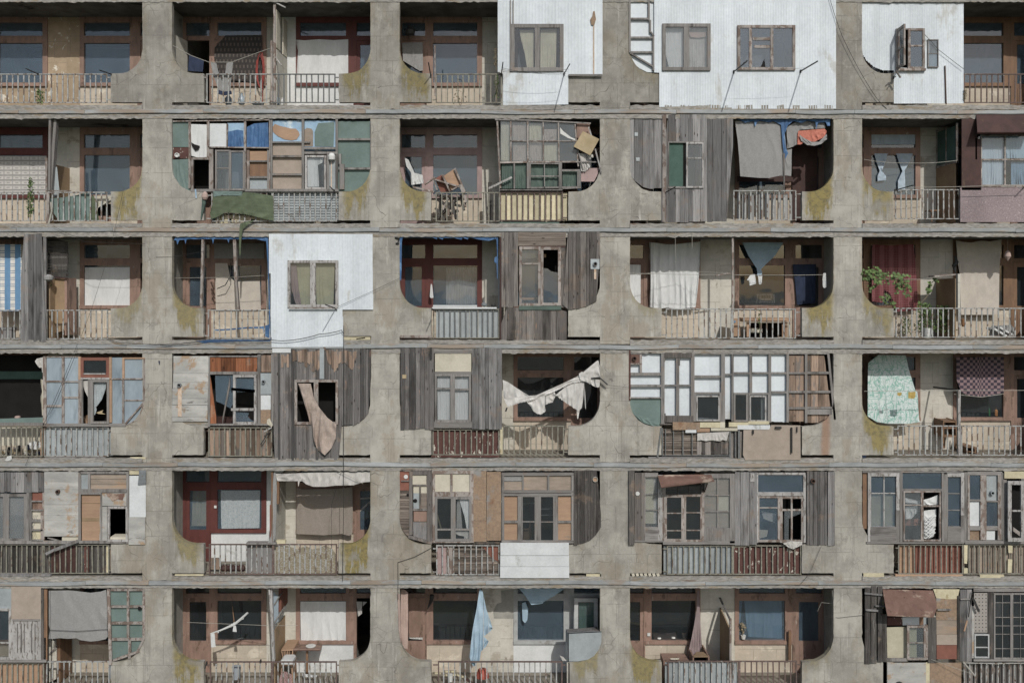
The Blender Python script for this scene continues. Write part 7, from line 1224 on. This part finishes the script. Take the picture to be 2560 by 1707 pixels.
m = MB().bar(450, 890, 520, 890, 14, .6, .64).bar(545, 875, 665, 875, 14, .5, .54).bar(545, 910, 680, 905, 14, .45, .5).bar(640, 900, 730, 925, 12, .5, .54); tagit(m.build('wood_scraps', 'foam'), 'pale scraps of wood scattered on the balcony floor', 'scraps'); m = MB().bar(745, 940, 880, 1030, 18, .1, .14); tagit(m.build('dark_plank', 'paint_darkbrown'), 'dark plank lying behind the balusters', 'plank')
hang('torn_foil', 'torn white foil across the balcony door panel', 'foil', 'plastic_white', [(232, 550), (300, 555), (355, 560), (355, 580), (232, 572)], 1.2, .03, 4); m = MB().tube([P(440, 170, .9), P(435, 220, .9), P(400, 300, .95)], [.06, .05, .01], 7); tagit(m.build('bicycle_chain', 'dark_metal'), 'dark metal coil hanging between door and window', 'coil')
o = panel(None, 'plaster_patch', 'grey_plaster', [(1075, 130), (1198, 125), (1198, 390), (1010, 385), (1005, 320), (1040, 250), (1080, 240)], 1.24, .01); tagit(o, 'dark grey cement patch on the cream back wall', 'patch'); panel_door = panel(None, 'hardboard_panel', 'frame_brown', R(228, 200, 360, 560), 1.19, .01); tagit(panel_door, 'brown hardboard panel covering the balcony door glass', 'panel')
t = thing('corner_pipe', 'pale corner pipe beside the railing and the curved box', 'pipe', 1690, 980, .02); bars(t, 'pipe', 'rope', [(1680, 790, 1705, 1060)], .0, .05); hang('torn_edge', '', '', 'cloth_dirty', [(1612, 722), (1650, 740), (1680, 775), (1640, 775)], .0, .02, 2, par=t)
view(5, 3)
railing(548, 1205, vt=775, vb=1060, ends=(8, 0), top='rail_rust', mt='rail_white'); railing(1205, 1735, vt=775, vb=1060, ends=(0, 12), top='rail_rust', mt='rail_rust')
hang('brown_curtain', 'grey-brown curtain hanging slanted from the window corner', 'curtain', 'cloth_mauve', [(820, 130), (838, 125), (848, 400), (862, 640), (840, 690), (770, 770), (725, 760), (760, 600), (790, 450), (815, 300)], .95, .04, 6, rows=18)
hang('blue_curtain', 'bright blue curtain inside the right window', 'curtain', 'cloth_blue', [(1250, 222), (1598, 222), (1598, 570), (1400, 560), (1290, 555), (1270, 420)], 1.32, .03, 7); hang('blue_curtain', 'second narrow blue curtain at the left of the window', 'curtain', 'cloth_blue', [(1178, 222), (1235, 222), (1215, 420), (1178, 540)], 1.3, .03, 3)
m = MB().lathe(P(1242, 572, 1.22), [(.05, 0), (.07, .09), (.065, .09)], 14); tagit(m.build('flower_pot', 'plastic_white'), 'white flower pot on the sill by the blue curtain', 'flower pot'); plant('dead brown potted plant leaning on the window sill', 1235, 550, 1.2, .35, 26, .1, 'dry_stem', .08)
t = thing('divider_board', 'slanted tan divider board with weathered rails', 'divider', 1070, 770, .5); x_ = DX[3] / 100 - .03; z_ = zz(1734)
m = MB(); m.add([(x_, .15, z_), (x_, 1.22, z_), (x_, 1.22, z_ + 1.72), (x_, .15, z_ + 1.55), (x_ + .03, .15, z_), (x_ + .03, 1.22, z_), (x_ + .03, 1.22, z_ + 1.72), (x_ + .03, .15, z_ + 1.55)], [(0, 3, 2, 1), (4, 5, 6, 7), (3, 7, 6, 2), (0, 4, 7, 3), (0, 1, 5, 4)]); m.build('board', 'tan_board', t)
MB().tube([(x_, 1.2, z_ + 1.98), (x_, .12, z_ + 1.82)], .03, 4).build('top_rail', 'frame_grey', t); MB().wbox(x_ - .02, .08, z_, x_ + .03, .14, z_ + 1.85).build('post', 'frame_peelbrown', t)
t = thing('cabinet', 'brown cabinet lying on its back near the left bracket', 'cabinet', 610, 775, .3); q = [P(480, 705, .9), P(700, 705, .9), P(745, 775, .35), P(510, 775, .35)]; MB().add(q + [p - Vector((0, 0, .5)) for p in q], [(3, 2, 1, 0), (4, 5, 6, 7), (0, 1, 5, 4), (1, 2, 6, 5), (2, 3, 7, 6), (3, 0, 4, 7)]).build('carcass', 'frame_brown', t); m_cloth([(570, 750), (655, 748), (650, 765), (580, 766)], .34, .02, 3).build('paper_scrap', 'paper', t)
t = thing('open_box', 'small brown wooden box open to the front beside the cabinet', 'box', 855, 770, .4); q = [P(815, 692, .9), P(875, 692, .9), P(932, 735, .5), P(778, 735, .5)]; MB().add(q + [p - Vector((0, 0, .02)) for p in q], [(3, 2, 1, 0), (4, 5, 6, 7), (2, 3, 7, 6), (3, 0, 4, 7), (1, 2, 6, 5)]).build('lid', 'tan_board', t); bars(t, 'side', 'frame_brown', [(778, 735, 790, 860), (920, 735, 932, 860)], .5, .85); MB().box(790, 740, 920, 860, .8, .85).build('back', 'black_void', t)
t = thing('panel_boards', 'blue-grey sheets behind the left white balusters', 'panel', 870, 1060, .1); m_planks([R(522, 790, 1190, 1060)], 120, .1, .02, rag=1, vary=.25).build('panel', 'silver_panel', t)
m = MB().box(362, 520, 390, 548, 1.18, 1.2); tagit(m.build('socket', 'plastic_white'), 'small white socket on the brown window post', 'socket'); wire('tangled thin wires hanging at the pier corner', [(2060, 130, -.02), (2070, 250, .1), (1960, 240, .3), (1925, 320, .4)], .006, 'rope'); wire('thin wire sagging across the concrete pier', [(1990, 370, .1), (2120, 380, -.03), (2350, 355, -.03)], .004)
m = MB().lathe(P(470, 575, 1.3), [(.03, 0), (.06, .02), (.05, .05)]).lathe(P(600, 570, 1.3), [(.03, 0), (.06, .02), (.05, .05)]); tagit(m.build('rags', 'plastic_white'), 'white odds and ends on the dark window sill', 'clutter')
m = MB().box(1660, 500, 1685, 770, 1.1, 1.14); tagit(m.build('broom_handle', 'frame_oak'), 'brown broom leaning at the door frame', 'broom')
view(5, 4)
railing(1640, 2450, vt=1010, vb=1370, mt='rail_white')
t = thing('balcony_enclosure', 'dark plank enclosure with a curved rusty awning over the window', 'enclosure', 1000, 1000, .0, 'makeshift balcony enclosures')
for a_ in ((480, 130, 548, 1025), (555, 115, 620, 1028), (632, 115, 690, 1005), (690, 440, 740, 1000), (1222, 480, 1322, 1015)): m_planks([R(*a_)], 70, -.03 + rnd(-.01, .01), rag=6).build('plank', 'plank_dark', t)
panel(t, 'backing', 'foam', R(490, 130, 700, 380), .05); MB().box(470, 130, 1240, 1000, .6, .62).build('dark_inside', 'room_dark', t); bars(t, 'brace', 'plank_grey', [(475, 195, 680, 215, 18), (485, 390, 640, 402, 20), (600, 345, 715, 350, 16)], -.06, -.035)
m = MB(); rows_ = []
for k_ in range(9):
    a_ = k_ / 8; v0, v1 = 150 + 315 * (a_ ** .9), 165 + 318 * (a_ ** .9); u0, u1 = 690 + 55 * a_, 1280 + 45 * math.sin(a_ * 3); dpt = -.02 - .42 * math.sin(a_ * math.pi / 2)
    rows_.append([P(u0 + (u1 - u0) * j_ / 10 , v0 + (v1 - v0) * j_ / 10, dpt + rnd(-.004, .004)) for j_ in range(11)])
vs = [p for r_ in rows_ for p in r_]; m.add(vs + [p + Vector((0, .02, -.012)) for p in vs], [(k_ * 11 + j_, (k_ + 1) * 11 + j_, (k_ + 1) * 11 + j_ + 1, k_ * 11 + j_ + 1) for k_ in range(8) for j_ in range(10)] + [(99 + k_ * 11 + j_ + 1, 99 + (k_ + 1) * 11 + j_ + 1, 99 + (k_ + 1) * 11 + j_, 99 + k_ * 11 + j_) for k_ in range(8) for j_ in range(10)]); m.smooth = True; m.build('rusty_awning', 'rust_sheet', t)
for a_, mt in ((R(745, 480, 925, 575), 'paint_maroon'), (R(925, 480, 1120, 575), 'white_board'), (R(1120, 480, 1170, 575), 'frame_oak'), (R(1170, 480, 1220, 575), 'silver_panel')): panel(t, 'upper_board', mt, a_, .04)
panel(t, 'blind', 'cloth_cream', [(738, 600), (975, 590), (975, 960), (745, 965)], .1); window(t, 978, 580, 1200, 985, 26, (), (782,), y=-.03, fm='frame_peelbrown', gm='glass_dusty', bw=10); panel(t, 'blind', 'cloth_olive', R(1000, 610, 1090, 960), .08); bars(t, 'sill', 'frame_grey', [(735, 965, 985, 1000)], -.02, .04); bars(t, 'batten', 'frame_peelbrown', [(1200, 570, 1222, 980)], -.02, .04)
t = thing('balcony_enclosure', 'stacked pinkish boards between dark posts, topped with yellow foam', 'enclosure', 1460, 990, .0, 'makeshift balcony enclosures')
panel(t, 'foam_board', 'foam', [(1285, 150), (1595, 152), (1570, 265), (1480, 268), (1320, 255)], -.02)
for a_, mt in ((R(1320, 255, 1570, 512), 'chipboard'), (R(1322, 516, 1572, 680), 'plywood_grey'), (R(1325, 684, 1575, 804), 'fabric_tan'), (R(1325, 808, 1580, 972), 'paint_redbrown')): panel(t, 'board', mt, a_, -.02 + rnd(-.006, .006), .02)
m_planks([R(1598, 155, 1740, 1000)], 70, -.03, rag=4).build('post_board', 'plank_grey', t); m_planks([R(1565, 230, 1600, 985)], 35, -.04).build('post_board', 'plank_dark', t); MB().bar(1750, 250, 1825, 415, 26, -.12, -.1).bar(1745, 180, 1700, 480, 8, -.1, -.08).build('hanging_strip', 'dark_metal', t); MB().bar(1685, 520, 1650, 645, 18, -.05, -.03).build('torn_strip', 'plywood', t); bars(t, 'rail', 'frame_grey', [(1600, 258, 1735, 272), (1330, 380, 1490, 398)], -.05, -.03)
t = thing('balcony_enclosure', 'perforated pale strip beside a many-paned dark grid window', 'enclosure', 2050, 970, .0, 'makeshift balcony enclosures')
panel(t, 'perforated_strip', 'perforated', R(1765, 195, 1925, 660), -.0); panel(t, 'pale_strip', 'tin', R(1740, 350, 1765, 960), -.0); bars(t, 'batten', 'plank_dark', [(1925, 185, 2000, 970)], -.01, .04); bars(t, 'batten', 'frame_greyh', [(1760, 975, 2480, 1000), (1760, 145, 2480, 180)], -.02, .04)
window(t, 1770, 680, 1945, 962, 16, (), (835,), y=-.02, fm='frame_white', gm='glass_dark')
window(t, 1998, 200, 2210, 975, 18, (2100,), (310, (482, 2016, 2192), 582, 680, 850), y=-.03, fm='frame_grey', gm='glass_dark', bw=6); window(t, 2210, 200, 2480, 975, 16, (2310,), ((310, 2226, 2464), (482, 2226, 2464), 582, 680, 850), y=-.03, fm='frame_grey', gm='glass_dark', bw=6); MB().box(1930, 200, 2480, 970, .7, .72).build('dark_inside', 'room_dark', t); panel(t, 'grey_pane', 'plank_grey', R(2020, 320, 2095, 478), .0, .005)
t = thing('parapet_boards', 'stained grey and yellow boards forming the low parapet', 'boards', 1150, 1260, .0); panel(t, 'board', 'foam', R(695, 1005, 740, 1400), -.0); panel(t, 'board', 'tin', R(745, 1015, 1200, 1400), -.01); panel(t, 'board', 'foam', R(1200, 1010, 1245, 1400), .0); panel(t, 'board', 'chipboard', R(1245, 1015, 1615, 1400), -.005)
MB().disc(885, 1290, 55, -.02, .01).build('dark_stain', 'dark_metal', t)
t = thing('board_infill', 'mixed grey and brown boards behind the last white railing', 'boards', 2000, 1300, .1); m_planks([R(1650, 1020, 2480, 1370)], 60, .12, .02, rag=5, gap=3, vary=.5).build('board', 'plank_brown', t)
m = MB().tube([P(1635, 1005, -.02), P(1780, 1175, -.35)], .022, 6); tagit(m.build('laundry_pole', 'rope'), 'pale wooden pole jutting out under the dark posts', 'laundry pole'); wire('pale cord from the wooden pole to the right edge', [(1640, 1005, -.05), (2000, 1030, -.05), (2450, 1015, -.05)], .006, 'rope'); wire('pale cord slanting from planks to the pole tip', [(1260, 975, -.05), (1780, 1160, -.3)], .005, 'rope')
wire('long black wire slanting up beside the tall pier, top left', [(400, -1400, -.1), (380, -1200, -.1)], .004) if False else None
